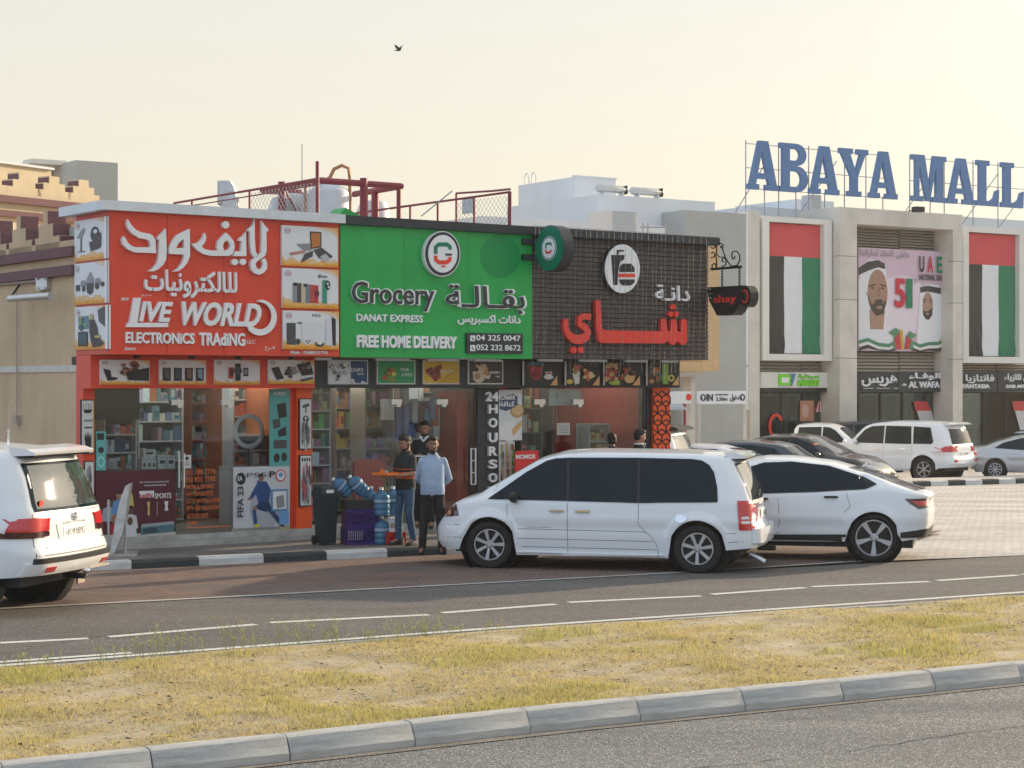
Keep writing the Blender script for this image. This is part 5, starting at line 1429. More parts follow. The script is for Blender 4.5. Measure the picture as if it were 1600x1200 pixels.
gboard(511, 573, (.62, .64, .66), lambda p: (p.rect((.015, .06, .17), .56, .05, .975, .95), p.blobs([DK2, (.4, .42, .44), (.7, .7, .7), (.2, .2, .2)], .07, .15, .5, .85, 22, .03, .08, 11), p.blobs([(.62, .64, .66)], .56, .82, .9, .95, 6, .04, .06, 2)), '', [('DAIRY', .60, .92, 575, 581), ('PRODUCTS', .76, .92, 583, 586)])
gboard(587, 647, (.02, .28, .10), lambda p: (p.blobs([(.05, .05, .03), (.35, .22, .04), (.42, .07, .03), (.10, .30, .04)], .18, .25, .42, .85, 22, .03, .09, 12), p.ell((.55, .50, .05), .42, .58, .06, .10), p.ell((.6, .6, .5), .42, .58, .025, .04), p.blobs([(.10, .42, .12)], .1, .1, .9, .9, 10, .008, .02, 3)), '', [('VEGE.', .64, .88, 575, 580), ('& FRUITS', .68, .95, 583, 588)])
gboard(659, 715.5, (.62, .40, .05), lambda p: (p.blobs([(.10, .03, .02), (.22, .07, .04), (.35, .12, .08), (.30, .03, .03)], .14, .25, .46, .8, 26, .04, .10, 13), p.poly((.50, .30, .03), [(.4, .95), (.975, .3), (.975, .95)])), '', [('GROCERY', .52, .92, 578, 582)])
gboard(729.5, 784, (.035, .03, .03), lambda p: (p.ell((.55, .45, .35), .30, .72, .17, .22), p.blobs([(.55, .40, .24), (.62, .52, .40), (.40, .22, .10)], .14, .2, .55, .7, 20, .04, .11, 14)), '', [('BAKERY', .67, .94, 580, 584), ('CAFE', .82, .94, 587, 589.5)])
def tboard(px0, px1, fn):
    p = fprint(px0, px1, 564, 602, VP2).board((.012, .014, .015), .04); p.rect((.40, .42, .42), 0, 0, .05, 1); fn(p); p.poly((.62, .33, .14), [(.78, 1), (.99, .60), (.99, 1)]); p.build(ts_)
tboard(814, 868.5, lambda p: (p.poly((.25, .015, .03), [(.14, .18), (.60, .22), (.52, .72), (.40, .80), (.24, .70)]), p.blobs([(.4, .03, .05), (.16, .01, .02)], .2, .3, .5, .6, 10, .04, .07, 3), p.rect((.02, .10, .12), .14, .05, .6, .18), p.ell((.6, .6, .6), .74, .66, .14, .10), p.poly((.66, .66, .66), [(.64, .44), (.84, .44), (.80, .66), (.68, .66)]), p.ell((.4, .07, .06), .74, .50, .08, .05)))
tboard(880, 934, lambda p: (p.poly((.62, .62, .60), [(.22, .50), (.44, .42), (.42, .92), (.30, .98)]), p.blobs([(.45, .12, .06), (.35, .24, .10), (.3, .05, .03)], .24, .2, .46, .5, 12, .04, .08, 4), p.ell((.60, .45, .06), .14, .85, .09, .10), p.blobs([(.60, .42, .18), (.50, .10, .05), (.62, .50, .25)], .55, .35, .82, .75, 14, .05, .10, 5)))
tboard(940, 996.5, lambda p: (p.blobs([(.30, .04, .03), (.42, .12, .06), (.50, .30, .15)], .08, .12, .36, .8, 26, .05, .10, 6), p.poly((.30, .40, .06), [(.12, .86), (.45, .80), (.44, .98), (.2, .98)]), p.blobs([(.35, .05, .03), (.55, .32, .12), (.12, .04, .02)], .5, .3, .85, .7, 16, .05, .10, 7), p.ell((.6, .38, .16), .70, .75, .14, .16)))
tboard(1007, 1058, lambda p: (p.blobs([(.40, .08, .03), (.08, .12, .06), (.45, .2, .08)], .14, .3, .48, .85, 16, .05, .10, 8), p.poly((.20, .36, .05), [(.48, .10), (.68, .10), (.66, .95), (.50, .95)]), p.ell((.5, .45, .1), .76, .7, .10, .14), p.ell((.02, .02, .02), .76, .7, .05, .08)))
# little spot lamps under the signs
for i, px in enumerate((214, 300, 372, 455)):
    MB().lathe([(0, 0), (.05, 0), (.05, .05), (0, .05)], (fU(px, .35), .35, ZSB-.052), 'z', 12).build('spotlight', 'charcoal', es_)
for px0, px1 in ((494, 518), (588, 640), (668, 716), (742, 784)): MB().box(fU(px0, .4), fU(px1, .4), .4, .46, ZSB-.055, ZSB-.014).build('lamp_batten', 'white_trim', gs_)
for px0, px1 in ((842, 880), (906, 948), (978, 1012), (1034, 1060)): MB().box(fU(px0, .3), fU(px1, .3), .3, .35, ZSB-.045, ZSB-.004).build('lamp_batten', 'white_trim', ts_)

# ---- green sign lettering
v = -.01
def gz3(x, y): px, py = 520+x/4.8, 320+y/4.8; return (fU(px, v), fZ(px, py, v))
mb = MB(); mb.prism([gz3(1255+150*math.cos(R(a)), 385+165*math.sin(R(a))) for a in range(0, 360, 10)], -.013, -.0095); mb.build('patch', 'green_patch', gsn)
def disc(rx, ry, v0, v1, m, nm, par, c_=(800, 370), tf=gz3, n=36): MB().prism([tf(c_[0]+rx*math.cos(2*math.pi*a/n), c_[1]+ry*math.sin(2*math.pi*a/n)) for a in range(n)], v0, v1).build(nm, m, par)
disc(136, 171, -.09, -.0105, 'white_letter', 'logo_disc', gsn); disc(128, 163, -.10, -.09, 'slate', 'logo_ring', gsn); disc(109, 141, -.11, -.10, 'white_letter', 'logo_face', gsn)
def logo(tf, par, v0, v1, s=1):
    st_ = lambda pts: [tf(*q) for q in pts]
    wd = (tf(28, 0)[0]-tf(0, 0)[0])
    mb = MB(); mb.stroke(st_([(745, 370), (745, 318), (768, 300), (832, 300), (852, 318), (852, 338)]), wd, v0, v1); mb.build('logo_mark', 'dark_green', par)
    mb = MB(); mb.prism(st_([(818, 368), (866, 368), (866, 384), (818, 384)]), v0, v1); mb.build('logo_mark', 'slate', par)
    mb = MB(); mb.stroke(st_([(745, 384), (745, 414), (770, 434), (828, 434), (852, 414), (852, 394)]), wd, v0, v1); mb.prism(st_([(788, 458), (818, 458), (818, 470), (788, 470)]), v0, v1); mb.build('logo_mark', 'red_letter', par)
logo(gz3, gsn, -.118, -.11)
for (s_, a, b_, c_, d_) in (('Grocery', 548, 680, 440, 487), (arabic('بقـالـة'), 694.5, 821, 445, 491)):
    ft(s_, a, b_, c_, d_, v, .045, 'white_letter', gsn, .035); ft(s_, a+1.6, b_-1.6, c_+1.6, d_-1.6, v-.045, .012, 'black_letter', gsn, .012)
ft('DANAT EXPRESS', 556, 659.5, 491.5, 503, v, .03, 'white_letter', gsn, .02); ft(arabic('دانات اكسبريس'), 714, 812, 492, 508.5, v, .03, 'white_letter', gsn, .02)
ft('FREE HOME DELIVERY', 556, 712, 524.5, 544, v, .05, 'white_letter', gsn, .04)
mb = MB(); fbox(mb, 729, 817, 520, 552, v-.04, .04); mb.build('phone_panel', 'slate', gsn)
vp_ = v-.04
ft('04 325 0047', 744, 813, 523.6, 532.6, vp_, .01, 'white_letter', gsn, .01); ft('052 232 8672', 744, 813, 538.6, 547.6, vp_, .01, 'white_letter', gsn, .01)
for a, b_, m_ in ((524, 533, 'white_letter'), (539, 548.5, 'white_letter')):
    mb = MB(); fbox(mb, 735, 742.5, a, b_, vp_-.008, .008); mb.build('phone_icon', m_, gsn)
    mb = MB(); mb.stroke([(fU(737, vp_), fZ(737, a+2.5, vp_)), (fU(737.6, vp_), fZ(737.6, a+5.5, vp_)), (fU(740.6, vp_), fZ(740.6, a+7.3, vp_))], .018, vp_-.011, vp_-.008); mb.build('handset_mark', 'slate', gsn)

# ---- round projecting sign
rd = SF.thing('projecting_sign', 'round dark green double-sided sign with G logo between green and brown shops', 'sign', fU(829), -.45, fZ(829, 388))
uc, vc = fU(829)+.02, -.50
zc = H-(388-600)/FPX*SF.Yd(uc, vc); rd_r = .385
k36 = [(rd_r*math.cos(2*math.pi*i/40), rd_r*math.sin(2*math.pi*i/40)) for i in range(40)]
def side_prism(poly, u0, u1, name, m, par, smooth=False):
    """poly in (v,z) extruded along u"""
    mb = MB(); n = len(poly)
    a = sum(poly[i][0]*poly[(i+1) % n][1]-poly[(i+1) % n][0]*poly[i][1] for i in range(n))
    if a > 0: poly = poly[::-1]
    mb.v = [(u0, p[0], p[1]) for p in poly]+[(u1, p[0], p[1]) for p in poly]
    mb.face(list(range(n))); mb.face([n+i for i in range(n)][::-1])
    for i in range(n): j = (i+1) % n; mb.face((i, n+i, n+j, j))
    return mb.build(name, m, par, smooth)
side_prism([(vc+a, zc+b) for a, b in k36], uc, uc+.22, 'drum', 'slate', rd, True)
side_prism([(vc+a*.97, zc+b*.97) for a, b in k36], uc-.01, uc, 'face', 'dark_green', rd)
side_prism([(vc+a*.52, zc+b*.52) for a, b in k36], uc-.014, uc-.01, 'logo_face', 'white_letter', rd)
side_prism([(vc+a*.49, zc+b*.49) for a, b in k36], uc-.017, uc-.014, 'logo_ring', 'slate', rd)
side_prism([(vc+a*.45, zc+b*.45) for a, b in k36], uc-.020, uc-.017, 'logo_face', 'white_letter', rd)
def lg2(pts, m):
    f = lambda q: (vc-(q[0]-800)/136*rd_r*.46, zc-(q[1]-370)/160*rd_r*.46)
    for a, b_ in zip(pts[:-1], pts[1:]):
        A, B = Vector(f(a)), Vector(f(b_)); t = (B-A).normalized()*.0; nn2 = (B-A).normalized(); nn2 = Vector((-nn2.y, nn2.x))*.018
        side_prism([tuple(A+nn2), tuple(B+nn2), tuple(B-nn2), tuple(A-nn2)], uc-.023, uc-.020, 'logo_mark', m, rd)
lg2([(745, 370), (745, 300), (852, 300), (852, 338)], 'dark_green'); lg2([(745, 384), (745, 434), (852, 434), (852, 394)], 'red_letter')
for dz in (.13, -.13): MB().box(uc+.02, uc+.18, vc+rd_r-.05, -.011, zc+dz-.05, zc+dz+.05).build('bracket', 'slate', rd); mb = MB(); mb.box(fU(814), uc+.018, -.06, -.011, zc+dz-.05, zc+dz+.05); mb.build('bracket', 'slate', rd)

# ---- hanging cup sign at the far end
cu_ = SF.thing('cup_sign', 'black cup-shaped hanging sign reading shay below an iron scroll bracket', 'sign', UE, -.5, fZ(1107, 470))
UC = UE+.04
def sp(px, py): vv = SF.V(px, UC); return (vv, H-(py-600)/FPX*SF.Yd(UC, vv))
side_prism([sp(1105, 451), sp(1160, 447.5), sp(1159, 470), sp(1150, 486), sp(1144, 492), sp(1120, 493), sp(1108, 470)], UC, UC+.24, 'cup', 'charcoal', cu_)
side_prism([sp(1104.5, 451.5), sp(1161, 448), sp(1161, 446), sp(1104.5, 449)], UC-.01, UC+.27, 'rim', 'black_metal', cu_)
ex_ = sp(1162, 463)
side_prism([(ex_[0]+.15*math.cos(a*math.pi/12), ex_[1]+.19*math.sin(a*math.pi/12)) for a in range(24)], UC+.03, UC+.22, 'cup_handle', 'charcoal', cu_, True)
def side_stroke(pts, wd, u0, u1, name, m, par):
    mb = MB()
    for a, b_ in zip(pts[:-1], pts[1:]):
        A, B = Vector(a), Vector(b_); nn2 = (B-A).normalized(); nn2 = Vector((-nn2.y, nn2.x))*wd/2
        q = [tuple(A+nn2), tuple(B+nn2), tuple(B-nn2), tuple(A-nn2)]; k = len(mb.v)
        mb.v += [(u0, x, z) for x, z in q]+[(u1, x, z) for x, z in q]
        for f_ in ((0, 1, 2, 3), (7, 6, 5, 4), (0, 4, 5, 1), (1, 5, 6, 2), (2, 6, 7, 3), (3, 7, 4, 0)): mb.face([k+i for i in f_])
    return mb.build(name, m, par)
side_stroke([(ex_[0]+.075*math.cos(a*math.pi/8), ex_[1]+.11*math.sin(a*math.pi/8)) for a in range(17)], .022, UC+.015, UC+.03, 'handle_ring', 'red_letter', cu_)
tx = raw_text('shay', .01, 0)
xs = [q[0] for q in tx[0]]; ys_ = [q[1] for q in tx[0]]; A = sp(1116, 477); B = sp(1151, 460)
mb = MB(); mb.v = [(UC-(q[2]+.5)*.02, A[0]+(B[0]-A[0])*(q[0]-min(xs))/(max(xs)-min(xs)), A[1]+(B[1]-A[1])*(q[1]-min(ys_))/(max(ys_)-min(ys_))) for q in tx[0]]
for f_ in tx[1]: mb.face(f_)
mb.build('lettering', 'red_letter', cu_)
side_stroke([sp(1104, 420.5), sp(1152, 416.5)], .045, UC+.08, UC+.12, 'bracket_bar', 'black_metal', cu_)
for px in (1122, 1149):
    a = sp(px, 418); b_ = sp(px, 448)
    for i in range(7):
        z0_ = a[1]+(b_[1]-a[1])*i/7; z1_ = a[1]+(b_[1]-a[1])*(i+.8)/7
        MB().box(UC+.085, UC+.115, a[0]-.012, a[0]+.012, z1_, z0_).build('chain_link', 'black_metal', cu_)
def zt4(x, y): return sp(1090+x/9.23, 370+y/9.23)
for pts in ([(130, 150), (170, 165), (205, 130), (215, 90), (180, 70), (150, 90)], [(215, 110), (215, 250), (260, 290), (330, 290)], [(215, 110), (260, 80), (310, 110), (300, 160), (275, 150), (275, 120)],
            [(130, 300), (180, 290), (195, 240), (165, 215), (140, 235)], [(195, 240), (215, 330), (215, 440)], [(150, 450), (150, 400), (190, 380), (215, 440)],
            [(290, 140), (340, 290), (385, 370), (430, 420)], [(290, 430), (345, 400), (355, 330), (320, 300), (290, 320), (300, 355), (325, 350)],
            [(430, 420), (510, 410), (550, 340), (545, 250), (500, 200), (445, 215), (430, 270), (450, 320), (480, 295), (470, 270)]):
    side_stroke([zt4(*q) for q in pts], .016, UC+.09, UC+.11, 'scroll', 'black_metal', cu_)

# ---- tea sign logo and lettering
def t4(x, y): px, py = 820+x/4.21, 330+y/4.21; return (fU(px), fZ(px, py))
disc(121, 166, -.07, -.001, 'black_metal', 'logo_rim', tsn, (622, 380), t4); disc(115, 160, -.085, -.07, 'white_letter', 'logo_face', tsn, (622, 380), t4)
def tp(pts, m, dz=0): MB().prism([t4(*q) for q in pts], -.093-dz, -.085-dz).build('logo_mark', m, tsn)
tp([(547, 290), (634, 290), (632, 318), (604, 338), (592, 395), (588, 487), (562, 487)], 'charcoal'); tp([(584, 288), (584, 256), (630, 256), (630, 268), (596, 268), (596, 288)], 'charcoal')
tp([(600, 402), (600, 372), (622, 346), (676, 346), (700, 372), (700, 402)], 'charcoal'); tp([(595, 412), (703, 412), (703, 436), (595, 436)], 'red_letter'); tp([(600, 450), (700, 450), (700, 470), (676, 490), (622, 490), (600, 470)], 'charcoal')
ft(arabic('دانـة'), 1022, 1075.5, 445.5, 470, 0, .05, 'white_letter', tsn, .01)
def t3(x, y): px, py = 870+x/7.619, 460+y/7.619; return (fU(px), fZ(px, py))
w1 = t3(60, 0)[0]-t3(0, 0)[0]
mb = MB(); pts = [(78, 292), (76, 400), (105, 475), (170, 530), (250, 540), (320, 505), (345, 450), (305, 395), (240, 350), (240, 295), (290, 262), (372, 268)]
mb.stroke([t3(*q) for q in pts], [w1*k for k in (.85, 1., 1.15, 1.4, 1.5, 1.4, 1.1, 1.15, 1.0, 1.0, 1.0, .95)], -.08, -.001); mb.build('letter', 'red_letter', tsn)
mb = MB(); mb.prism([t3(*q) for q in [(450,65),(482,80),(492,140),(505,400),(530,428),(1210,440),(1210,310),(1240,285),(1270,300),(1280,430),(1325,440),(1330,310),(1360,290),(1390,310),(1400,430),(1425,452),(1448,440),(1450,310),(1485,290),(1515,310),(1520,560),(1490,600),(1450,600),(1400,555),(1370,600),(1330,600),(1280,555),(1240,585),(500,580),(465,560),(440,400),(428,100)]], -.08, -.001); mb.build('letter', 'red_letter', tsn)
for cx, cy, r_ in ((1355, 150, 28), (1325, 236, 28), (1392, 236, 28), (170, 665, 33), (256, 662, 33)):
    MB().prism([t3(cx+r_*math.cos(a*math.pi/8), cy+r_*1.25*math.sin(a*math.pi/8)) for a in range(16)], -.08, -.001).build('letter_dot', 'red_letter', tsn)

# ---- icicle light strings
sl_ = SF.thing('string_lights', 'white icicle light strings hanging over the brown tea shop sign', 'string lights', fU(833), -.1, zs1)
rr = random.Random(8)
MB().tube([(fU(834, -.12), -.13, zs1+.01), (fU(1122, -.12), -.13, zs1+.01)], .006, 4).build('header_wire', 'wire', sl_)
px = 836.0
while px < 1108:
    u = fU(px, -.12); u2 = u+rr.uniform(-.06, .02); zb_e = ZSB-rr.choice([.0, .05, .12, .22, .28])-rr.uniform(0, .05)
    mb = MB(); pts = []; n = 12
    for i in range(n+1):
        t = i/n; y = -.13+.03*t
        pts.append((u+(u2-u)*t+.012*math.sin(t*9+px)+(rr.uniform(-.02, .02) if t > .7 else 0), y, zs1+(zb_e-zs1)*t))
    mb.tube(pts, .0028, 3, False); mb.mi = 1
    z = zs1-.1
    while z > zb_e:
        t = (zs1-z)/(zs1-zb_e); i = min(n-1, int(t*n)); f_ = t*n-i
        q = [pts[i][j]+(pts[i+1][j]-pts[i][j])*f_ for j in range(3)]
        mb.ball(q, .0068, 5); z -= rr.uniform(.12, .24)
    mb.build('light_strand', ['wire', 'bulb'], sl_)
    px += rr.uniform(5.5, 10.5)
mb = MB()
for i in range(26): mb.ball((UE+.03, -.02+rr.uniform(-.02, .02), ZSB+(zs1-ZSB)*i/26+rr.uniform(-.02, .02)), .013, 5)
mb.build('edge_bulbs', 'bulb', sl_)
# ================================================================= GLASS FRONTS, INTERIORS, THINGS ON THE PAVEMENT
ZF = .29                          # shop floor
zg1 = ZB0                         # head of the glazing
# stepped plinths
for nm_, a, b_, par in (('e', 0.0, fU(488, VG), es_), ('g', fU(488, VG)+.003, fU(778, VG), gs_), ('t', fU(778, VG)+.003, fU(1062, VG), ts_)):
    MB().box(a, b_, .62, VG+.12, .10, .21).build('step', 'step_marble', par)
    MB().box(a, b_, VG-.06, VG+.12, .2105, ZF).build('plinth', 'step_marble', par)
    MB().box(a+.02, b_-.02, VG+.121, 6.5, .10, ZF-.01).build('floor', 'tile_floor', par)
    MB().box(a, b_, 1.21, 6.5, ZB0+.25, ZB0+.35).build('ceiling', 'interior_wall', par)
MB().box(0.27, fU(470, VG), 5.2, 5.3, .1, ZB0+.3).build('back_wall', 'interior_orange', es_)
MB().box(fU(475, VG), fU(760, VG), 6.5, 6.6, .1, ZB0+.3).build('back_wall', 'interior_wall', gs_)
MB().box(fU(765, VG), UE-.1, 4.5, 4.6, .1, ZB0+.3).build('back_wall', 'interior_red', ts_)
for px, m in ((476, 'interior_orange'), (762, 'interior_dark')):
    MB().box(fU(px, VG)-.05, fU(px, VG)+.05, VG+.2, 6.49, .1, ZB0+.24).build('party_wall', m, es_ if px < 500 else gs_)
MB().box(UE-.28, UE-.10, VG+.13, 4.49, .1, ZB0+.24).build('party_wall', 'interior_red', ts_)
MB().box(0.02, UE-.1, VSIDE+.001, 1.42, ZB0+.255, ZB1-.02).build('lintel', 'charcoal', es_)

# pillars
MB().box(0.0, fU(148, VG), VG, VSIDE-.0, .12, ZB0-.002).build('pillar', 'red_panel', es_)
MB().box(fU(452.5, VG), fU(463, VG), VG+.02, VG+.14, ZF, ZB0-.002).build('door_jamb', 'red_panel', es_)
MB().box(fU(463.3, VG-.05), fU(488, VG-.05), VG-.05, VG+.16, .12, ZB0-.002).build('pillar', 'orange_panel', es_)
MB().box(fU(745, VG), fU(778, VG), VG-.02, VG+.2, .12, ZB0-.002).build('pillar', 'slate', gs_)
MB().box(fU(1009, VG), fU(1020.5, VG), VG-.02, VG+.2, .12, ZB0-.002).build('pillar', 'charcoal', ts_)
VO = VG-.08
MB().box(fU(1021, VO), fU(1047, VO), VO, VG+.3, .12, ZB0-.002).build('lattice_pillar', 'orange_panel', ts_)
# black rhombus lattice on the orange pillar
mb = MB(); a0, a1 = fU(1021, VO), fU(1047, VO); cw = (a1-a0)/2; chh = cw*.58
def lat(x0, z0_, x1, z1_):
    if max(x0, x1) > a1+.001 or min(x0, x1) < a0-.001 or max(z0_, z1_) > ZB0-.01: return
    mb.stroke([(x0, z0_), (x1, z1_)], .02, VO-.012, VO-.0005)
z = .15; row = 0
while z < ZB0:
    for i in range(-1, 6):
        x = a0+i*cw/2*1.0
        hx = a0+(i+(.5 if row % 2 else 0))*cw
        lat(hx, z, hx, z+chh); lat(hx, z, hx+cw/2, z-chh/2); lat(hx, z, hx-cw/2, z-chh/2); lat(hx, z+chh, hx+cw/2, z+chh*1.5); lat(hx, z+chh, hx-cw/2, z+chh*1.5)
        lat(hx, z+2*chh, hx+cw/2, z+1.5*chh); lat(hx, z+2*chh, hx-cw/2, z+1.5*chh)
    z += 1.5*chh; row += 1
mb.build('lattice', 'black_metal', ts_)
# glazing
def glazing(px0, px1, par, name='glass_panel', v=VG, gap=.004, z1_=None):
    return MB().box(fU(px0, v)+gap, fU(px1, v)-gap, v+.03, v+.042, ZF+.002, (z1_ or ZB0)-.01).build(name, 'shop_glass', par)
for a, b_, nm in ((148, 209, 'glass_panel'), (209, 275, 'glass_panel'), (275, 319, 'glass_door'), (319, 362, 'glass_door'), (362, 452, 'glass_panel')): glazing(a, b_, es_, nm)
for a, b_, nm in ((488, 541, 'glass_panel'), (541, 617, 'glass_panel'), (617, 656, 'glass_door'), (656, 697, 'glass_door'), (697, 744.5, 'glass_panel')): glazing(a, b_, gs_, nm)
for a, b_, nm in ((814, 838, 'glass_panel'), (838, 872, 'glass_door'), (872, 908, 'glass_door'), (908, 1009, 'glass_panel')): glazing(a, b_, ts_, nm)
mb = MB()
for px0, px1, py, par in ((268, 287, 629, es_), (346, 366, 629, es_), (612, 628, 628, gs_), (683, 700, 628, gs_), (835, 852, 628, ts_), (896, 912, 628, ts_)):
    v = VG-.005; q = MB(); q.box(fU(px0, v), fU(px1, v), v, v+.09, fZ(px0, py+4, v), fZ(px0, py-4, v))
    xm = (fU(px0, v)+fU(px1, v))/2; q.box(xm, xm+.08, v, v+.09, fZ(px0, py+8, v), fZ(px0, py+4, v)); q.build('door_fitting', 'steel', par)
for px, y0, y1, par, m_ in ((279.5, 708, 762, es_, 'steel'), (287.5, 708, 762, es_, 'steel'), (736, 700, 757, gs_, 'white_trim'), (743, 700, 757, gs_, 'white_trim')):
    v = VG-.06; q = MB(); q.tube([(fU(px, v), v, fZ(px, y1, v)), (fU(px, v), v, fZ(px, y0, v))], .016, 8); q.build('door_handle', m_, par, True)
q = MB(); v = VG-.06
for k in range(4): zz_ = fZ(739, 757-k*18.5, v); q.tube([(fU(736, v), v, zz_), (fU(743, v), v, zz_)], .009, 5)
q.build('handle_rung', 'white_trim', gs_)
# sills
for a, b_, par in ((148, 275, es_), (362, 452, es_), (488, 617, gs_), (697, 744, gs_), (908, 1009, ts_)): MB().box(fU(a, VG), fU(b_, VG), VG, VG+.08, ZF-.0005, ZF+.045).build('sill', 'steel', par)

# ---- shelving with goods
def shelf_unit(u0, u1, v0, dep, z0, z1, rows, par, seed, cols, back='interior_dark', m='gate_beige', face='front', hmin=.35, hmax=.85):
    r = random.Random(seed); s = MB(); h = (z1-z0)/rows
    for i in range(rows+1): s.box(u0, u1, v0, v0+dep, z0+i*h-.012, z0+i*h+.012)
    s.box(u0-.02, u0, v0, v0+dep, z0, z1); s.box(u1, u1+.02, v0, v0+dep, z0, z1)
    so_ = s.build('shelf_unit', m, par)
    MB().box(u0, u1, v0+dep, v0+dep+.02, z0, z1).build('shelf_back', back, so_)
    g_ = MB()
    for i in range(rows):
        x = u0+.02
        while x < u1-.06:
            w_ = r.uniform(.05, .16); g_.col = tuple(min(.95, c*r.uniform(1.0, 1.7)) for c in r.choice(cols)); hh = h*r.uniform(hmin, hmax)
            if r.random() > .08:
                g_.box(x, min(x+w_*.93, u1-.01), v0+.03+r.uniform(0, .05), v0+dep-.05, z0+i*h+.013, z0+i*h+.013+hh)
                if r.random() < .5:
                    g_.col = r.choice([(.6, .6, .6), (.05, .05, .06), (.5, .1, .05), (.1, .3, .4)]); g_.box(x+w_*.2, min(x+w_*.7, u1-.012), v0+.022, v0+.03, z0+i*h+.013+hh*.25, z0+i*h+.013+hh*.7)
            x += w_
    tag(g_.build('goods', 'goods', so_), kind='stuff')
    return so_
EC = [(.55, .57, .60), (.62, .64, .66), (.10, .22, .28), (.05, .09, .12), (.30, .34, .38), (.5, .12, .06), (.16, .3, .34)]
GC = [(.55, .45, .20), (.50, .10, .06), (.10, .30, .12), (.12, .18, .42), (.6, .58, .5), (.55, .30, .10), (.35, .12, .25), (.25, .16, .08)]
shelf_unit(fU(218, 3.2), fU(285, 3.2), 3.2, .4, .35, 2.95, 8, es_, 1, EC, 'interior_dark', 'white_trim')
shelf_unit(fU(165, 2.4), fU(212, 2.4), 2.4, .4, .35, 2.95, 9, es_, 2, EC, 'interior_dark', 'white_trim')
shelf_unit(fU(300, 4.2), fU(352, 4.2), 4.2, .4, .35, 2.9, 8, es_, 3, EC, 'interior_orange', 'interior_orange')
shelf_unit(fU(366, 2.8), fU(428, 2.8), 2.8, .4, .35, 2.9, 9, es_, 4, EC, 'interior_orange', 'white_trim')
for a, b_, v in ((300, 312, 4.7), (352, 366, 4.0)): MB().box(fU(a, v), fU(b_, v), v, v+.2, .29, 2.95).build('column', 'interior_orange', es_)
MB().box(fU(150, 1.6), fU(218, 1.6), 1.6, 1.68, 2.05, ZB0+.2).build('screen', 'black_plastic', es_)
MB().box(fU(365, 2.0), fU(440, 2.0), 2.0, 2.5, .29, 1.25).build('counter', 'white_trim', es_)
shelf_unit(fU(366, 2.05), fU(440, 2.05), 2.05, .3, 1.26, 1.75, 2, es_, 12, EC, 'interior_dark', 'white_trim')
# grocery interior
shelf_unit(fU(492, 1.6), fU(520, 1.6), 1.7, .5, .35, 2.75, 8, gs_, 21, GC+[(.6, .62, .65)]*3, 'interior_dark', 'white_trim')
shelf_unit(fU(526, 3.4), fU(575, 3.4), 3.4, .5, .35, 2.9, 7, gs_, 22, GC)
shelf_unit(fU(572, 2.4), fU(612, 2.4), 2.4, .5, .35, 2.6, 6, gs_, 23, GC, 'interior_wall', 'gate_beige')
shelf_unit(fU(625, 3.6), fU(668, 3.6), 3.6, .5, .35, 2.9, 7, gs_, 24, GC)
shelf_unit(fU(672, 2.4), fU(712, 2.4), 2.6, .45, .35, 2.8, 7, gs_, 25, GC, 'interior_wall', 'white_trim')
MB().box(fU(714, VG+.3), fU(744, VG+.3), VG+.3, VG+.9, .30, ZB0-.05).build('fridge', 'interior_red', gs_)
q = MB(); rr = random.Random(30)
for k in range(30):
    x = rr.uniform(fU(625, 1.6), fU(700, 1.6)); q.col = rr.choice([(.6, .6, .62), (.2, .25, .5), (.5, .1, .1), (.1, .1, .12), (.5, .45, .2), (.15, .3, .45)]); h = rr.uniform(.25, .6); zt_ = ZB0-.15-rr.uniform(0, .25)
    q.box(x, x+rr.uniform(.07, .14), 1.6+rr.uniform(0, .5), 1.75+rr.uniform(0, .5), zt_-h, zt_)
tag(q.build('hanging_packets', 'goods', gs_), kind='stuff')
# rounded red board behind the glass
a0, a1, z0, z1 = fU(553, VG+.1), fU(600, VG+.1), fZ(553, 782, VG+.1), fZ(553, 718, VG+.1); q = []
for cx, cz, s_ in ((a1-.1, z1-.1, 0), (a0+.12, z1-.1, 90), (a0+.12, z0+.1, 180), (a1-.1, z0+.1, 270)): q += [(cx+.1*math.cos(R(s_+k*15)), cz+.1*math.sin(R(s_+k*15))) for k in range(7)]
MB().prism(q, VG+.1, VG+.2).build('freezer_lid', 'red_panel', gs_)
# tea shop interior
MB().box(fU(855, 1.3), fU(905, 1.3), 1.25, 1.5, fZ(832, 634, 1.3), fZ(832, 609, 1.3)).build('air_curtain', 'white_trim', ts_)
MB().box(fU(905, 2.5), fU(1000, 2.5), 2.2, 2.9, .29, 1.15).build('counter', 'interior_dark', ts_)
shelf_unit(fU(922, 2.0), fU(952, 2.0), 2.0, .4, 1.2, 1.85, 2, ts_, 31, [(.60, .48, .25), (.55, .40, .18)], 'interior_wall', 'white_trim')
shelf_unit(fU(815, 2.3), fU(846, 2.3), 2.3, .4, .35, 2.6, 5, ts_, 32, GC, 'interior_dark', 'interior_dark')
MB().box(fU(852, 3.2), fU(856, 3.2), 3.0, 3.3, .29, 2.7).build('post', 'interior_dark', ts_)
nb_ = Print(fU(871, VG+.01), fU(891, VG+.01), fZ(871, 680, VG+.01), fZ(871, 661, VG+.01), VG+.028).board((.45, .45, .43), .006)
for k in range(4): nb_.rect(GR, .12, .2+k*.18, .88, .27+k*.18)
nb_.build(ts_, 'notice')

# ---- printed pieces on the glass and pillars
def fposter(px0, px1, y0, y1, v, col, t=.012): return fprint(px0, px1, y0, y1, v).board(col, t)
p = fposter(149, 274, 737, 846, VG+.025, (.085, .012, .028)); rr = random.Random(3)

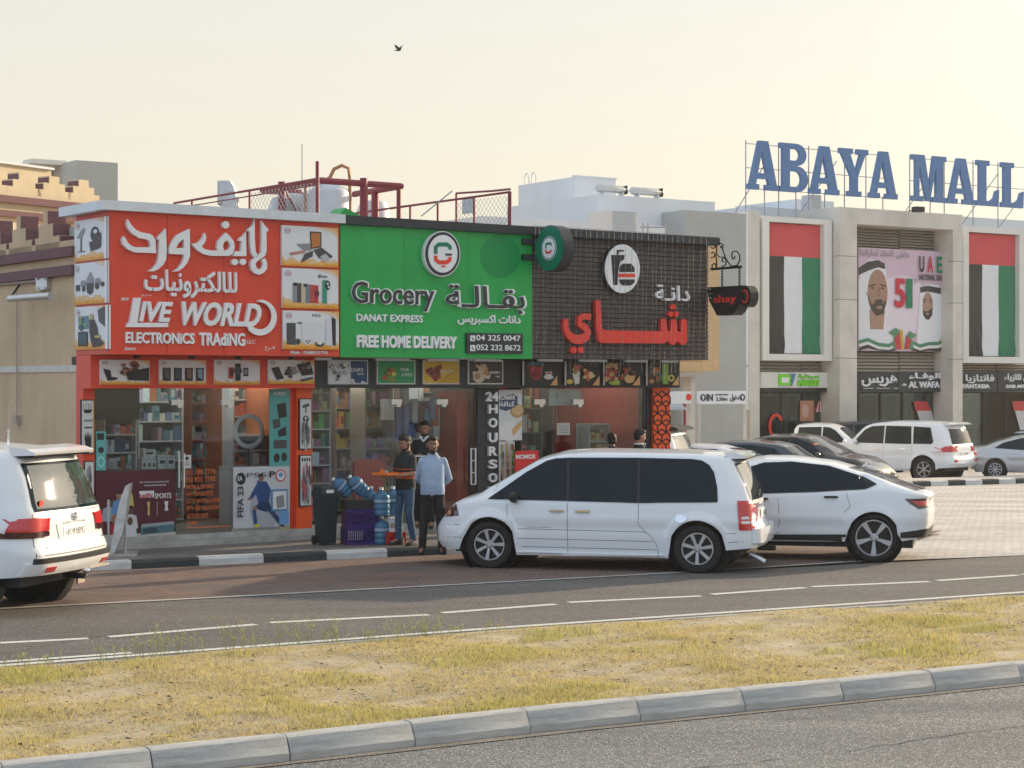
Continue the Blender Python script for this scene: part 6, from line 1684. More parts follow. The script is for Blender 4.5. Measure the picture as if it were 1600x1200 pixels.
for cx, cy, c_, hd in ((.16, .50, (.30, .38, .45), 1), (.28, .40, (.10, .25, .50), 1), (.38, .30, (.55, .48, .12), 1), (.30, .60, (.30, .02, .04), 1), (.43, .62, (.55, .57, .60), 1), (.22, .74, (.28, .02, .03), 0), (.42, .78, (.58, .60, .62), 0)):
    p.poly(c_, [(cx-.09, cy+.22), (cx-.07, cy+.04), (cx, cy), (cx+.07, cy+.04), (cx+.09, cy+.22)]); p.ell(rr.choice([(.20, .10, .06), (.10, .05, .03), (.28, .16, .11)]), cx, cy-.05, .032, .06)
    if hd: p.poly((.015, .01, .01), [(cx-.034, cy-.07), (cx-.02, cy-.115), (cx+.02, cy-.115), (cx+.034, cy-.07)])
p.rect((.70, .71, .73), .53, .30, .72, .40); p.poly((.60, .45, .15), [(.63, .46), (.67, .46), (.66, .55), (.665, .66), (.635, .66), (.64, .55)]); p.poly((.66, .67, .69), [(.85, .46), (.90, .46), (.89, .54), (.90, .60), (.85, .60), (.86, .54)]); p.rect((.6, .6, .6), .755, .46, .76, .66)
p.poly((.30, .34, .36), [(.57, .78), (.96, .76), (.98, .80), (.55, .83)]); p.poly((.06, .16, .20), [(.55, .83), (.98, .80), (.97, .91), (.55, .94)]); p.poly((.03, .06, .08), [(.58, .85), (.76, .84), (.76, .91), (.58, .92)]); p.build(es_)
def gtx(s_, a, b_, c_, d_, m_='white_letter', v=VG-.02, bold=.01, par=es_, sh=0): ft(s_, a, b_, c_, d_, v, .003, m_, par, bold, sh, False, 'lettering')
gtx('beIN', 217.5, 238, 770.5, 778, 'bb_red'); gtx('SPORTS', 242, 267.5, 770.5, 778.5); gtx('FIFA WORLD CUP QATAR 2022', 218, 264, 752, 754.5, bold=0); gtx('OFFICIAL BROADCASTER', 225, 259, 757, 759.3, bold=0)
p = fposter(364, 452.3, 730, 838.5, VG+.025, (.55, .57, .60))
p.ell((.38, .40, .45), .56, .62, .28, .30)
for cx, a in ((.10, .0),): p.ell(DK, .13, .17, .085, .09)
# footballer in blue
p.poly((.02, .07, .22), [(.42, .20), (.58, .22), (.66, .34), (.62, .52), (.44, .54), (.38, .36)]); p.poly((.25, .13, .08), [(.44, .14), (.50, .12), (.53, .17), (.51, .22), (.45, .22)]); p.poly((.02, .015, .015), [(.43, .16), (.44, .11), (.51, .10), (.53, .14), (.46, .14)])
p.poly((.02, .07, .22), [(.40, .26), (.28, .44), (.32, .47), (.44, .36)]); p.poly((.28, .15, .10), [(.28, .44), (.24, .46), (.27, .49), (.32, .47)])
p.poly((.01, .04, .12), [(.44, .53), (.62, .51), (.68, .64), (.56, .66), (.36, .60)]); p.poly((.28, .15, .10), [(.36, .56), (.42, .60), (.38, .66), (.33, .62)]); p.poly((.02, .07, .22), [(.33, .62), (.39, .64), (.42, .82), (.36, .84)]); p.poly((.02, .05, .15), [(.58, .62), (.68, .62), (.86, .82), (.80, .85)]); p.poly((.5, .55, .05), [(.36, .84), (.44, .83), (.46, .90), (.40, .92)]); p.poly(DK, [(.80, .84), (.86, .81), (.90, .88), (.84, .90)])
p.ell(WH, .25, .93, .055, .05); p.ell(DK, .25, .93, .02, .02); p.ell((.6, .1, .1), .83, .14, .09, .09); p.ell(WH, .83, .14, .07, .07); p.ell((.1, .3, .5), .83, .13, .04, .035)
p.rect((.10, .25, .45), .66, .34, .95, .66); p.rect(WH, .69, .37, .93, .63); p.poly(GR, [(.74, .45), (.88, .42), (.90, .60), (.76, .62)]); p.rect((.15, .35, .65), .80, .66, .97, .86); p.poly((.45, .45, .1), [(.7, .93), (.98, .90), (.98, .97), (.7, .98)]); p.build(es_)
gtx('PS5', 386, 416, 738.5, 745.5, 'black_letter', bold=-.01); gtx('P', 421, 430, 736, 746, 'black_letter', bold=.03)
# FIFA 23 running up the poster
tx = raw_text('FIFA 23', .02, 0); xs = [q[0] for q in tx[0]]; ys_ = [q[1] for q in tx[0]]
mb = MB(); va = VG-.02; x0, x1, za, zb3 = fU(371, va), fU(380.5, va), fZ(371, 808, va), fZ(371, 760, va)
mb.v = [(x1-(q[1]-min(ys_))/(max(ys_)-min(ys_))*(x1-x0), va-(q[2]+.5)*.003, za+(q[0]-min(xs))/(max(xs)-min(xs))*(zb3-za)) for q in tx[0]]
for f_ in tx[1]: mb.face(f_)
mb.build('lettering', 'black_letter', es_)
gtx('EA', 371.5, 378.5, 744, 751, 'white_letter')
p = fposter(420.5, 452, 608, 729, VG+.025, (.08, .36, .34)); p.poly(DK, [(.35, .20), (.80, .17), (.86, .36), (.45, .38)]); p.poly(DK2, [(.15, .40), (.50, .38), (.55, .49), (.20, .52)]); p.poly(DK, [(.40, .54), (.80, .48), (.85, .60), (.45, .62)]); p.rect(DK2, .2, .66, .85, .77); p.ell(DK, .35, .89, .15, .06); p.ell(DK, .72, .88, .14, .06); p.build(es_)
gtx('AUKEY', 427, 447, 612, 617.5)
p = fposter(149.5, 165, 674, 735, VG+.02, (.12, .42, .42)); p.rect(DK, .1, .05, .8, .22); p.ell(DK, .5, .48, .3, .08); p.ell((.3, .6, .6), .5, .78, .38, .14); p.ell((.10, .38, .38), .5, .78, .25, .09); p.build(es_)
for (px0, px1, y0, y1, v, par, kind_) in ((128, 147, 626, 708, VG, es_, 0), (469, 487, 624, 701, VG-.05, es_, 1), (469.5, 487, 712.5, 790, VG-.05, es_, 2), (133, 147, 722, 790, VG, es_, 3)):
    fr_ = MB(); fbox(fr_, px0-1.5, px1+.3, y0-1.5, y1+1.5, v-.035, .033); fr_.build('poster_frame', 'black_plastic', par)
    p = Print(fU(px0, v-.035), fU(px1-.8, v-.035), fZ(px0, y1, v-.035), fZ(px0, y0, v-.035), v-.035).board((.62, .63, .64), .004)
    if kind_ == 0: [p.rect(DK, .12+k*.2, .06, .16+k*.2, .18) for k in range(4)]; p.poly(DK, [(.1, .17), (.9, .17), (.7, .24), (.2, .24)]); p.rect(GR, .15, .36, .9, .40); p.rect(DK, .2, .50, .85, .53); p.poly(DK, [(.2, .72), (.3, .60), (.35, .72), (.45, .58), (.5, .72), (.6, .58), (.65, .72), (.78, .62), (.80, .85), (.6, .97), (.35, .95)]); p.rect((.7, .45, .1), .93, 0, 1, 1)
    elif kind_ == 1: p.poly(DK2, [(.2, .12), (.8, .08), (.8, .14), (.2, .18)]); p.rect(DK, .45, .14, .55, .28); p.ell(DK, .5, .40, .28, .07); p.ell((.5, .5, .5), .5, .38, .14, .03); p.blobs([DK2, GR, (.12, .12, .13), (.5, .5, .5)], .15, .55, .85, .93, 18, .08, .16, 5)
    elif kind_ == 2: [p.rect(DK, .10+k*.22, .04, .24+k*.22, .11) for k in range(4)]; p.blobs([DK2, GR, (.5, .1, .1), (.4, .42, .5)], .15, .2, .85, .93, 26, .06, .14, 6)
    else: p.blobs([DK2, GR], .15, .2, .85, .9, 10, .1, .2, 6)
    p.build(par)
# orange writing on the door glass
for i, (s_, a, b_) in enumerate((('052 189 2779', 289, 336), ('058 855 7790', 289, 336), ('MOBILE SERVICE', 291, 334), ('LAPTOP SERVICE', 291, 333), ('CCTV INSTALLATION', 292, 344), ('IPTV INSTALLATION', 292, 343), ('ACCESSORIES', 292, 325), ('GAMES', 292, 309))):
    y = (733.5, 745, 757, 768, 779, 790, 803, 814)[i]; ft(s_, a, b_, y, y+(8 if i < 2 else 6.5), VG+.027, .003, 'writing_orange', es_, .005, 0, False, 'lettering')
MB().box(fU(292, VG), fU(361, VG), VG+.024, VG+.027, fZ(292, 826, VG), fZ(292, 824.5, VG)).build('orange_line', 'writing_orange', es_)
p = fposter(285.5, 298.5, 711, 732, VG+.025, (.62, .62, .62), .004); p.ell(DK, .5, .25, .2, .14); p.rect(GR, .2, .55, .8, .62); p.rect(GR, .2, .7, .8, .76); p.build(es_, 'notice')
# glowing ceiling tubes added to brighten the dark shop interiors
for px, v, par in ((190, 2.1, es_), (262, 2.3, es_), (345, 2.2, es_), (420, 1.9, es_), (505, 2.0, gs_), (570, 2.2, gs_), (640, 2.3, gs_), (705, 2.0, gs_), (850, 2.0, ts_), (930, 2.0, ts_), (985, 2.4, ts_)):
    u = fU(px, v); f_ = MB().box(u-.06, u+.06, v-.02, v+1.22, ZB0+.20, ZB0+.245).build('added_lamp_housing', 'white_trim', par)
    MB().tube([(u, v, ZB0+.17), (u, v+1.2, ZB0+.17)], .02, 8).build('tube', 'added_tube_light', f_)
# ring light inside
rl = SF.thing('ring_light', 'white ring lamp standing behind the electronics shop glass', 'ring light', fU(388, 1.5), 1.5, .29)
c_ = (fU(389, 1.5), 1.5, fZ(389, 674, 1.5)); n = 36; mb = MB(); R0, r0 = .245, .038
for i in range(n):
    for j in range(8):
        a, b_ = 2*math.pi*i/n, 2*math.pi*j/8; mb.v.append((c_[0]+(R0+r0*math.cos(b_))*math.cos(a), c_[1]+r0*.5*math.sin(b_), c_[2]+(R0+r0*math.cos(b_))*math.sin(a)))
for i in range(n):
    for j in range(8): mb.face((i*8+j, i*8+(j+1) % 8, ((i+1) % n)*8+(j+1) % 8, ((i+1) % n)*8+j))
mb.build('ring', 'label_white', rl, True); MB().tube([(c_[0], 1.52, .29), (c_[0], 1.52, c_[2]-.24)], .012, 6).build('stand', 'black_metal', rl)
# small boxes on the window ledge
MB().box(fU(150, 1.4), fU(275, 1.4), 1.3, 1.8, .9, fZ(222, 733.5, 1.4)).build('window_ledge', 'interior_dark', es_)
def ledge_box(px0, px1, y0, y1, lab, seed, d=.2):
    v = 1.32; t = SF.thing('boxed_gadget', lab, 'box', fU(px0, v), v, fZ(px0, y1, v), 'boxes on the window ledge')
    p = Print(fU(px0, v), fU(px1, v), fZ(px0, y1, v), fZ(px0, y0, v), v+.14); p.board((.68, .70, .72), .14); p.k = 0
    p.ell(DK2, .5, .62, .25, .22) if seed % 2 else p.rect(DK, .2, .35, .8, .6); p.rect(GR, .2, .12, .8, .18); p.mb.build('carton', 'print', t)
ledge_box(222, 229.5, 716, 733, 'leftmost of the three white gadget boxes in a row on the ledge', 1); ledge_box(230, 237, 716, 733, 'middle of the three white gadget boxes in a row on the ledge', 1); ledge_box(237.5, 244, 716, 733, 'rightmost of the three white gadget boxes in a row on the ledge', 1)
ledge_box(224, 243, 702.5, 715, 'white gadget box lying on top of the row of three on the ledge', 2); ledge_box(247, 260, 712, 733, 'white leaflet box with blue emblem right of the gadget boxes', 2); ledge_box(261, 273.5, 712, 733, 'white printed leaflet box next to the door on the ledge', 2)

# 24 HOURS OPEN down the slate pillar
v24 = VG-.02
ft('24', 757, 776.5, 612, 627, v24, .05, 'white_letter', gs_, .03)
for ch, y0, y1 in (('H', 632, 646), ('O', 653, 668), ('U', 676, 691), ('R', 697.5, 712), ('S', 718, 732), ('O', 739, 753.5), ('P', 760, 774), ('E', 781, 795), ('N', 802, 816)): ft(ch, 761.5, 775, y0, y1, v24, .05, 'white_letter', gs_, .03)
p = fposter(778.5, 814.5, 609, 688.5, VG-.0, (.62, .65, .67), .02)
p.ell((.45, .28, .14), .78, .42, .30, .14); p.ell((.60, .42, .22), .80, .40, .24, .10); p.ell((.70, .71, .72), .45, .82, .46, .20); p.poly((.58, .36, .16), [(.55, .78), (.95, .60), (.98, .72), (.62, .92)]); p.ell((.72, .72, .72), .35, .75, .18, .12)
p.poly((.03, .07, .14), [(.02, .14), (.60, .08), (.80, .14), (.80, .30), (.60, .36), (.30, .42), (.04, .38)]); p.build(ts_)
ft('KONAFA', 779.5, 805, 617, 625, VG-.034, .004, 'white_letter', ts_, .03, 0, False, 'lettering'); ft(arabic('كنافة'), 780.5, 804, 626.5, 635, VG-.034, .004, 'white_letter', ts_, .03, 0, False, 'lettering')
p = fposter(778.5, 803, 690, 770, VG-.0, (.62, .63, .62), .02)
rr = random.Random(6)
for i in range(3):
    for j in range(6): p.blobs([(.35, .05, .04), (.45, .25, .08), (.10, .05, .03), (.12, .28, .06), (.55, .35, .2)], .12+i*.3, .10+j*.155, .26+i*.3, .14+j*.155, 4, .04, .08, rr.randint(0, 999)); p.rect(GR, .10+i*.3, .175+j*.155, .30+i*.3, .185+j*.155)
p.build(ts_)
mo = SF.thing('momos_board', 'red MOMOS menu board standing outside the tea shop', 'menu board', fU(803, .6), .6, .13)
p = fprint(803.5, 840, 704.5, 770, .62).board((.62, .02, .03), .03); 
for cx, cy in ((.22, .52), (.38, .48), (.55, .50), (.30, .66), (.48, .70), (.62, .66)): p.ell((.08, .05, .03), cx, cy, .13, .07); p.ell((.5, .36, .14), cx, cy, .09, .045)
for cy in (.40, .52, .66, .78, .88): p.rect((.6, .5, .48), .66, cy, .94, cy+.018)
p.build(mo, 'board'); ft('MOMOS', 806, 836, 710, 717, .585, .004, 'white_letter', mo, .03, 0, False, 'lettering')
MB().box(fU(804, .66), fU(806, .66), .6, .66, .13, fZ(803, 770, .62)).build('leg', 'black_metal', mo); MB().box(fU(837, .66), fU(839, .66), .6, .66, .13, fZ(803, 770, .62)).build('leg', 'black_metal', mo)

# ---- things standing on the pavement
def PV(px, py): return G(px, py, .131)
# leaning panel on feet
x, y, z = PV(188, 866)
sd = thing('sign_stand', 'thin grey panel tilted on a metal stand behind the parked off-roader', 'sign stand', (x, y, z), 0.12)
pn = MB(); pts = [(-.10, .62), (-.14, .05), (-.09, .0), (.02, .28), (.085, .62), (.10, .98), (.06, 1.02), (-.02, .86)]
pn.prism([(-.13, .0), (-.06, .04), (.06, .36), (.11, .72), (.15, 1.02), (.09, 1.0), (.0, .75), (-.06, .45)], -.25, .35); pn.build('panel', 'galvanised', sd)
MB().tube([(-.16, -.1, .0), (-.16, -.1, .80)], .016, 8).build('post', 'steel', sd, True); MB().tube([(.08, -.1, .0), (.08, -.1, .55)], .016, 8).build('post', 'steel', sd, True)
MB().box(-.22, .26, -.35, .30, 0, .03).build('foot_plate', 'steel', sd)
# black wheeled bin
x, y, z = PV(509, 851)
bn = thing('wheeled_bin', 'tall black lidded bin beside the orange pillar', 'bin', (x, y, z), R(30))
mb = MB(); k = 0
rings = [(.11, .13, .02), (.125, .145, .40), (.15, .165, .74)]
for a, b_, h in rings: mb.v += [(-a, -b_, h), (a, -b_, h), (a, b_, h), (-a, b_, h)]
for i in range(2):
    for j in range(4): mb.face((i*4+j, i*4+(j+1) % 4, (i+1)*4+(j+1) % 4, (i+1)*4+j))
mb.face((3, 2, 1, 0)); mb.build('body', 'bin_plastic', bn)
mb = MB(); mb.box(-.165, .165, -.18, .18, .74, .80); mb.build('rim', 'bin_plastic', bn)
mb = MB(); mb.v = [(-.15, -.16, .801), (.15, -.16, .801), (.16, .17, .801), (-.16, .17, .801), (-.11, -.12, .88), (.11, -.12, .88), (.13, .14, .90), (-.13, .14, .90)]
for f_ in ((4, 5, 6, 7), (0, 1, 5, 4), (1, 2, 6, 5), (2, 3, 7, 6), (3, 0, 4, 7)): mb.face(f_)
mb.build('lid', 'bin_plastic', bn); MB().box(-.06, .06, -.165, -.15, .80, .85).build('paper_scrap', 'label_white', bn)
for s_ in (-1, 1): MB().lathe([(0, 0), (.07, 0), (.07, .04), (0, .04)], (s_*.13-.02, .14, .07), 'x', 14).build('wheel', 'rubber', bn)
mat('bottle_label', (0.30, 0.42, 0.55), 0.4, var=.2, scale=20)
# purple crates
def crate(name, m, label, loc, rz, w_, d_, h, group=None):
    t = thing(name, label, 'crate', loc, rz, group)
    mb = MB(); th = .012
    mb.box(-w_/2, w_/2, -d_/2, d_/2, 0, .015)
    for z0, z1 in ((.015, .05), (h-.05, h)):
        mb.box(-w_/2, w_/2, -d_/2, -d_/2+th, z0, z1); mb.box(-w_/2, w_/2, d_/2-th, d_/2, z0, z1); mb.box(-w_/2, -w_/2+th, -d_/2+th, d_/2-th, z0, z1); mb.box(w_/2-th, w_/2, -d_/2+th, d_/2-th, z0, z1)
    n = int(w_/.035)
    for i in range(n):
        x0 = -w_/2+w_*i/n; mb.box(x0, x0+.02, -d_/2+.001, -d_/2+th-.001, .05, h-.05); mb.box(x0, x0+.02, d_/2-th+.001, d_/2-.001, .05, h-.05)
    n = int(d_/.035)
    for i in range(n):
        y0 = -d_/2+d_*i/n; mb.box(-w_/2+.001, -w_/2+th-.001, y0, y0+.02, .05, h-.05); mb.box(w_/2-th+.001, w_/2-.001, y0, y0+.02, .05, h-.05)
    mb.build('crate_shell', m, t); return t
x, y, z = PV(560, 851.5)
crate('crate', 'purple_crate', 'lower purple plastic crate between the bin and the water bottles', (x, y+.18, z), R(22), .50, .36, .27, 'stacked purple crates')
crate('crate', 'purple_crate', 'upper purple plastic crate between the bin and the water bottles', (x+.01, y+.19, z+.272), R(20), .50, .36, .27, 'stacked purple crates')
bx = thing('tray_box', 'dark open box on the purple crates under the tilted bottles', 'box', (x-.02, y+.19, z+.545), R(20)); q = MB(); q.box(-.24, .24, -.17, .17, 0, .14); q.build('box_shell', 'black_plastic', bx)
def bottle(label, loc, tilt=0, rz=0, s=1.0, group='large blue water bottles by the shop door'):
    t = thing('water_bottle', label, 'water bottle', loc, rz, group); t.rotation_euler = (0, tilt, rz)
    prof = [(0, 0), (.125, .0), (.135, .015), (.135, .07), (.128, .08), (.128, .09), (.135, .10), (.135, .16), (.128, .17), (.128, .18), (.135, .19), (.135, .28), (.125, .315), (.06, .36), (.03, .38), (.028, .42), (0, .42)]
    MB().lathe([(a*s, b_*s) for a, b_ in prof], (0, 0, 0), 'z', 18).build('body', 'bottle_blue', t, True, 60)
    MB().lathe([(0, 0), (.034*s, 0), (.034*s, .035*s), (0, .035*s)], (0, 0, .40*s), 'z', 12).build('cap', 'label_white', t)
    MB().lathe([(.1365*s, .205*s), (.1365*s, .25*s)], (0, 0, 0), 'z', 18).build('label', 'bottle_label', t, True)
bottle('left of the two bottles lying tilted on the dark box', (x-.16, y+.16, z+.78), R(48), R(205), .82); bottle('right of the two bottles lying tilted on the dark box', (x+.08, y+.13, z+.80), R(44), R(205), .82)
x, y, z = PV(597, 851)
bottle('water bottle standing on the ground under the stack beside the crates', (x-.02, y+.12, z)); bottle('upper water bottle of the front stack beside the crates', (x-.02, y+.12, z+.44))
bottle('water bottle behind and right of the front stack, low', (x+.16, y+.40, z)); bottle('water bottle behind and right of the front stack, raised', (x+.14, y+.40, z+.44)); bottle('pale bottle at the left behind the stacked bottles', (x-.20, y+.42, z+.44))
bottle('lowest bottle behind the purple crates and the front stack', (x-.20, y+.42, z))
x, y, z = PV(612, 852); crate('crate', 'red_crate', 'small red crate on the pavement behind the man in jeans', (x+.02, y+.22, z), R(25), .30, .25, .19)
q = thing('white_carton', 'white carton resting on the small red crate', 'carton', (x+.02, y+.24, z+.192), R(25)); qq = MB(); qq.box(-.09, .09, -.08, .08, 0, .22); qq.build('carton_body', 'label_white', q); qq = MB(); qq.box(-.091, .091, -.082, -.08, .06, .14); qq.build('carton_print', 'gate_beige', q)
# ================================================================= ON THE SHOP ROOF
ZR0 = ZR-.22
def RP(px, py, Y): return ((px-800)/FPX*Y, Y, H-(py-600)/FPX*Y)
def RY(px, v): return SF.Yd(SF.U(px, v), v)
# thick red pipe frame
f1 = thing('pipe_frame', 'thick red rectangular pipe frame standing round the roof water tank', 'frame', RP(498, 334, 34.9))
def tube_part(par, name, pts, r_, m, n=8):
    L = Vector(par.location); return MB().tube([tuple(Vector(p)-L) for p in pts], r_, n).build(name, m, par, True)
Bp, Cp = Vector(RP(498, 282, 34.9)), None
zf_ = Bp.z
def at_z(px, py, z): Y = (H-z)*FPX/(py-600); return Vector(((px-800)/FPX*Y, Y, z))
Cp = at_z(627, 291, zf_); Ap = at_z(410, 298, zf_); Dp = at_z(553, 303.5, zf_)
for a, b_ in ((Bp, Cp), (Bp, Ap), (Cp, Dp), (Ap, at_z(470, 301, zf_))): tube_part(f1, 'pipe', [a, b_], .06, 'rail_red')
for px, t, a, b_ in ((441, 0, Bp, Ap), (568, 0, Bp, Cp), (586, 0, Cp, Dp), (623, 0, Bp, Cp)):
    # foot below the beam at this picture column
    best = min((abs(((a+(b_-a)*s/100).x/(a+(b_-a)*s/100).y)*FPX+800-px), s) for s in range(101))[1]; q = a+(b_-a)*best/100
    tube_part(f1, 'post', [(q.x, q.y, ZR0-.3), (q.x, q.y, zf_+(.10 if px in (441, 568) else .0))], .075 if px != 623 else .045, 'rail_red')
q = at_z(470, 301, zf_); tube_part(f1, 'post', [(q.x, q.y, ZR0-.3), tuple(q)], .085, 'rail_red')
q = at_z(627, 291, zf_)
tube_part(f1, 'brace', [(at_z(446, 297, zf_-.05)), (at_z(466, 299, zf_-.05)+Vector((0, 0, -.5)))], .02, 'rail_red')
# thin rail running back beside it, with the tall post
rl1 = thing('roof_railing', 'thin dark red railing with tall post on the left part of the shop roof', 'railing', (0, 0, 0))
Yp = RY(496, 1.4); top = Vector(RP(496, 279.5, Yp)); far = SF.V(270, SF.U(496, 1.4))
uR = SF.U(496, 1.4)
def rp(v, z): return SF.W(uR, v, z)
rl1.location = rp(1.4, ZR0)
tube_part(rl1, 'rail', [rp(1.4, top.z), rp(SF.V(272, uR), top.z)], .022, 'rail_red', 6); tube_part(rl1, 'rail', [rp(1.4, top.z-.10), rp(SF.V(300, uR), top.z-.10)], .012, 'rail_red', 5)
for px in (390, 300): tube_part(rl1, 'post', [rp(SF.V(px, uR), ZR0-.2), rp(SF.V(px, uR), top.z)], .02, 'rail_red', 6)
tube_part(rl1, 'tall_post', [rp(1.4, ZR0-.2), rp(1.4, H+(600-252)/FPX*Yp)], .032, 'rail_red', 8)
# right railing and gate with chain link
rl2 = thing('roof_fence', 'dark red railing with chain link gate on the right part of the shop roof', 'fence', SF.W(SF.U(798, .8), .8, ZR0))
uR2 = SF.U(797, .9); Y2 = RY(797, .9); zt2 = H+(600-300)/FPX*Y2
def rq(v, z): return SF.W(uR2, v, z)
tube_part(rl2, 'rail', [rq(.9, zt2), rq(SF.V(556, uR2), zt2-.0)], .022, 'rail_red', 6)
for px in (795.5, 797.8, 741, 684, 641): tube_part(rl2, 'post', [rq(SF.V(px, uR2), ZR0-.2), rq(SF.V(px, uR2), zt2)], .022, 'rail_red', 6)
vm = SF.V(713, uR2)
tube_part(rl2, 'gate_post', [rq(vm, ZR0-.2), rq(vm, H+(600-302)/FPX*SF.Yd(uR2, vm))], .02, 'rail_red', 6); tube_part(rl2, 'gate_rail', [rq(vm, H+(600-302)/FPX*SF.Yd(uR2, vm)), rq(SF.V(770, uR2), zt2+.06), rq(.9, zt2+.05)], .02, 'rail_red', 6)
def chain(par, pf, v0, v1, z0, z1, step=.12):
    mb = MB(); L = Vector(par.location); h = z1-z0; v = v0-h
    n = int((v1-v0+h)/step)
    for s_ in (1, -1):
        for i in range(n+1):
            a = (v0-h+i*step); pts = []
            lo, hi = max(0, (v0-a)/h), min(1, (v1-a)/h)
            if lo >= hi: continue
            A = (a+h*lo, z0+h*lo if s_ > 0 else z1-h*lo); B = (a+h*hi, z0+h*hi if s_ > 0 else z1-h*hi)
            mb.tube([tuple(Vector(pf(A[0], A[1]))-L), tuple(Vector(pf(B[0], B[1]))-L)], .0045, 3, False)
    return mb.build('chain_link', 'truss_metal', par)
chain(rl2, rq, .95, vm, ZR0, zt2-.05)
chain(rl1, rp, 1.5, SF.V(392, uR), ZR0, top.z-.05)
pl_ = MB(); L = Vector(rl2.location); A = Vector(rq(SF.V(722, uR2), zt2-.28))-L; B = Vector(rq(SF.V(739, uR2), zt2-.28))-L
pl_.v = [tuple(A), tuple(B), (B.x, B.y, B.z+.26), (A.x, A.y, A.z+.26)]; pl_.face((0, 1, 2, 3)); pl_.v += [(a+.01, b_+.015, c_) for a, b_, c_ in pl_.v]; pl_.face((7, 6, 5, 4)); pl_.build('plate', 'galvanised', rl2)
# water tank
x, y, z = RP(514, 334, 36.2); rt = 33/FPX*36.2
tk = thing('water_tank', 'white cylindrical water tank with domed top inside the red pipe frame', 'tank', (x, y, ZR0))
ht = H+(600-302)/FPX*36.2-ZR0
MB().lathe([(0, -.3), (rt, -.3), (rt, ht*.35), (rt*1.012, ht*.37), (rt, ht*.39), (rt, ht), (rt*.93, ht+.06), (rt*.6, ht+.15), (rt*.2, ht+.2), (0, ht+.2)], (0, 0, 0), 'z', 36).build('tank_shell', 'tank_white', tk, True, 35)
MB().lathe([(0, 0), (.06, 0), (.06, .12), (0, .12)], (-.12, 0, ht+.18), 'z', 12).build('valve', 'galvanised', tk); MB().lathe([(0, 0), (.05, 0), (.05, .1), (0, .1)], (.1, 0, ht+.18), 'z', 12).build('valve', 'galvanised', tk)
pts = [(.02, -.05, ht+.28), (.1, -.05, ht+.45), (.25, -.05, ht+.52), (.38, -.05, ht+.46), (.40, -.05, ht+.2), (.40, -.05, -.2)]
MB().tube(pts, .035, 8).build('copper_pipe', 'copper_pipe', tk, True); MB().tube([(-.40, -.42, -.2), (-.40, -.42, ht+.1), (-.2, -.3, ht+.16), (.0, -.05, ht+.28)], .03, 8).build('copper_pipe', 'copper_pipe', tk, True)
x2 = MB(); x2.lathe([(0, -.3), (.32, -.3), (.32, ht-.2), (.25, ht-.05), (0, ht)], (.75, 1.2, 0), 'z', 24); x2.build('second_tank', 'tank_white', tk, True, 35)
# ducts
dx, dy, dz = RP(360, 322, 35)
d1 = thing('vent_duct', 'galvanised gooseneck vent duct on the roof above the red sign', 'duct', (dx, dy, ZR0))
s_ = 35/FPX; zb5 = ZR0; h5 = H+(600-284)*s_-zb5
mb = MB(); w5 = 22*s_/2
mb.prism([(-w5, -.3), (w5, -.3), (w5, h5-.32), (w5*.7, h5-.12), (w5*.1, h5), (-w5*1.55, h5), (-w5*1.55, h5-.42), (-w5*1.2, h5-.42), (-w5, h5-.38)], -.2, .2); mb.build('duct_body', 'galvanised', d1)
MB().lathe([(0, 0), (.05, 0), (.05, .02), (0, .02)], (.02, -.225, h5-.80), 'y', 14).build('port', 'black_metal', d1)
MB().box(-w5*1.6, -w5*1.5, -.21, .21, h5-.43, h5+.01).build('flange', 'galvanised', d1); MB().box(-w5*1.04, w5*1.04, -.21, .21, h5-.66, h5-.63).build('flange', 'galvanised', d1)
dx, dy, dz = RP(432, 322, 36.5); s_ = 36.5/FPX
d2 = thing('roof_ductwork', 'bent galvanised duct elbows on the roof left of the tank', 'duct', (dx, dy, ZR0))
h6 = H+(600-303)*s_-ZR0
mb = MB(); mb.tube([(-.42, 0, -.2), (-.40, 0, h6*.35), (-.25, 0, h6*.58), (.0, 0, h6*.62)], .20, 14); mb.build('elbow', 'galvanised', d2, True)
mb = MB(); mb.tube([(-.05, 0, -.2), (-.04, 0, h6*.6), (.06, 0, h6*.82), (.26, 0, h6*.86), (.52, .0, h6*.84)], .19, 14); mb.build('elbow', 'galvanised', d2, True)
mb = MB(); mb.box(.5, .75, -.25, .25, h6*.4, h6*.98); mb.build('fan_box', 'galvanised', d2)
mb = MB(); mb.v = [(.2, -.6, ZR+.02-ZR0), (.75, -.6, ZR+.02-ZR0), (.6, -.3, ZR+.17-ZR0), (.35, -.3, ZR+.12-ZR0)]; 
tag(MB().prism([(0, 0), (.85, 0), (.7, .10), (.42, .22), (.3, .1)], 0, .4).build('tarpaulin', 'green_panel', None), 'small heap of green sheeting on the roof edge in front of the tank', 'tarpaulin'); C.objects['tarpaulin'].location = SF.W(SF.U(505, .8), .8, ZR); C.objects['tarpaulin'].rotation_euler = (0, 0, SF.a)
tag(MB().tube([(0, 0, 0), (.0, 0, .75)], .01, 5).build('antenna', 'truss_metal', None), 'thin antenna rod rising behind the red pipe frame', 'antenna'); C.objects['antenna'].location = RP(472, 285, 37.5)
o = tag(MB().tube([(0, 0, 0), (.55, 0, .45)], .012, 5).build('rod', 'truss_metal', None), 'thin slanted rod leaning on the roof above the green sign', 'rod'); o.location = RP(658, 338, 34)
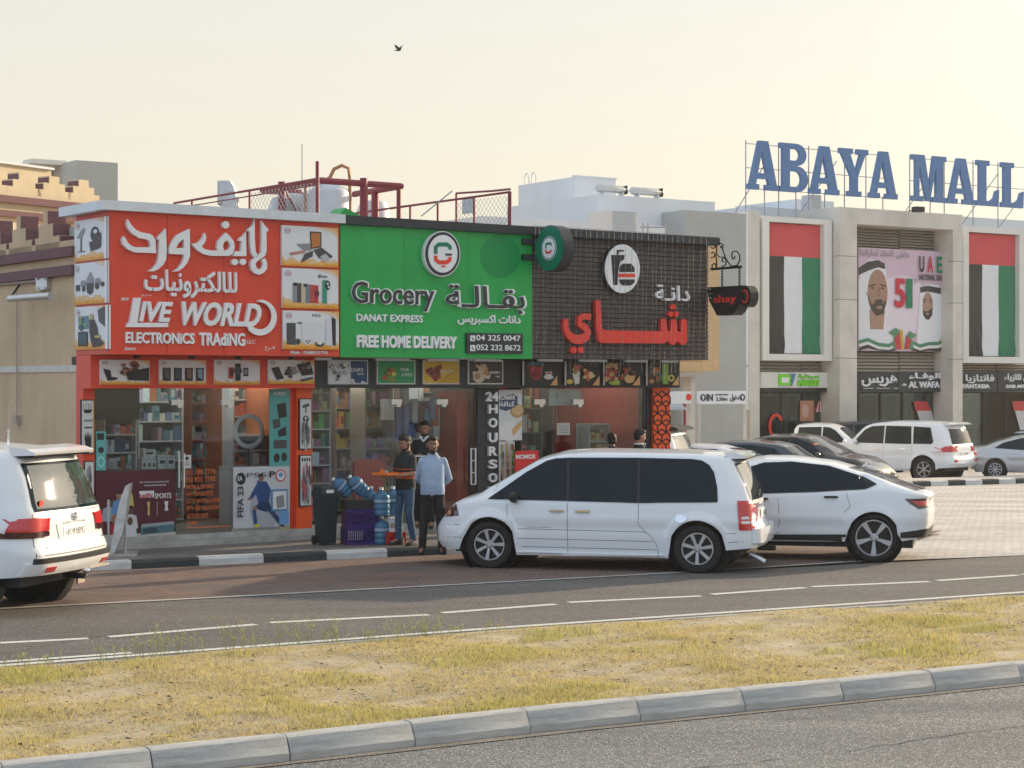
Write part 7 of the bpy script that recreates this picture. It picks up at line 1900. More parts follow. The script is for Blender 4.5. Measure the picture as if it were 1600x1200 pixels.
# bird
bd = thing('bird', 'dark bird gliding high in the pale sky', 'bird', RP(623.5, 77, 60), R(20))
s_ = 60/FPX
mb = MB(); mb.ball((0, 0, 0), .09, 10, (.7, 1.9, .6)); mb.build('body', 'bird_black', bd, True)
for sx in (-1, 1):
    mb = MB(); e = 7.2*s_*sx; mb.v = [(0.03*sx, -.10, 0.0), (0.03*sx, .12, .0), (e*.55, .16, e*sx*.55), (e, .02, e*sx*.95), (e*.55, -.06, e*sx*.45), (0.03*sx, -.10, .035), (0.03*sx, .12, .035), (e*.55, .16, e*sx*.55+.03), (e, .02, e*sx*.95+.012), (e*.55, -.06, e*sx*.45+.03)]
    mb.face((0, 1, 2, 3, 4)); mb.face((9, 8, 7, 6, 5)); 
    for i in range(5): j = (i+1) % 5; mb.face((i, i+5, j+5, j))
    mb.build('wing', 'bird_black', bd)
mb = MB(); mb.v = [(0, .14, 0), (-.06, .32, 0), (.06, .32, 0), (0, .14, .02), (-.06, .32, .012), (.06, .32, .012)]; mb.face((0, 1, 2)); mb.face((5, 4, 3)); mb.face((0, 3, 4, 1)); mb.face((1, 4, 5, 2)); mb.face((2, 5, 3, 0)); mb.build('tail', 'bird_black', bd)
# ================================================================= VEHICLES
# car frame: x forward, y left, z up, origin on the ground under the middle of the wheelbase
def car(spec, name, label, group='parked cars'):
    W, L0, L1 = spec['W']/2, spec['rear'], spec['front']       # half width, x of rear (negative), x of front
    top, belt, sill = spec['top'], spec['belt'], spec['sill']
    xr, xf, RA = spec['xr'], spec['xf'], spec['arch']; RW = spec['tyre']; zc = RW
    rp, fp = spec.get('rp', [(0, 0)]), spec.get('fp', [(0, 0)])
    tum = spec.get('tumble', .28); rr_, rf_ = spec.get('rcr', .22), spec.get('rcf', .45)
    paint = spec.get('paint', 'car_white'); lod = spec.get('lod', 1.0)
    t = thing(name, label, spec.get('cat', 'car'), group=group)
    # stations
    st = []; x = L0; dx = .05*lod
    xs = [L0+rr_*(1-math.cos(math.pi/2*k/7)) for k in range(7)]
    x = L0+rr_
    while x < L1-rf_: xs.append(x); x += dx
    xs += [L1-rf_*(1-math.sin(math.pi/2*k/8)) for k in range(9)]
    xs = sorted(set(round(q, 4) for q in xs))
    def plan(x):
        w_ = W
        e = x-L0
        if e < rr_: w_ = W-rr_*.8+.8*math.sqrt(max(0, rr_**2-(rr_-e)**2))
        e = L1-x
        if e < rf_: w_ = W-rf_*.75+.75*math.sqrt(max(0, rf_**2-(rf_-e)**2))
        w_ -= .05*sm((x-xf)/(L1-xf+.01))+.03*sm((xr-x)/(xr-L0+.01))
        return w_
    def zbot(x):
        z = interp(sill, x)
        for xw in (xr, xf):
            d = abs(x-xw)
            if d < RA: z = max(z, zc+math.sqrt(RA*RA-d*d))
        return z
    def warp(x, z):
        e = (x-L0)/1.0
        if e < 1: x += interp(rp, z)*sm(1-e)
        e = (L1-x)/.9
        if e < 1: x += interp(fp, z)*sm(1-e)
        return x
    def section(x):
        w_ = plan(x); zt = interp(top, x); zs = min(interp(belt, x), zt-.03); zb = min(zbot(x), zs-.02)
        pts = []; n = 12; zm = .62*spec.get('H', 1.5)/1.5
        for i in range(n+1):
            q = i/n; z = zb+(zs-zb)*q
            y = w_-.22*max(0, zm-z)**2-.10*max(0, z-zm)**2*2
            sh = spec.get('crease')           # body crease height
            if sh: y += .012*math.exp(-((z-sh)/.05)**2)-.012*math.exp(-((z-sh+.09)/.06)**2)
            for xw in (xr, xf):
                d = math.hypot(x-xw, z-zc)
                if d < RA+.12: y += spec.get('flare', .018)*(1-abs(d-RA-.02)/.12 if abs(d-RA-.02) < .12 else 0)
            pts.append((y, z))
        yw, zw = pts[-1]; g_ = zt-zs
        if g_ > .30:
            r_ = spec.get('roofr', .13); yb = yw-.015
            for i in range(1, 8):
                q = i/7; z = zs+(g_-r_)*q; pts.append((yb-tum*(z-zs)-.04*q*q, z))
            y0 = pts[-1][0]
            for i in range(1, 6):
                a = math.pi/2*i/5; pts.append((y0-.16*(1-math.cos(a))-.02*i/5, zt-r_+(r_-.035)*math.sin(a)))
            y1 = pts[-1][0]
            for i in range(1, 5): y = y1*(1-i/4); pts.append((y, zt-.035*(y/max(y1, .01))**2))
        else:
            yb = yw; k = g_/.30
            for i in range(1, 8): q = i/7; a = q*math.pi/2*.7; pts.append((yb-(.10+.14*k)*(1-math.cos(a))*1.0-tum*g_*q*k, zs+g_*.75*math.sin(a)))
            y0, z0 = pts[-1]
            for i in range(1, 6): q = i/5; pts.append((y0*(1-.12*q), z0+(zt-.03-z0)*math.sin(q*math.pi/2)))
            y1 = pts[-1][0]; 
            for i in range(1, 5): y = y1*(1-i/4); pts.append((y, zt-.03*(y/max(y1, .01))**2))
        return pts
    V = []; F = []; secs = [section(x) for x in xs]; m = len(secs[0])
    for x, s_ in zip(xs, secs):
        for y, z in s_: V.append((warp(x, z), y, z))
    for i in range(len(xs)-1):
        for j in range(m-1): a = i*m+j; F.append((a, a+m, a+m+1, a+1))
    nl_ = len(V); V += [(x, -y, z) for x, y, z in V]
    F += [tuple(reversed([q+nl_ for q in f])) for f in F]
    # end caps as ladders with a little bulge
    for i, bul, flip in ((0, -spec.get('rbulge', .05), False), (len(xs)-1, spec.get('fbulge', .16), True)):
        K = 12; rows = []
        for j in range(m):
            l = V[i*m+j]; row = [i*m+j]
            for c_ in range(1, K):
                q = 1-2*c_/K; V.append((l[0]+bul*(1-q*q)*(1 if j < m-4 else .6), l[1]*q, l[2])); row.append(len(V)-1)
            row.append(nl_+i*m+j); rows.append(row)
        for j in range(m-1):
            for c_ in range(K):
                f = (rows[j][c_], rows[j][c_+1], rows[j+1][c_+1], rows[j+1][c_])
                F.append(f if flip else f[::-1])
    bm = bmesh.new()
    for v in V: bm.verts.new(v)
    bm.verts.ensure_lookup_table()
    for f in F:
        try: bm.faces.new([bm.verts[i] for i in f])
        except ValueError: pass
    bmesh.ops.remove_doubles(bm, verts=bm.verts, dist=.0015)
    bmesh.ops.recalc_face_normals(bm, faces=bm.faces)
    bm.normal_update()
    tree = BVHTree.FromBMesh(bm)
    for f in bm.faces: f.smooth = True
    me = bpy.data.meshes.new('body'); bm.to_mesh(me); bm.free()
    me.materials.append(M[paint]); me.set_sharp_from_angle(angle=R(48))
    link('body', me, t)
    # decals: polygon in a side, rear/front or top view, cut fine and laid on the body
    def decal(pts, view, nm, m_, off=.006, th=.0, step=.07, par=None, mirror=False):
        out = []
        for sgn in ((1, -1) if mirror else (1,)):
            b = bmesh.new()
            if view == 'side': vs = [b.verts.new((x, 0, z)) for x, z in pts]
            elif view in ('rear', 'front'): vs = [b.verts.new((0, y*sgn, z)) for y, z in pts]
            else: vs = [b.verts.new((x, y*sgn, 0)) for x, y in pts]
            b.faces.new(vs)
            bmesh.ops.triangulate(b, faces=b.faces)
            ax = {'side': (0, 2), 'rear': (1, 2), 'front': (1, 2), 'top': (0, 1)}[view]
            for a_ in ax:
                lo = min(v.co[a_] for v in b.verts); hi = max(v.co[a_] for v in b.verts)
                q = math.floor(lo/step)*step+step
                while q < hi:
                    co = [0, 0, 0]; no = [0, 0, 0]; co[a_] = q; no[a_] = 1
                    bmesh.ops.bisect_plane(b, geom=b.verts[:]+b.edges[:]+b.faces[:], plane_co=co, plane_no=no); q += step
            bad = []
            for v in b.verts:
                if view == 'side': o_, d_ = Vector((v.co.x, 3*sgn, v.co.z)), Vector((0, -sgn, 0))
                elif view == 'rear': o_, d_ = Vector((L0-2, v.co.y, v.co.z)), Vector((1, 0, 0))
                elif view == 'front': o_, d_ = Vector((L1+2, v.co.y, v.co.z)), Vector((-1, 0, 0))
                else: o_, d_ = Vector((v.co.x, v.co.y, 4)), Vector((0, 0, -1))
                loc, nor, _, _ = tree.ray_cast(o_, d_)
                if loc is None: bad.append(v)
                else:
                    if nor.dot(d_) > 0: nor = -nor
                    v.co = loc+nor*off
            if bad: bmesh.ops.delete(b, geom=bad, context='VERTS')
            bmesh.ops.recalc_face_normals(b, faces=b.faces)
            if b.faces:
                # make sure the sheet faces outwards
                f0 = max(b.faces, key=lambda f: f.calc_area()); c_ = f0.calc_center_median(); d0 = {'side': Vector((0, sgn, 0)), 'rear': Vector((-1, 0, 0)), 'front': Vector((1, 0, 0)), 'top': Vector((0, 0, 1))}[view]
                if f0.normal.dot(d0) < 0: bmesh.ops.reverse_faces(b, faces=b.faces)
                if th:
                    r_ = bmesh.ops.extrude_face_region(b, geom=b.faces[:]); 
                    b.normal_update()
                    for v in [g for g in r_['geom'] if isinstance(g, bmesh.types.BMVert)]: v.co += d0*th
            for f in b.faces: f.smooth = True
            me_ = bpy.data.meshes.new(nm); b.to_mesh(me_); b.free(); me_.materials.append(M[m_]); me_.set_sharp_from_angle(angle=R(40))
            out.append(link(nm, me_, par or t))
        return out
    def line(pts, view, wd=.007, m_='seam', nm='panel_gap', off=.0015, mirror=True):
        for a, b_ in zip(pts[:-1], pts[1:]):
            A, B = Vector(a), Vector(b_); n_ = (B-A).normalized(); n_ = Vector((-n_.y, n_.x))*wd/2
            decal([tuple(A+n_), tuple(B+n_), tuple(B-n_), tuple(A-n_)], view, nm, m_, off, 0, .1, None, mirror)
    ctx = dict(t=t, decal=decal, line=line, spec=spec, tree=tree)
    for w_ in spec['windows']: decal(w_, 'side', 'side_window', spec.get('glass', 'tint_glass'), .012, 0, .07, None, True)
    for a in spec.get('pillars', []): decal(a, 'side', 'window_pillar', 'black_plastic', .015, 0, .1, None, True)
    for l in spec.get('gaps', []): line(l, 'side')
    if 'rwin' in spec: decal(spec['rwin'], 'rear', 'rear_window', spec.get('rglass', 'clear_glass'), .006)
    if 'fwin' in spec: decal(spec['fwin'], 'top', 'windshield', spec.get('fglass', 'clear_glass'), .006)
    for a, v_, m_, o_ in spec.get('lights', []): decal(a, v_, 'taillight' if 'red' in m_ or 'dark' in m_ else 'headlight', m_, .004, o_, .05, None, True)
    for a, v_, nm, m_, th, mir in spec.get('extras', []): decal(a, v_, nm, m_, .004, th, .06, None, mir)
    # handles and mirrors
    for hx, hz in spec.get('handles', []):
        for s_ in (1, -1):
            loc, nor, _, _ = tree.ray_cast(Vector((hx, 3*s_, hz)), Vector((0, -s_, 0)))
            mb = MB(); y0, y1 = sorted((loc.y-s_*.005, loc.y+s_*.028)); y2, y3 = sorted((loc.y-s_*.01, loc.y+s_*.02))
            mb.box(hx-.085, hx+.085, y0+.006*s_, y1+.006*s_, hz-.014, hz+.014); mb.box(hx-.1, hx-.082, y2, y3, hz-.012, hz+.012); mb.box(hx+.082, hx+.1, y2, y3, hz-.012, hz+.012)
            mb.build('door_handle', spec.get('hmat', 'chrome'), t)
    if 'mirror' in spec:
        mx, mz = spec['mirror']
        for s_ in (1, -1):
            loc, nor, _, _ = tree.ray_cast(Vector((mx, 3*s_, mz)), Vector((0, -s_, 0)))
            mb = MB(); mb.ball((mx, loc.y+s_*.13, mz+.02), .11, 12, (.62, .95, .72)); mo_ = mb.build('mirror', spec.get('mmat', paint), t, True)
            mb = MB(); a_, b_ = sorted((loc.y-s_*.02, loc.y+s_*.10)); mb.box(mx-.03, mx+.04, a_, b_, mz-.06, mz-.01); mb.build('mirror_arm', 'black_plastic', mo_)
    # underside, wheel wells
    mb = MB(); zlo = spec.get('under', .24)
    mb.box(L0+.25, L1-.35, -W+.20, W-.20, zlo, .60); mb.build('underbody', 'black_plastic', t)
    for xw in (xr, xf):
        MB().lathe([(0, -W+.26), (RA+.04, -W+.26), (RA+.04, -W+.07)], (xw, 0, zc), 'y', 24).build('wheel_well', 'black_plastic', t)
        MB().lathe([(0, W-.26), (RA+.04, W-.26), (RA+.04, W-.07)], (xw, 0, zc), 'y', 24).build('wheel_well', 'black_plastic', t)
    # wheels
    wt = spec.get('wt', .22); rim = spec.get('rim', .22)
    key = (round(RW, 3), rim, spec.get('spokes', 7), spec.get('sstyle', 0))
    if key not in WHEELS:
        ty = MB(); ty.lathe([(rim, .0), (rim+.012, -.02), (RW*.86, -.032), (RW*.96, -.022), (RW, .01), (RW, wt-.01), (RW*.96, wt+.02), (rim, wt)], (0, 0, 0), 'y', 48)
        ri = MB(); ri.lathe([(rim, .015), (rim-.008, -.012), (rim-.022, -.012), (rim-.030, .03), (rim-.034, .12)], (0, 0, 0), 'y', 48)
        ri.lathe([(0, -.012), (.03, -.012), (.036, .0), (.06, .012), (.062, .05)], (0, 0, 0), 'y', 20)
        ns = spec.get('spokes', 7)
        for k in range(ns):
            a = 2*math.pi*k/ns+.2; ca_, sa = math.cos(a), math.sin(a)
            w0, w1 = spec.get('sw', (.030, .044))
            if spec.get('sstyle', 0) == 1: w0, w1 = .03, .085
            k0 = len(ri.v)
            for r_, w_, y_ in ((.045, w0, .0), (rim-.012, w1, -.004)):
                for q in (-1, 1):
                    for yy in (y_, y_+.035): ri.v.append((r_*ca_-q*w_/2*sa, yy, r_*sa+q*w_/2*ca_))
            for f in ((0, 2, 6, 4), (1, 5, 7, 3), (0, 4, 5, 1), (2, 3, 7, 6)): ri.face([k0+i for i in f])
        bk_ = MB(); bk_.lathe([(0, .05), (rim-.02, .05), (rim-.02, .06), (0, .06)], (0, 0, 0), 'y', 32)
        for k in range(5): a = 2*math.pi*k/5; bk_.lathe([(.006, -.014), (.006, -.02), (0, -.02)], (.045*math.cos(a), .02, .045*math.sin(a)), 'y', 6)
        WHEELS[key] = (ty.mesh('tyre', 'rubber', None, True, 35), ri.mesh('rim', spec.get('rmat', 'wheel_alloy'), None, True, 35), bk_.mesh('brake_disc', 'black_metal'))
    for xw in (xr, xf):
        for s_ in (1, -1):
            wh = bpy.data.objects.new('wheel', None); C.objects.link(wh); wh.parent = t; wh.location = (xw, s_*(W-.035), RW); wh.rotation_euler = (0, rnd.uniform(0, 6), 0 if s_ < 0 else math.pi)
            for me_, nm in zip(WHEELS[key], ('tyre', 'rim', 'brake_disc')): link(nm, me_, wh)
    return ctx
WHEELS = {}
AX = (-0.9705, 0.241)           # all the kerb-side cars point this way (nose to the shops)
def place(t, x, y, ang): t.location = (x, y, gz(y)); t.rotation_euler = (0, 0, ang)
PARK = math.atan2(AX[1], AX[0])
def mini_plate(ctx, y0, y1, z0, z1, txt, view='rear', m='label_white'):
    ctx['decal']([(y0, z0), (y1, z0), (y1, z1), (y0, z1)], view, 'licence_plate', m, .012, 0, .3)
    tree = ctx['tree']; sg = -1 if view == 'rear' else 1
    loc, _, _, _ = tree.ray_cast(Vector((sg*6, (y0+y1)/2, (z0+z1)/2)), Vector((-sg, 0, 0)))
    vs, fs = raw_text(txt, -.01, 0); xs = [q[0] for q in vs]; ys_ = [q[1] for q in vs]; mb = MB(); p = .12
    ya, yb = (y1-(y1-y0)*p, y0+(y1-y0)*p) if view == 'rear' else (y0+(y1-y0)*p, y1-(y1-y0)*p)
    mb.v = [(loc.x+sg*(.026+(q[2]+.5)*.002), ya+(yb-ya)*(q[0]-min(xs))/(max(xs)-min(xs)), z0+(z1-z0)*(.2+.6*(q[1]-min(ys_))/(max(ys_)-min(ys_)))) for q in vs]
    for f in fs: mb.face(f)
    mb.build('plate_number', 'black_letter', ctx['t'])

# ---------- the minivan
van = dict(W=1.86, rear=-2.28, front=2.36, fbulge=.10, xr=-1.475, xf=1.475, arch=.395, tyre=.335, H=1.66, rim=.228, spokes=7, sw=(.036, .052),
  top=[(-2.28, 1.56), (-2.22, 1.615), (-2.0, 1.655), (-1.2, 1.675), (.1, 1.68), (.5, 1.655), (.82, 1.57), (1.25, 1.325), (1.66, 1.08), (1.74, 1.05), (2.02, .99), (2.20, .915), (2.31, .81), (2.36, .64)],
  belt=[(-2.28, .98), (-1.0, .96), (.6, .95), (1.5, .93), (1.9, .89), (2.2, .80), (2.36, .56)], sill=[(-2.28, .36), (-1.85, .32), (-1.8, .20), (1.82, .20), (2.0, .26), (2.36, .26)], under=.22,
  rp=[(.3, 0), (.62, 0), (.70, .05), (.95, .07), (1.2, .15), (1.45, .27), (1.65, .36)], fp=[(.2, -.10), (.35, 0), (.55, 0), (.8, -.12)], tumble=.20, rcr=.26, rcf=.62, roofr=.10, flare=.03, crease=.70,
  windows=[[(1.50, .975), (.96, 1.36), (.68, 1.515), (.55, 1.55), (.38, 1.562), (.36, .965)], [(.33, .963), (.35, 1.563), (-.62, 1.57), (-.64, .955)], [(-.67, .955), (-.65, 1.57), (-1.38, 1.56), (-1.52, 1.54), (-1.62, 1.48), (-1.69, 1.38), (-1.74, 1.18), (-1.755, .99), (-1.74, .975)]],
  pillars=[[(.365, .965), (.385, 1.562), (.345, 1.563), (.325, .963)], [(-.635, .955), (-.615, 1.57), (-.655, 1.57), (-.675, .955)]],
  gaps=[[(1.22, .95), (1.20, .50), (1.12, .33)], [(.345, .96), (.345, .08+.13)], [(-.66, .95), (-.655, .66), (-.75, .56), (-.85, .48), (-.93, .33)], [(1.12, .32), (.36, .315)], [(.33, .315), (-.92, .31)], [(1.05, .57), (-.78, .555)], [(1.05, .435), (-.86, .425)], [(2.32, .58), (1.92, .61)], [(2.30, .42), (1.88, .43)], [(-1.86, .55), (-2.2, .56)], [(-1.86, .43), (-2.2, .45)], [(-.93, .31), (-.93, .21)]],
  rwin=[(-.72, 1.0), (.72, 1.0), (.63, 1.50), (-.63, 1.50)], rglass='clear_glass', fwin=[(1.70, -.70), (1.78, 0), (1.70, .70), (.86, .56), (.84, 0), (.86, -.56)],
  lights=[([(-2.05, .60), (-2.30, .60), (-2.30, 1.0), (-2.02, 1.0)], 'side', 'lamp_red', .014), ([(1.93, .735), (2.28, .69), (2.26, .83), (2.12, .90), (1.98, .885)], 'side', 'lamp_dark', .006), ([(2.06, .75), (2.18, .73), (2.17, .82), (2.08, .85)], 'side', 'lamp_amber', .012)],
  extras=[([(-2.08, .75), (-2.24, .75), (-2.24, .785), (-2.08, .785)], 'side', 'reflector', 'label_white', .018, True), ([(-2.08, .69), (-2.24, .69), (-2.24, .725), (-2.08, .725)], 'side', 'reflector', 'label_white', .018, True),
          ([(1.13, .185), (1.13, .245), (-1.12, .235), (-1.12, .175)], 'side', 'running_board', 'car_white', .03, True), ([(-.82, .42), (.82, .42), (.82, .62), (-.82, .62)], 'rear', 'bumper', 'car_white', .07, False),
          ([(-.5, .90), (.5, .90), (.5, .93), (-.5, .93)], 'rear', 'tailgate_handle', 'chrome', .02, False), ([(-1.35, .755), (-1.30, .795), (-1.245, .81), (-1.19, .795), (-1.165, .755), (-1.18, .715), (-1.245, .69), (-1.31, .715)], 'side', 'fuel_cap', 'chrome', .006, True)],
  handles=[(.50, .83), (.13, .83)], mirror=(1.10, 1.0), mmat='black_plastic')
c_ = car(van, 'minivan', 'long white minivan parked nose-in in front of the grocery and tea shops'); van_o = c_['t']
fw = Vector(((767-800)/FPX*27.15, 27.15)); rw = Vector(((1091-800)/FPX*26.45, 26.45))
mid = (fw+rw)/2; vd = (fw-rw).normalized(); va_ = math.atan2(vd.y, vd.x); ln = Vector((vd.y, -vd.x))
mid = mid+ln*(.93-.11)*(1 if ln.y > 0 else -1)
place(van_o, mid.x, mid.y, va_)
MB().prism([(-1.86, 1.56), (-1.80, 1.652), (-2.00, 1.635), (-2.10, 1.60), (-2.09, 1.57)], -.60, .60).build('spoiler', 'car_white', van_o)
MB().prism([(-1.90, 1.545), (-1.88, 1.559), (-2.11, 1.568), (-2.10, 1.552)], -.58, .58).build('spoiler_edge', 'black_plastic', van_o)
MB().tube([(-2.22, 0, 1.22), (-2.24, .05, 1.12), (-2.26, .40, 1.05)], .012, 5).build('wiper', 'black_plastic', van_o)
mini_plate(c_, -.26, .26, .74, .86, 'D 41278')
MB().box(-2.45, -2.20, -.06, .06, .26, .33).build('tow_hitch', 'black_metal', van_o); MB().tube([(-2.15, .55, .26), (-2.36, .55, .14)], .04, 10).build('exhaust', 'steel', van_o, True)
text('handicap conversions', .93, .58, .585, .605, -.93, .002, 'seam', None, 0, 0, False, 'decal_text')
o = C.objects['decal_text']; loc, _, _, _ = c_['tree'].ray_cast(Vector((.75, 3, .59)), Vector((0, -1, 0)))
for v in o.data.vertices: v.co.y = loc.y+.003-(v.co.y+.93)*.1
o.parent = van_o

# ---------- the pale crossover behind it
cx = dict(W=1.90, rear=-2.22, front=2.30, xr=-1.42, xf=1.42, arch=.385, tyre=.352, H=1.56, rim=.272, spokes=5, sstyle=1,
  top=[(-2.22, .98), (-2.16, 1.03), (-2.0, 1.06), (-1.7, 1.16), (-1.3, 1.305), (-.8, 1.445), (-.2, 1.515), (.2, 1.52), (.7, 1.45), (1.2, 1.22), (1.45, 1.06), (1.9, .93), (2.2, .76), (2.28, .62), (2.30, .5)],
  belt=[(-2.22, .93), (-1.6, 1.04), (-.8, 1.0), (1.0, .93), (1.8, .82), (2.3, .5)], sill=[(-2.22, .36), (-1.82, .30), (1.85, .26), (2.3, .22)], under=.2,
  rp=[(.3, .10), (.55, .02), (.75, 0), (.9, .03), (1.0, -.02)], fp=[(.2, -.1), (.4, 0), (.8, -.15)], tumble=.32, rcr=.42, rcf=.6, roofr=.14, crease=.62,
  windows=[[(1.18, .99), (.70, 1.28), (.20, 1.425), (-.20, 1.44), (-.75, 1.385), (-1.25, 1.235), (-1.46, 1.13), (-1.30, 1.06), (-.6, 1.01), (.2, .975)]],
  gaps=[[(-.02, .985), (-.05, .6), (-.02, .36)], [(-1.02, 1.03), (-1.08, .80), (-.99, .72)], [(1.1, .93), (1.06, .5), (1.02, .36)]],
  lights=[([(-1.86, .93), (-2.26, .93), (-2.26, .80), (-2.06, .78), (-1.94, .86)], 'side', 'lamp_dark', .006), ([(-1.95, .895), (-2.2, .895), (-2.2, .83), (-2.05, .83)], 'side', 'lamp_red', .012)],
  extras=[([(1.05, .25), (1.05, .36), (-1.05, .40), (-1.05, .29)], 'side', 'sill_trim', 'black_plastic', .012, True), ([(-1.80, .30), (-1.80, .44), (-2.26, .50), (-2.26, .32)], 'side', 'bumper_trim', 'black_plastic', .012, True), ([(-.8, .30), (.8, .30), (.8, .48), (-.8, .48)], 'rear', 'bumper_trim', 'black_plastic', .012, False)],
  rwin=[(-.62, 1.04), (.62, 1.04), (.50, 1.36), (-.50, 1.36)], rglass='tint_glass', handles=[(.22, .905), (-.80, .945)], hmat='black_plastic', mirror=(.95, .98))
c_ = car(cx, 'crossover', 'white rounded crossover parked beside the minivan, black window line'); cxo = c_['t']
rwp = Vector(((1366-800)/FPX*28.1, 28.1)); d_ = Vector(AX).normalized(); lf_ = Vector((-d_.y, d_.x)); lf_ = lf_ if lf_.y < 0 else -lf_
ce = rwp-lf_*.84+d_*1.42
place(cxo, ce.x, ce.y, PARK)

# ---------- the off-roader cut by the left edge
suv = dict(W=1.98, rear=-2.38, front=2.45, xr=-1.425, xf=1.425, arch=.46, tyre=.395, H=1.92, rim=.25, spokes=6, wt=.27,
  top=[(-2.38, 1.80), (-2.33, 1.855), (-2.1, 1.885), (-1.2, 1.93), (-.2, 1.93), (.5, 1.86), (.75, 1.78), (1.2, 1.36), (1.35, 1.24), (1.9, 1.18), (2.3, 1.10), (2.42, .98), (2.45, .85)],
  belt=[(-2.38, 1.17), (1.2, 1.16), (2.0, 1.10), (2.45, .8)], sill=[(-2.38, .46), (-1.95, .44), (-1.9, .34), (1.9, .34), (2.45, .38)], under=.33,
  rp=[(.4, .12), (.55, .0), (.72, -.03), (.80, .03), (1.15, .06), (1.22, .10), (1.55, .20), (1.85, .34)], fp=[(.3, -.15), (.5, 0), (1.1, -.1)], tumble=.13, rcr=.30, rcf=.35, roofr=.11, flare=.04, crease=.98, rbulge=.05,
  windows=[[(1.10, 1.20), (.70, 1.62), (.45, 1.74), (-.0, 1.76), (-.0, 1.19)], [(-.05, 1.19), (-.05, 1.76), (-.95, 1.75), (-1.0, 1.19)], [(-1.06, 1.20), (-1.03, 1.75), (-1.62, 1.72), (-1.75, 1.28), (-1.70, 1.20)]],
  gaps=[[(-.02, 1.17), (-.02, .5)], [(-1.02, 1.18), (-1.02, .9), (-.98, .8)]],
  rwin=[(-.70, 1.20), (.70, 1.20), (.62, 1.68), (-.62, 1.68)], rglass='clear_glass',
  lights=[([(.56, .96), (1.0, .95), (1.0, 1.10), (.80, 1.11), (.53, 1.09)], 'rear', 'lamp_red', .012), ([(-2.05, .96), (-2.44, .95), (-2.44, 1.10), (-2.12, 1.08)], 'side', 'lamp_red', .014), ([(.56, .90), (1.0, .88), (1.0, .948), (.56, .958)], 'rear', 'lamp_dark', .012), ([(-2.05, .89), (-2.44, .88), (-2.44, .948), (-2.05, .958)], 'side', 'lamp_dark', .012)],
  extras=[([(-.86, .60), (.86, .60), (.86, .66), (-.86, .66)], 'rear', 'bumper_step', 'black_plastic', .05, False), ([(-.92, .47), (.92, .47), (.92, .60), (-.92, .60)], 'rear', 'bumper', 'car_white', .055, False),
          ([(-.80, .36), (.80, .36), (.80, .47), (-.80, .47)], 'rear', 'skid_plate', 'black_plastic', .03, False), ([(.55, .50), (.72, .50), (.72, .56), (.55, .56)], 'rear', 'reflector', 'lamp_red', .065, True),
          ([(-.36, .84), (.36, .84), (.40, 1.02), (-.40, 1.02)], 'rear', 'plate_recess', 'car_white', .004, False)],
  handles=[(.25, 1.03), (-.75, 1.03)], mirror=(.95, 1.22))
c_ = car(suv, 'off_roader', 'large white off-roader cut by the left picture edge, seen from behind', 'parked cars'); so_ = c_['t']
rr_w = Vector(((57-800)/FPX*23.15, 23.15)); d_ = Vector((math.cos(R(165)), math.sin(R(165)))); lfv = Vector((-d_.y, d_.x))     # left side of the car
ce = rr_w+d_*1.425+lfv*(.99-.13)
place(so_, ce.x, ce.y, R(165))
dec = c_['decal']
for l in ([(-.80, 1.14), (-.84, .64)], [(.80, 1.14), (.84, .64)], [(-.84, .69), (.84, .69)], [(-.80, 1.145), (.80, 1.145)]): c_['line'](l, 'rear', .008, 'seam', 'panel_gap', .002, False)
dec([(-.76, 1.17), (.76, 1.17), (.68, 1.71), (-.68, 1.71)], 'rear', 'window_surround', 'tint_glass', .003)
MB().prism([(-1.98, 1.79), (-1.94, 1.895), (-2.16, 1.868), (-2.27, 1.83), (-2.25, 1.80)], -.70, .70).build('spoiler', 'car_white', so_)
MB().prism([(-1.98, 1.765), (-1.98, 1.789), (-2.24, 1.799), (-2.22, 1.775)], -.66, .66).build('spoiler_edge', 'black_plastic', so_)
mini_plate(c_, -.27, .27, .86, .98, 'K 91892')
MB().tube([(-2.27, .0, 1.225), (-2.29, .02, 1.235)], .03, 8).build('wiper_hub', 'black_plastic', so_); MB().tube([(-2.285, .0, 1.232), (-2.275, -.42, 1.25)], .011, 5).build('wiper', 'black_plastic', so_)
loc, _, _, _ = c_['tree'].ray_cast(Vector((-6, 0, 1.085)), Vector((1, 0, 0)))
mb = MB(); k0 = [(loc.x-.014, .055*math.cos(a*math.pi/8), 1.085+.042*math.sin(a*math.pi/8)) for a in range(17)]; mb.tube(k0, .006, 5, False); mb.tube([(loc.x-.014, .030*math.cos(a*math.pi/8), 1.095+.028*math.sin(a*math.pi/8)) for a in range(17)], .005, 5, False); mb.tube([(loc.x-.014, 0.0, 1.125), (loc.x-.014, 0, 1.045)], .006, 5); mb.build('emblem', 'chrome', so_)
vs, fs = raw_text('LAND CRUISER', 0, 0); xs = [q[0] for q in vs]; ys_ = [q[1] for q in vs]; mb = MB(); mb.v = [(loc.x-.010-q[2]*.006, .26-.52*(q[0]-min(xs))/(max(xs)-min(xs)), 1.008+.022*(q[1]-min(ys_))/(max(ys_)-min(ys_))) for q in vs]
for f in fs: mb.face(f)
mb.build('badge_lettering', 'truss_metal', so_)
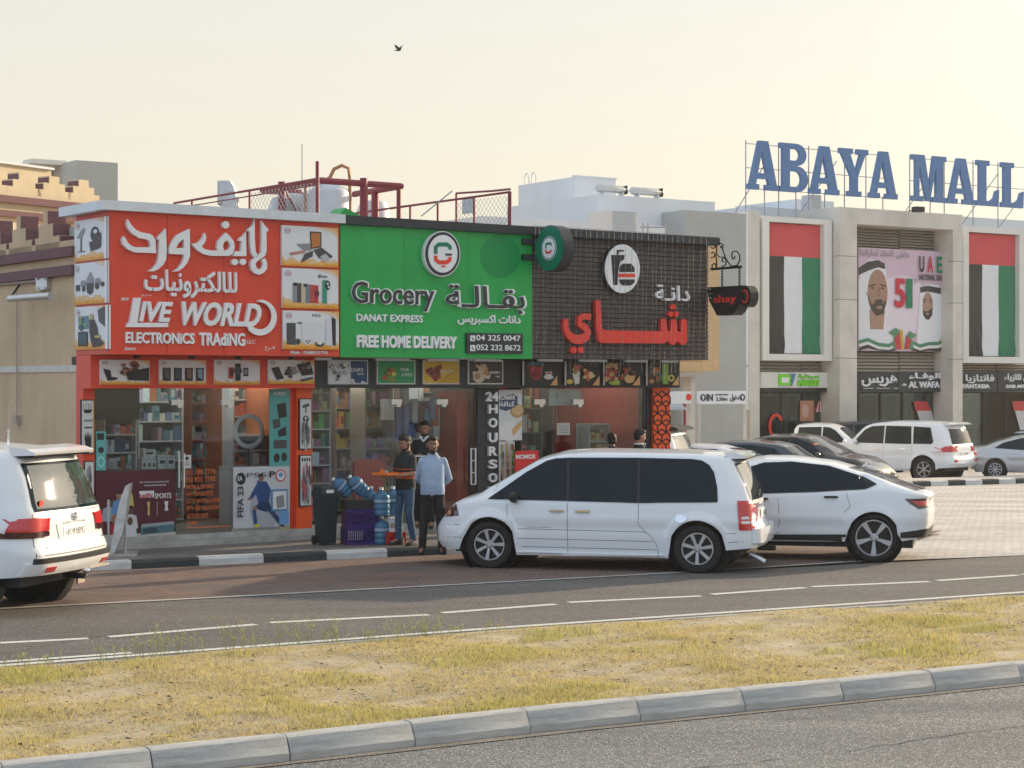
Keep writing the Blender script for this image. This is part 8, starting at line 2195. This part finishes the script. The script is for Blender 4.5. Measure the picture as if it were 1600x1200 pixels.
for s_, y0, y1, z0, z1 in (('TWIN TURBO', .74, .62, .80, .812), ('V6', .70, .62, .765, .785), ('VX', -.70, -.78, .80, .82)):
    l2, _, _, _ = c_['tree'].ray_cast(Vector((-6, (y0+y1)/2, z0)), Vector((1, 0, 0))); vs, fs = raw_text(s_, .02, 0); xs = [q[0] for q in vs]; ys_ = [q[1] for q in vs]; mb = MB(); mb.v = [(l2.x-.012-q[2]*.004, y0+(y1-y0)*(q[0]-min(xs))/(max(xs)-min(xs)), z0+(z1-z0)*(q[1]-min(ys_))/(max(ys_)-min(ys_))) for q in vs]
    for f in fs: mb.face(f)
    mb.build('badge_lettering', 'black_letter', so_)
l3, _, _, _ = c_['tree'].ray_cast(Vector((-6, .58, 1.25)), Vector((1, 0, 0))); mb = MB(); mb.lathe([(0, 0), (.05, 0), (.05, .004), (0, .004)], (l3.x-.014, .60, 1.25), 'x', 20); mb.build('round_sticker', 'red_letter', so_)
MB().tube([(-2.25, 0, .40), (-2.52, 0, .40)], .035, 10).build('tow_bar', 'black_metal', so_, True); MB().ball((-2.54, 0, .46), .04, 12).build('tow_ball', 'chrome', so_, True); MB().tube([(-2.54, 0, .40), (-2.54, 0, .45)], .015, 8).build('tow_pin', 'chrome', so_)
MB().box(-2.42, -2.38, -.80, -.30, .455, .475).build('tow_crossbar', 'gate_beige', so_); MB().box(-2.02, -1.99, -.95, -.78, .22, .40).build('mud_flap', 'gate_beige', so_)
MB().tube([(-1.2, -.6, 1.9), (-1.2, -.6, 2.35)], .004, 5).build('aerial', 'gate_beige', so_); MB().tube([(-1.2, -.6, 1.9), (-1.2, -.6, 2.06)], .018, 8).build('aerial_base', 'chrome', so_)


# ---------- distant cars
import copy
far_suv = dict(suv, lod=1.6, W=1.96, crease=.95, paint='car_white', wt=.26,
   lights=[([(.45, .98), (.98, .95), (.98, 1.10), (.80, 1.16), (.62, 1.06)], 'rear', 'lamp_red', .012), ([(-1.98, 1.03), (-2.44, .95), (-2.44, 1.14), (-2.15, 1.14)], 'side', 'lamp_red', .014), ([(.62, .64), (.76, .64), (.72, .72)], 'rear', 'lamp_red', .06)],
   extras=suv['extras'][1:3]+[([(1.2, .34), (1.2, .40), (-.98, .40), (-.98, .34)], 'side', 'running_board', 'galvanised', .06, True)], rglass='tint_glass')
def put(ctx, px, py_ground, ang, wheel=None):
    x, y, z = GL(px, py_ground); place(ctx['t'], x, y, ang); return ctx['t']
c_ = car(far_suv, 'off_roader', 'white luxury off-roader by the kerb in front of the billboard, rear lamps visible')
x, y, z = GL(1445, 751.5); d_ = Vector((math.cos(R(172)), math.sin(R(172)))); lfv = Vector((-d_.y, d_.x)); ce = Vector((x, y))+d_*1.425-lfv*.86
LX = c_
mini_plate(c_, -.26, .26, .84, .97, 'F 1688')
d_ = Vector((math.cos(R(141)), math.sin(R(141)))); lfv = Vector((-d_.y, d_.x)); ce = Vector((x, y))+d_*1.425-lfv*.86; place(c_['t'], ce.x, ce.y, R(141))
MB().prism([(-1.98, 1.79), (-1.94, 1.895), (-2.16, 1.868), (-2.27, 1.83), (-2.25, 1.80)], -.70, .70).build('spoiler', 'car_white', c_['t'])

sedan = dict(W=1.82, rear=-2.25, front=2.35, xr=-1.38, xf=1.38, arch=.37, tyre=.33, H=1.46, rim=.22, spokes=10, sw=(.02, .03), lod=1.5,
  top=[(-2.25, .98), (-2.18, 1.05), (-1.75, 1.09), (-1.2, 1.30), (-.6, 1.44), (.0, 1.465), (.45, 1.41), (1.0, 1.14), (1.25, 1.00), (1.8, .92), (2.2, .78), (2.32, .64), (2.35, .5)],
  belt=[(-2.25, .93), (-1.4, .98), (.8, .90), (1.8, .82), (2.35, .5)], sill=[(-2.25, .34), (-1.8, .24), (1.8, .22), (2.35, .24)],
  rp=[(.3, .08), (.6, 0), (.95, .02)], fp=[(.2, -.08), (.45, 0), (.8, -.12)], tumble=.36, rcr=.3, rcf=.55, roofr=.13, crease=.72,
  windows=[[(1.0, .94), (.55, 1.24), (.15, 1.36), (-.55, 1.345), (-1.10, 1.20), (-1.40, 1.03), (-.6, .97)]], pillars=[[(.02, .95), (.04, 1.37), (.0, 1.37), (-.04, .95)]],
  gaps=[[(.0, .95), (.0, .35)], [(1.0, .9), (.95, .4)]], rwin=[(-.58, 1.10), (.58, 1.10), (.46, 1.37), (-.46, 1.37)], rglass='tint_glass', fwin=[(1.20, -.66), (1.28, 0), (1.20, .66), (.52, .50), (.48, 0), (.52, -.50)],
  lights=[([(-1.95, .80), (-2.28, .76), (-2.28, .92), (-2.05, .93)], 'side', 'lamp_red', .01), ([(.45, .78), (.85, .76), (.84, .92), (.5, .90)], 'rear', 'lamp_red', .01), ([(1.90, .72), (2.33, .62), (2.30, .72), (2.0, .84)], 'side', 'lamp_clear', .008), ([(.45, .60), (.80, .64), (.74, .76), (.5, .70)], 'front', 'lamp_clear', .01)],
  extras=[([(-.45, .40), (.45, .40), (.40, .62), (-.40, .62)], 'front', 'grille', 'black_plastic', .006, False)], handles=[(.2, .86), (-.7, .89)], mirror=(.85, .95))
def sed(label, px, py, ang, paint, **k):
    s_ = dict(sedan, paint=paint, mmat=paint, **k); c = car(s_, 'sedan', label); put(c, px, py, ang); return c
sed('black sedan facing right between the crossover roof and the white pickup', 1250, 770, R(-30), 'car_black', hmat='black_plastic')['t'].scale = (1.08, 1.08, 1.10)
hb_ = dict(sedan, paint='car_blue', mmat='car_blue', top=[(-2.0, 1.00), (-1.95, 1.06), (-1.8, 1.18), (-1.45, 1.42), (-1.2, 1.48), (-.6, 1.53), (.0, 1.52), (.45, 1.45), (1.0, 1.14), (1.25, 1.02), (1.8, .94), (2.2, .80), (2.32, .64), (2.35, .5)], rear=-2.0,
    windows=[[(1.0, .96), (.55, 1.26), (.15, 1.39), (-.55, 1.41), (-1.15, 1.34), (-1.45, 1.12), (-.6, 1.0)]], rwin=[(-.62, 1.08), (.62, 1.08), (.55, 1.38), (-.55, 1.38)], rglass='tint_glass', rp=[(.3, .05), (.9, 0), (1.5, .12)])
c_ = car(hb_, 'hatchback', 'dark blue hatchback with tinted rear glass above the crossover roof'); put(c_, 1148, 786, R(158))
MB().box(-1.98, -1.93, -.25, .25, 1.425, 1.45).build('brake_light', 'lamp_red', c_['t'])
sed('white sedan seen over the hatchback roof, nearer of two', 1150, 782, R(160), 'car_white')
sed('white sedan right behind the orange lattice pillar, low roofline', 1092, 792, R(162), 'car_white')
sed('silver sedan cut by the right picture edge, door mirror showing', 1621, 748, R(-12), 'car_silver')
sed('white sedan farther back at the right edge, roof just showing', 1598, 728, R(-16), 'car_white')
sed('white sedan far back in front of the beige garden wall', 1120, 755, R(-10), 'car_white')
# tall one by the orange pillar
c_ = car(dict(far_suv, lod=2, rglass='clear_glass'), 'off_roader', 'tall white off-roader half hidden behind the orange lattice pillar'); place(c_['t'], 1.75, 43.6, R(160))
MB().prism([(-1.98, 1.79), (-1.94, 1.895), (-2.16, 1.868), (-2.27, 1.83), (-2.25, 1.78)], -.70, .70).build('spoiler', 'black_plastic', c_['t'])
c_ = car(dict(far_suv, lod=2, paint='car_black', mmat='car_black'), 'off_roader', 'dark off-roader behind the white pickup, only its roof showing'); put(c_, 1330, 737, R(175))
# pickup
pick = dict(far_suv, lod=1.6, H=1.82, rear=-2.6, front=2.55, xr=-1.6, xf=1.6,
  top=[(-2.6, 1.13), (-.86, 1.15), (-.80, 1.66), (-.70, 1.79), (-.2, 1.84), (.4, 1.80), (.7, 1.70), (1.15, 1.32), (1.3, 1.22), (1.9, 1.15), (2.4, 1.05), (2.52, .95), (2.55, .8)],
  belt=[(-2.6, 1.10), (1.2, 1.14), (2.0, 1.08), (2.55, .75)], rp=[(.4, 0)], windows=[[(1.05, 1.18), (.65, 1.58), (.45, 1.68), (.22, 1.70), (.20, 1.17)], [(.15, 1.17), (.17, 1.70), (-.62, 1.68), (-.68, 1.17)]], gaps=[[(.18, 1.16), (.18, .5)], [(-.80, 1.12), (-.80, .5)]], rwin=[(-.3, .9), (.3, .9), (.3, .95), (-.3, .95)], rglass='car_white',
  fwin=[(1.28, -.72), (1.34, 0), (1.28, .72), (.74, .60), (.70, 0), (.74, -.60)], lights=[([(-2.45, .80), (-2.62, .80), (-2.62, 1.08), (-2.45, 1.08)], 'side', 'lamp_red', .01), ([(2.20, .85), (2.54, .82), (2.50, .98), (2.25, 1.02)], 'side', 'lamp_clear', .008)],
  extras=[([(-.86, 1.0), (-.86, 1.12), (-2.5, 1.10), (-2.5, 1.06)], 'side', 'bed_rail', 'black_plastic', .02, True)], handles=[(.0, 1.02), (.55, 1.02)], mirror=(1.0, 1.2))
pick.pop('rwin')
c_ = car(pick, 'pickup_truck', 'white double-cab pickup facing right in front of the left mall windows'); put(c_, 1285, 743, R(-22))
# ================================================================= PEOPLE
# a figure faces +y, its right hand is on +x, feet at z = 0
def capsule(mb, pts, rs, n=12):
    P3 = [Vector(p) for p in pts]; dense = []; rd = []
    for i in range(len(P3)-1):
        k = max(2, int((P3[i+1]-P3[i]).length/.03))
        for j in range(k): dense.append(P3[i].lerp(P3[i+1], j/k)); rd.append(rs[i]+(rs[i+1]-rs[i])*j/k)
    dense.append(P3[-1]); rd.append(rs[-1])
    mb.tube(dense, rd, n); mb.ball(dense[0], rd[0], n); mb.ball(dense[-1], rd[-1], n)
    for p, r_ in zip(P3[1:-1], rs[1:-1]): mb.ball(p, r_, n)
def loft(mb, rings, n=24):
    """rings: (z, rx, ry, cx, cy)"""
    k = len(mb.v)
    for z, rx, ry, cx, cy in rings:
        for j in range(n):
            a = 2*math.pi*j/n; c, s = math.cos(a), math.sin(a)
            e = .85
            mb.v.append((cx+rx*math.copysign(abs(c)**e, c), cy+ry*math.copysign(abs(s)**e, s), z))
    for i in range(len(rings)-1):
        for j in range(n): j2 = (j+1) % n; mb.face((k+i*n+j, k+i*n+j2, k+(i+1)*n+j2, k+(i+1)*n+j))
    mb.face([k+j for j in range(n)][::-1]); mb.face([k+(len(rings)-1)*n+j for j in range(n)])
def fuse(mb, name, mats, parent, vox=.009, sm_it=3, colfn=None, wr=0.0, seed=0):
    me = mb.mesh('tmp', mats if isinstance(mats, list) else [mats])
    o = bpy.data.objects.new('tmp', me); C.objects.link(o)
    rm = o.modifiers.new('r', 'REMESH'); rm.mode = 'VOXEL'; rm.voxel_size = vox
    s_ = o.modifiers.new('s', 'SMOOTH'); s_.iterations = sm_it; s_.factor = .6
    bpy.context.view_layer.update()
    me2 = bpy.data.meshes.new_from_object(o.evaluated_get(bpy.context.evaluated_depsgraph_get()))
    bpy.data.objects.remove(o); bpy.data.meshes.remove(me)
    me2.name = name
    n = len(me2.vertices); co = np.empty(n*3, np.float32); me2.vertices.foreach_get('co', co); co = co.reshape(-1, 3)
    if wr:
        no = np.empty(n*3, np.float32); me2.vertices.foreach_get('normal', no); no = no.reshape(-1, 3); r = np.random.default_rng(seed)
        d = np.zeros(n)
        for k in range(9):
            f = r.normal(0, 1, 3)*np.array([22, 16, 34]); ph = r.uniform(0, 6.28); d += np.sin(co@f+ph+1.3*np.sin(co@(f[::-1]*.4)))/9
        co += no*(d*wr)[:, None]; me2.vertices.foreach_set('co', co.reshape(-1).astype(np.float32))
    me2.materials.clear()
    for m in (mats if isinstance(mats, list) else [mats]): me2.materials.append(M[m])
    npol = len(me2.polygons); me2.polygons.foreach_set('use_smooth', [True]*npol)
    if colfn is not None:
        cen = np.empty(npol*3, np.float32); me2.polygons.foreach_get('center', cen); cen = cen.reshape(-1, 3)
        me2.polygons.foreach_set('material_index', np.array([colfn(*c) for c in cen], np.int32))
    else: me2.polygons.foreach_set('material_index', np.zeros(npol, np.int32))
    me2.update()
    return link(name, me2, parent)
def rotz(p, a): c, s = math.cos(a), math.sin(a); return (p[0]*c-p[1]*s, p[0]*s+p[1]*c, p[2])
def person(label, loc, rz, h=1.72, skin='skin_a', shirt='shirt_black', trousers='jeans', arms=None, legs=None, head=(0, 0), belly=.0, beard=True, sleeve=.45, hair=1.0, collar=False, stripes=False, group=None, cap=False, hem=.875, lean=0.0):
    t = thing('person', label, 'person', loc, rz, group); s = h/1.72
    S = lambda p: (p[0]*s, p[1]*s, p[2]*s)
    arms = arms or {}; legs = legs or {}
    fr, fl = legs.get('r', ((.10, 0), 0)), legs.get('l', ((-.10, 0), 0))
    # legs: ((foot x, foot y), knee forward)
    leg = {}
    for sx, (ft_, kn) in ((1, fr), (-1, fl)):
        hip = (.088*sx, 0, .90); ank = (ft_[0], ft_[1], .085); kne = ((hip[0]+ank[0])/2+.005*sx, (hip[1]+ank[1])/2+.03+kn, .49)
        leg[sx] = (hip, kne, ank)
    arm = {}
    for sx, key in ((1, 'r'), (-1, 'l')):
        sh = (.155*sx, -.01, 1.365)
        el, wr_ = arms.get(key, ((.25*sx, -.02, 1.12), (.26*sx, .05, .88)))
        arm[sx] = (sh, el, wr_)
    # body
    b = MB()
    loft(b, [(z*s, rx*s, ry*s, 0, cy*s) for z, rx, ry, cy in ((.84, .13, .09, 0), (.92, .155, .105, 0), (1.02, .145, .10, 0), (1.15, .15, .105, .0), (1.28, .165, .11, 0), (1.37, .150, .095, -.005), (1.42, .09, .07, -.01), (1.47, .06, .055, -.01))])
    for sx in (1, -1):
        hip, kne, ank = leg[sx]; capsule(b, [S(hip), S(kne), S(ank)], [.078*s, .05*s, .036*s])
        sh, el, wr_ = arm[sx]; capsule(b, [S(sh), S(el), S(wr_)], [.052*s, .038*s, .026*s])
        capsule(b, [S(ank), S((ank[0]+.02*sx, ank[1]+.12, .04))], [.04*s, .03*s])
        # hand: palm, four curled fingers, thumb
        W_, E_ = Vector(wr_), Vector(el); d = (W_-E_).normalized(); side_ = d.cross(Vector((0, 0, 1)))
        if side_.length < .2: side_ = Vector((0, 1, 0))
        side_.normalize(); up = side_.cross(d).normalized(); curl = arms.get('curl', .35)
        palm = W_+d*.05; capsule(b, [S(W_), S(palm)], [.025*s, .027*s]); 
        for q in (-1, 1): capsule(b, [S(W_+d*.02+side_*.012*q), S(W_+d*.08+side_*.025*q)], [.018*s, .016*s])
        for k, ln in enumerate((.066, .075, .070, .056)):
            off = (k-1.5)*.018; base = W_+d*.085+side_*off; m1 = base+d*ln*.5-up*ln*curl*.3; tp_ = m1+d*ln*.35-up*ln*(.3+curl)*.8
            capsule(b, [S(base), S(m1), S(tp_)], [.0095*s, .0088*s, .0075*s], 8)
        th0 = W_+d*.03+side_*.026; capsule(b, [S(th0), S(th0+d*.03+side_*.022), S(th0+d*.058+side_*.018)], [.0125*s, .0105*s, .009*s], 8)
    # head and neck
    yaw, pit = R(head[0]), R(head[1])
    hc = Vector((0, .02, 1.605)); Rm = Matrix.Rotation(yaw, 3, 'Z') @ Matrix.Rotation(-pit, 3, 'X')
    def hp(x, y, z): v = Rm @ Vector((x, y, z)); return Vector((hc.x+v.x*1.09, hc.y+v.y*1.09, hc.z+v.z*1.09))*s
    capsule(b, [S((0, -.015, 1.44)), tuple(hp(0, -.02, -.06))], [.062*s, .053*s])
    hb = MB()
    def eb(c, r_, mbx=None):
        mbx = mbx if mbx is not None else b; k = len(mbx.v); mbx.ball((0, 0, 0), 1, 18, r_)
        for i in range(k, len(mbx.v)): mbx.v[i] = tuple(hp(*[a+b2 for a, b2 in zip(mbx.v[i], c)]))
    eb((0, -.012, .025), (.074, .093, .088)); eb((0, .022, -.04), (.058, .066, .062)); eb((0, .048, -.082), (.030, .030, .024)); eb((0, .084, -.012), (.013, .020, .024)); eb((0, .096, -.022), (.014, .013, .011)); eb((0, .070, .028), (.052, .014, .012))
    for q in (-1, 1): eb((.077*q, -.008, -.008), (.010, .020, .032)); eb((.034*q, .058, -.022), (.02, .02, .018))
    eb((0, .079, -.050), (.022, .010, .008))
    fuse(b, 'body', skin, t, .0085, 3)
    e = MB()
    for q in (-1, 1): k = len(e.v); e.ball((0, 0, 0), .011, 10); e.v[k:] = [tuple(hp(v[0]+.029*q, v[1]+.069, v[2]+.006)) for v in e.v[k:]]
    e.build('eyes', 'eye', t, True)
    e = MB()
    for q in (-1, 1):
        k = len(e.v); e.ball((0, 0, 0), .0062, 8); e.v[k:] = [tuple(hp(v[0]+.029*q, v[1]+.0775, v[2]+.005)) for v in e.v[k:]]
        k = len(e.v); e.box(-.019, .019, -.004, .004, -.004, .004); e.v[k:] = [tuple(hp(v[0]+.031*q, v[1]+.082-abs(v[0])*.1, v[2]+.029)) for v in e.v[k:]]
    e.build('brows', 'hair', t)
    hr = MB(); eb((0, -.026, .040), (.080*hair, .096, .086), hr); eb((0, .012, .088*1.0), (.066*hair, .072, .040), hr); eb((0, -.05, -.01), (.074, .06, .07), hr)
    r = random.Random(int(abs(loc[0])*1000))
    for k in range(26):
        a = r.uniform(0, 6.28); q = r.uniform(.2, 1); eb((.062*q*math.cos(a), -.015+.075*q*math.sin(a), .112-.035*q*q+r.uniform(-.004, .010)), (.017, .017, .015), hr)
    fuse(hr, 'hair', 'hair' if not cap else 'trousers_black', t, .007, 1)
    if beard:
        br = MB(); eb((0, .022, -.074), (.055, .062, .040), br); eb((0, .05, -.098), (.032, .034, .024), br)
        for q in (-1, 1): eb((.057*q, .002, -.038), (.011, .022, .040), br)
        eb((0, .086, -.036), (.026, .008, .0065), br)
        fuse(br, 'beard', 'hair', t, .007, 1)
        lp = MB(); k = len(lp.v); lp.ball((0, 0, 0), 1, 10, (.020, .008, .007)); lp.v[k:] = [tuple(hp(v[0], v[1]+.089, v[2]-.053)) for v in lp.v[k:]]; lp.build('lips', skin, t, True)
    # shirt
    c = MB()
    loft(c, [(z*s, (rx)*s, (ry+(belly*bz))*s, 0, (cy+belly*bz*.7)*s) for z, rx, ry, cy, bz in ((hem, .176, .130, 0, .5), (.94, .178, .132, 0, .8), (1.02, .174, .126, .003, 1.), (1.15, .176, .126, .003, .8), (1.28, .180, .130, 0, .3), (1.36, .168, .116, -.005, 0), (1.41, .125, .094, -.01, 0), (1.44, .088, .078, -.01, 0), (1.468, .078, .070, -.01, 0))])
    for sx in (1, -1):
        sh, el, wr_ = [Vector(q) for q in arm[sx]]
        if sleeve > .6: q = el.lerp(wr_, (sleeve-.6)/.4); capsule(c, [S(sh), S(el), S(q)], [.062*s, .052*s, .043*s])
        else: q = sh.lerp(el, min(1, sleeve/.6)); capsule(c, [S(sh), S(q)], [.062*s, .057*s])
    mats_ = [shirt, 'shirt_stripe']; cf = None
    if stripes: cf = lambda x, y, z: 1 if any(abs(z/s-q) < w_ for q, w_ in ((1.20, .008), (1.145, .009), (1.09, .012), (1.055, .010))) and abs(x) < .24 else 0
    fuse(c, 'shirt', mats_, t, .010, 3, cf, .006, int(abs(loc[0])*100))
    if collar:
        k_ = MB()
        for q in (-1, 1): k_.prism([(0, 1.385*s), (.075*q*s, 1.47*s), (.055*q*s, 1.495*s), (.0, 1.425*s)], .085*s, .10*s)
        k_.tube([(.072*s*math.cos(a), -.01+.075*s*math.sin(a), 1.475*s) for a in [math.pi*2*i/16 for i in range(17)]], .014, 6); k_.build('collar', 'label_white', t)
    else:
        k_ = MB(); k_.tube([(.070*s*math.cos(a), -.01+(.066*s)*math.sin(a), 1.468*s-.012*math.sin(a)) for a in [math.pi*2*i/20 for i in range(21)]], .012, 6); k_.build('collar', shirt, t, True)
        if shirt == 'shirt_blue': mb_ = MB(); mb_.box(-.012, .012, .128+belly*.9, .136+belly*.9, .86*s, 1.08*s); mb_.build('placket', 'shirt_blue', t)
    # trousers
    p_ = MB()
    loft(p_, [(z*s, rx*s, ry*s, 0, 0) for z, rx, ry in ((.80, .150, .110), (.88, .165, .118), (.98, .150, .110), (1.02, .146, .106))])
    for sx in (1, -1):
        hip, kne, ank = leg[sx]; capsule(p_, [S(hip), S(kne), S((ank[0], ank[1], .10))], [.092*s, .068*s, .055*s])
    fuse(p_, 'trousers', trousers, t, .010, 3, None, .006, 7)
    for sx in (1, -1):
        ank = leg[sx][2]; f = MB(); x0 = ank[0]
        loft(f, [(z, rx, ry, 0, cy) for z, rx, ry, cy in ((0.0, .046, .135, .045), (.03, .050, .138, .045), (.055, .046, .11, .025), (.09, .042, .062, -.02), (.115, .040, .052, -.03))], 16)
        f.v = [tuple(a+b2 for a, b2 in zip(rotz(v, -.22*sx), (x0*s, ank[1]*s, 0))) for v in f.v]; f.build('shoe', 'shoe', t, True)
    return t
ppl = 'people in front of the shops'
x, y, z = PV(676, 866)
person('bearded man in light blue shirt and black trousers, hands behind his back', (x, y, z), R(178), 1.70, 'skin_b', 'shirt_blue', 'trousers_black',
       arms=dict(r=((.235, -.07, 1.11), (.09, -.20, .93)), l=((-.235, -.07, 1.11), (-.08, -.21, .92))), legs=dict(r=((.15, .03), 0), l=((-.13, -.05), .01)), head=(12, 4), belly=.035, sleeve=.72, group=ppl)
x, y, z = PV(634, 852)
person('man in black polo with orange stripes and jeans holding an orange tray', (x, y, z), R(132), 1.68, 'skin_a', 'shirt_black', 'jeans',
       arms=dict(r=((.24, .04, 1.13), (.10, .30, 1.10)), l=((-.24, .04, 1.13), (-.12, .30, 1.10)), curl=.8), legs=dict(r=((.11, .05), 0), l=((-.12, -.06), .02)), head=(10, 22), beard=True, stripes=True, group=ppl, hair=1.02)
tr_ = thing('tray', 'orange food tray held by the man in the striped polo', 'tray', (x+math.cos(R(132+90))*.40, y+math.sin(R(132+90))*.40, z+1.09), R(132))
q = MB(); q.box(-.17, .17, -.11, .11, 0, .012); q.box(-.18, .18, -.12, -.11, 0, .035); q.box(-.18, .18, .11, .12, 0, .035); q.box(-.18, -.17, -.11, .11, 0, .035); q.box(.17, .18, -.11, .11, 0, .035); q.build('tray_shell', 'orange_tray', tr_)
q = MB(); q.lathe([(0, 0), (.03, 0), (.036, .07), (0, .07)], (.06, 0, .012), 'z', 14); q.build('cup', 'orange_tray', tr_); q = MB(); q.ball((-.06, .02, .04), .035, 10, (1.3, 1, .7)); q.build('snack', 'gate_beige', tr_)
x, y = SF.W(SF.U(664, .84), .84)[:2]
person('tall man in navy top with white collar standing behind the other two', (x, y, .211), R(168), 1.76, 'skin_a', 'shirt_black', 'trousers_black',
       arms=dict(r=((.24, .03, 1.14), (.05, .26, 1.18)), l=((-.24, .03, 1.14), (-.10, .27, 1.14)), curl=.7), legs=dict(r=((.12, .0), 0), l=((-.14, .12), .03)), head=(4, 10), collar=True, group=ppl)
dx_, dy_ = math.cos(R(168+90)), math.sin(R(168+90))
ph = thing('paper_packet', 'small white packet in the hands of the tall man behind', 'packet', (x+dx_*.36, y+dy_*.36, .211+1.19), R(170)); q = MB(); q.box(-.10, .10, -.05, .05, 0, .02); q.build('packet', 'label_white', ph)
x, y = SF.W(SF.U(516, 1.9), 2.3)[:2]
person('shopper in orange shirt inside the grocery behind the left glass', (x, y, .29), R(60), 1.66, 'skin_b', 'shirt_orange', 'trousers_black', head=(0, 10), beard=False, sleeve=.5)
x, y = SF.W(SF.U(956, .1), .1)[:2]
person('dark haired man behind the minivan roof in front of the tea shop glass', (x, y, .131), R(10), 1.60, 'skin_b', 'shirt_black', 'trousers_black', head=(0, 0), beard=False)
x, y = SF.W(SF.U(999, -.1), -.1)[:2]
person('person in dark clothing behind the minivan roof beside the lattice pillar', (x, y, .131), R(-70), 1.66, 'skin_a', 'shirt_black', 'trousers_black', head=(0, 12), beard=False, collar=True)
# ================================================================= HAZE
hm = bpy.data.materials.new('haze_air'); hm.use_nodes = True
hn, hl = hm.node_tree.nodes, hm.node_tree.links
hn.clear(); ho = hn.new('ShaderNodeOutputMaterial'); hvv = hn.new('ShaderNodeVolumePrincipled')
hvv.inputs['Color'].default_value = (0.93, 0.92, 0.90, 1); hvv.inputs['Density'].default_value = 0.0004; hvv.inputs['Anisotropy'].default_value = 0.35
hl.new(hvv.outputs[0], ho.inputs['Volume'])
M['haze_air'] = hm
tag(MB().box(-3100, 3100, -70, 3050, -1.9, 15.5).build('haze', 'haze_air'), kind='stuff')
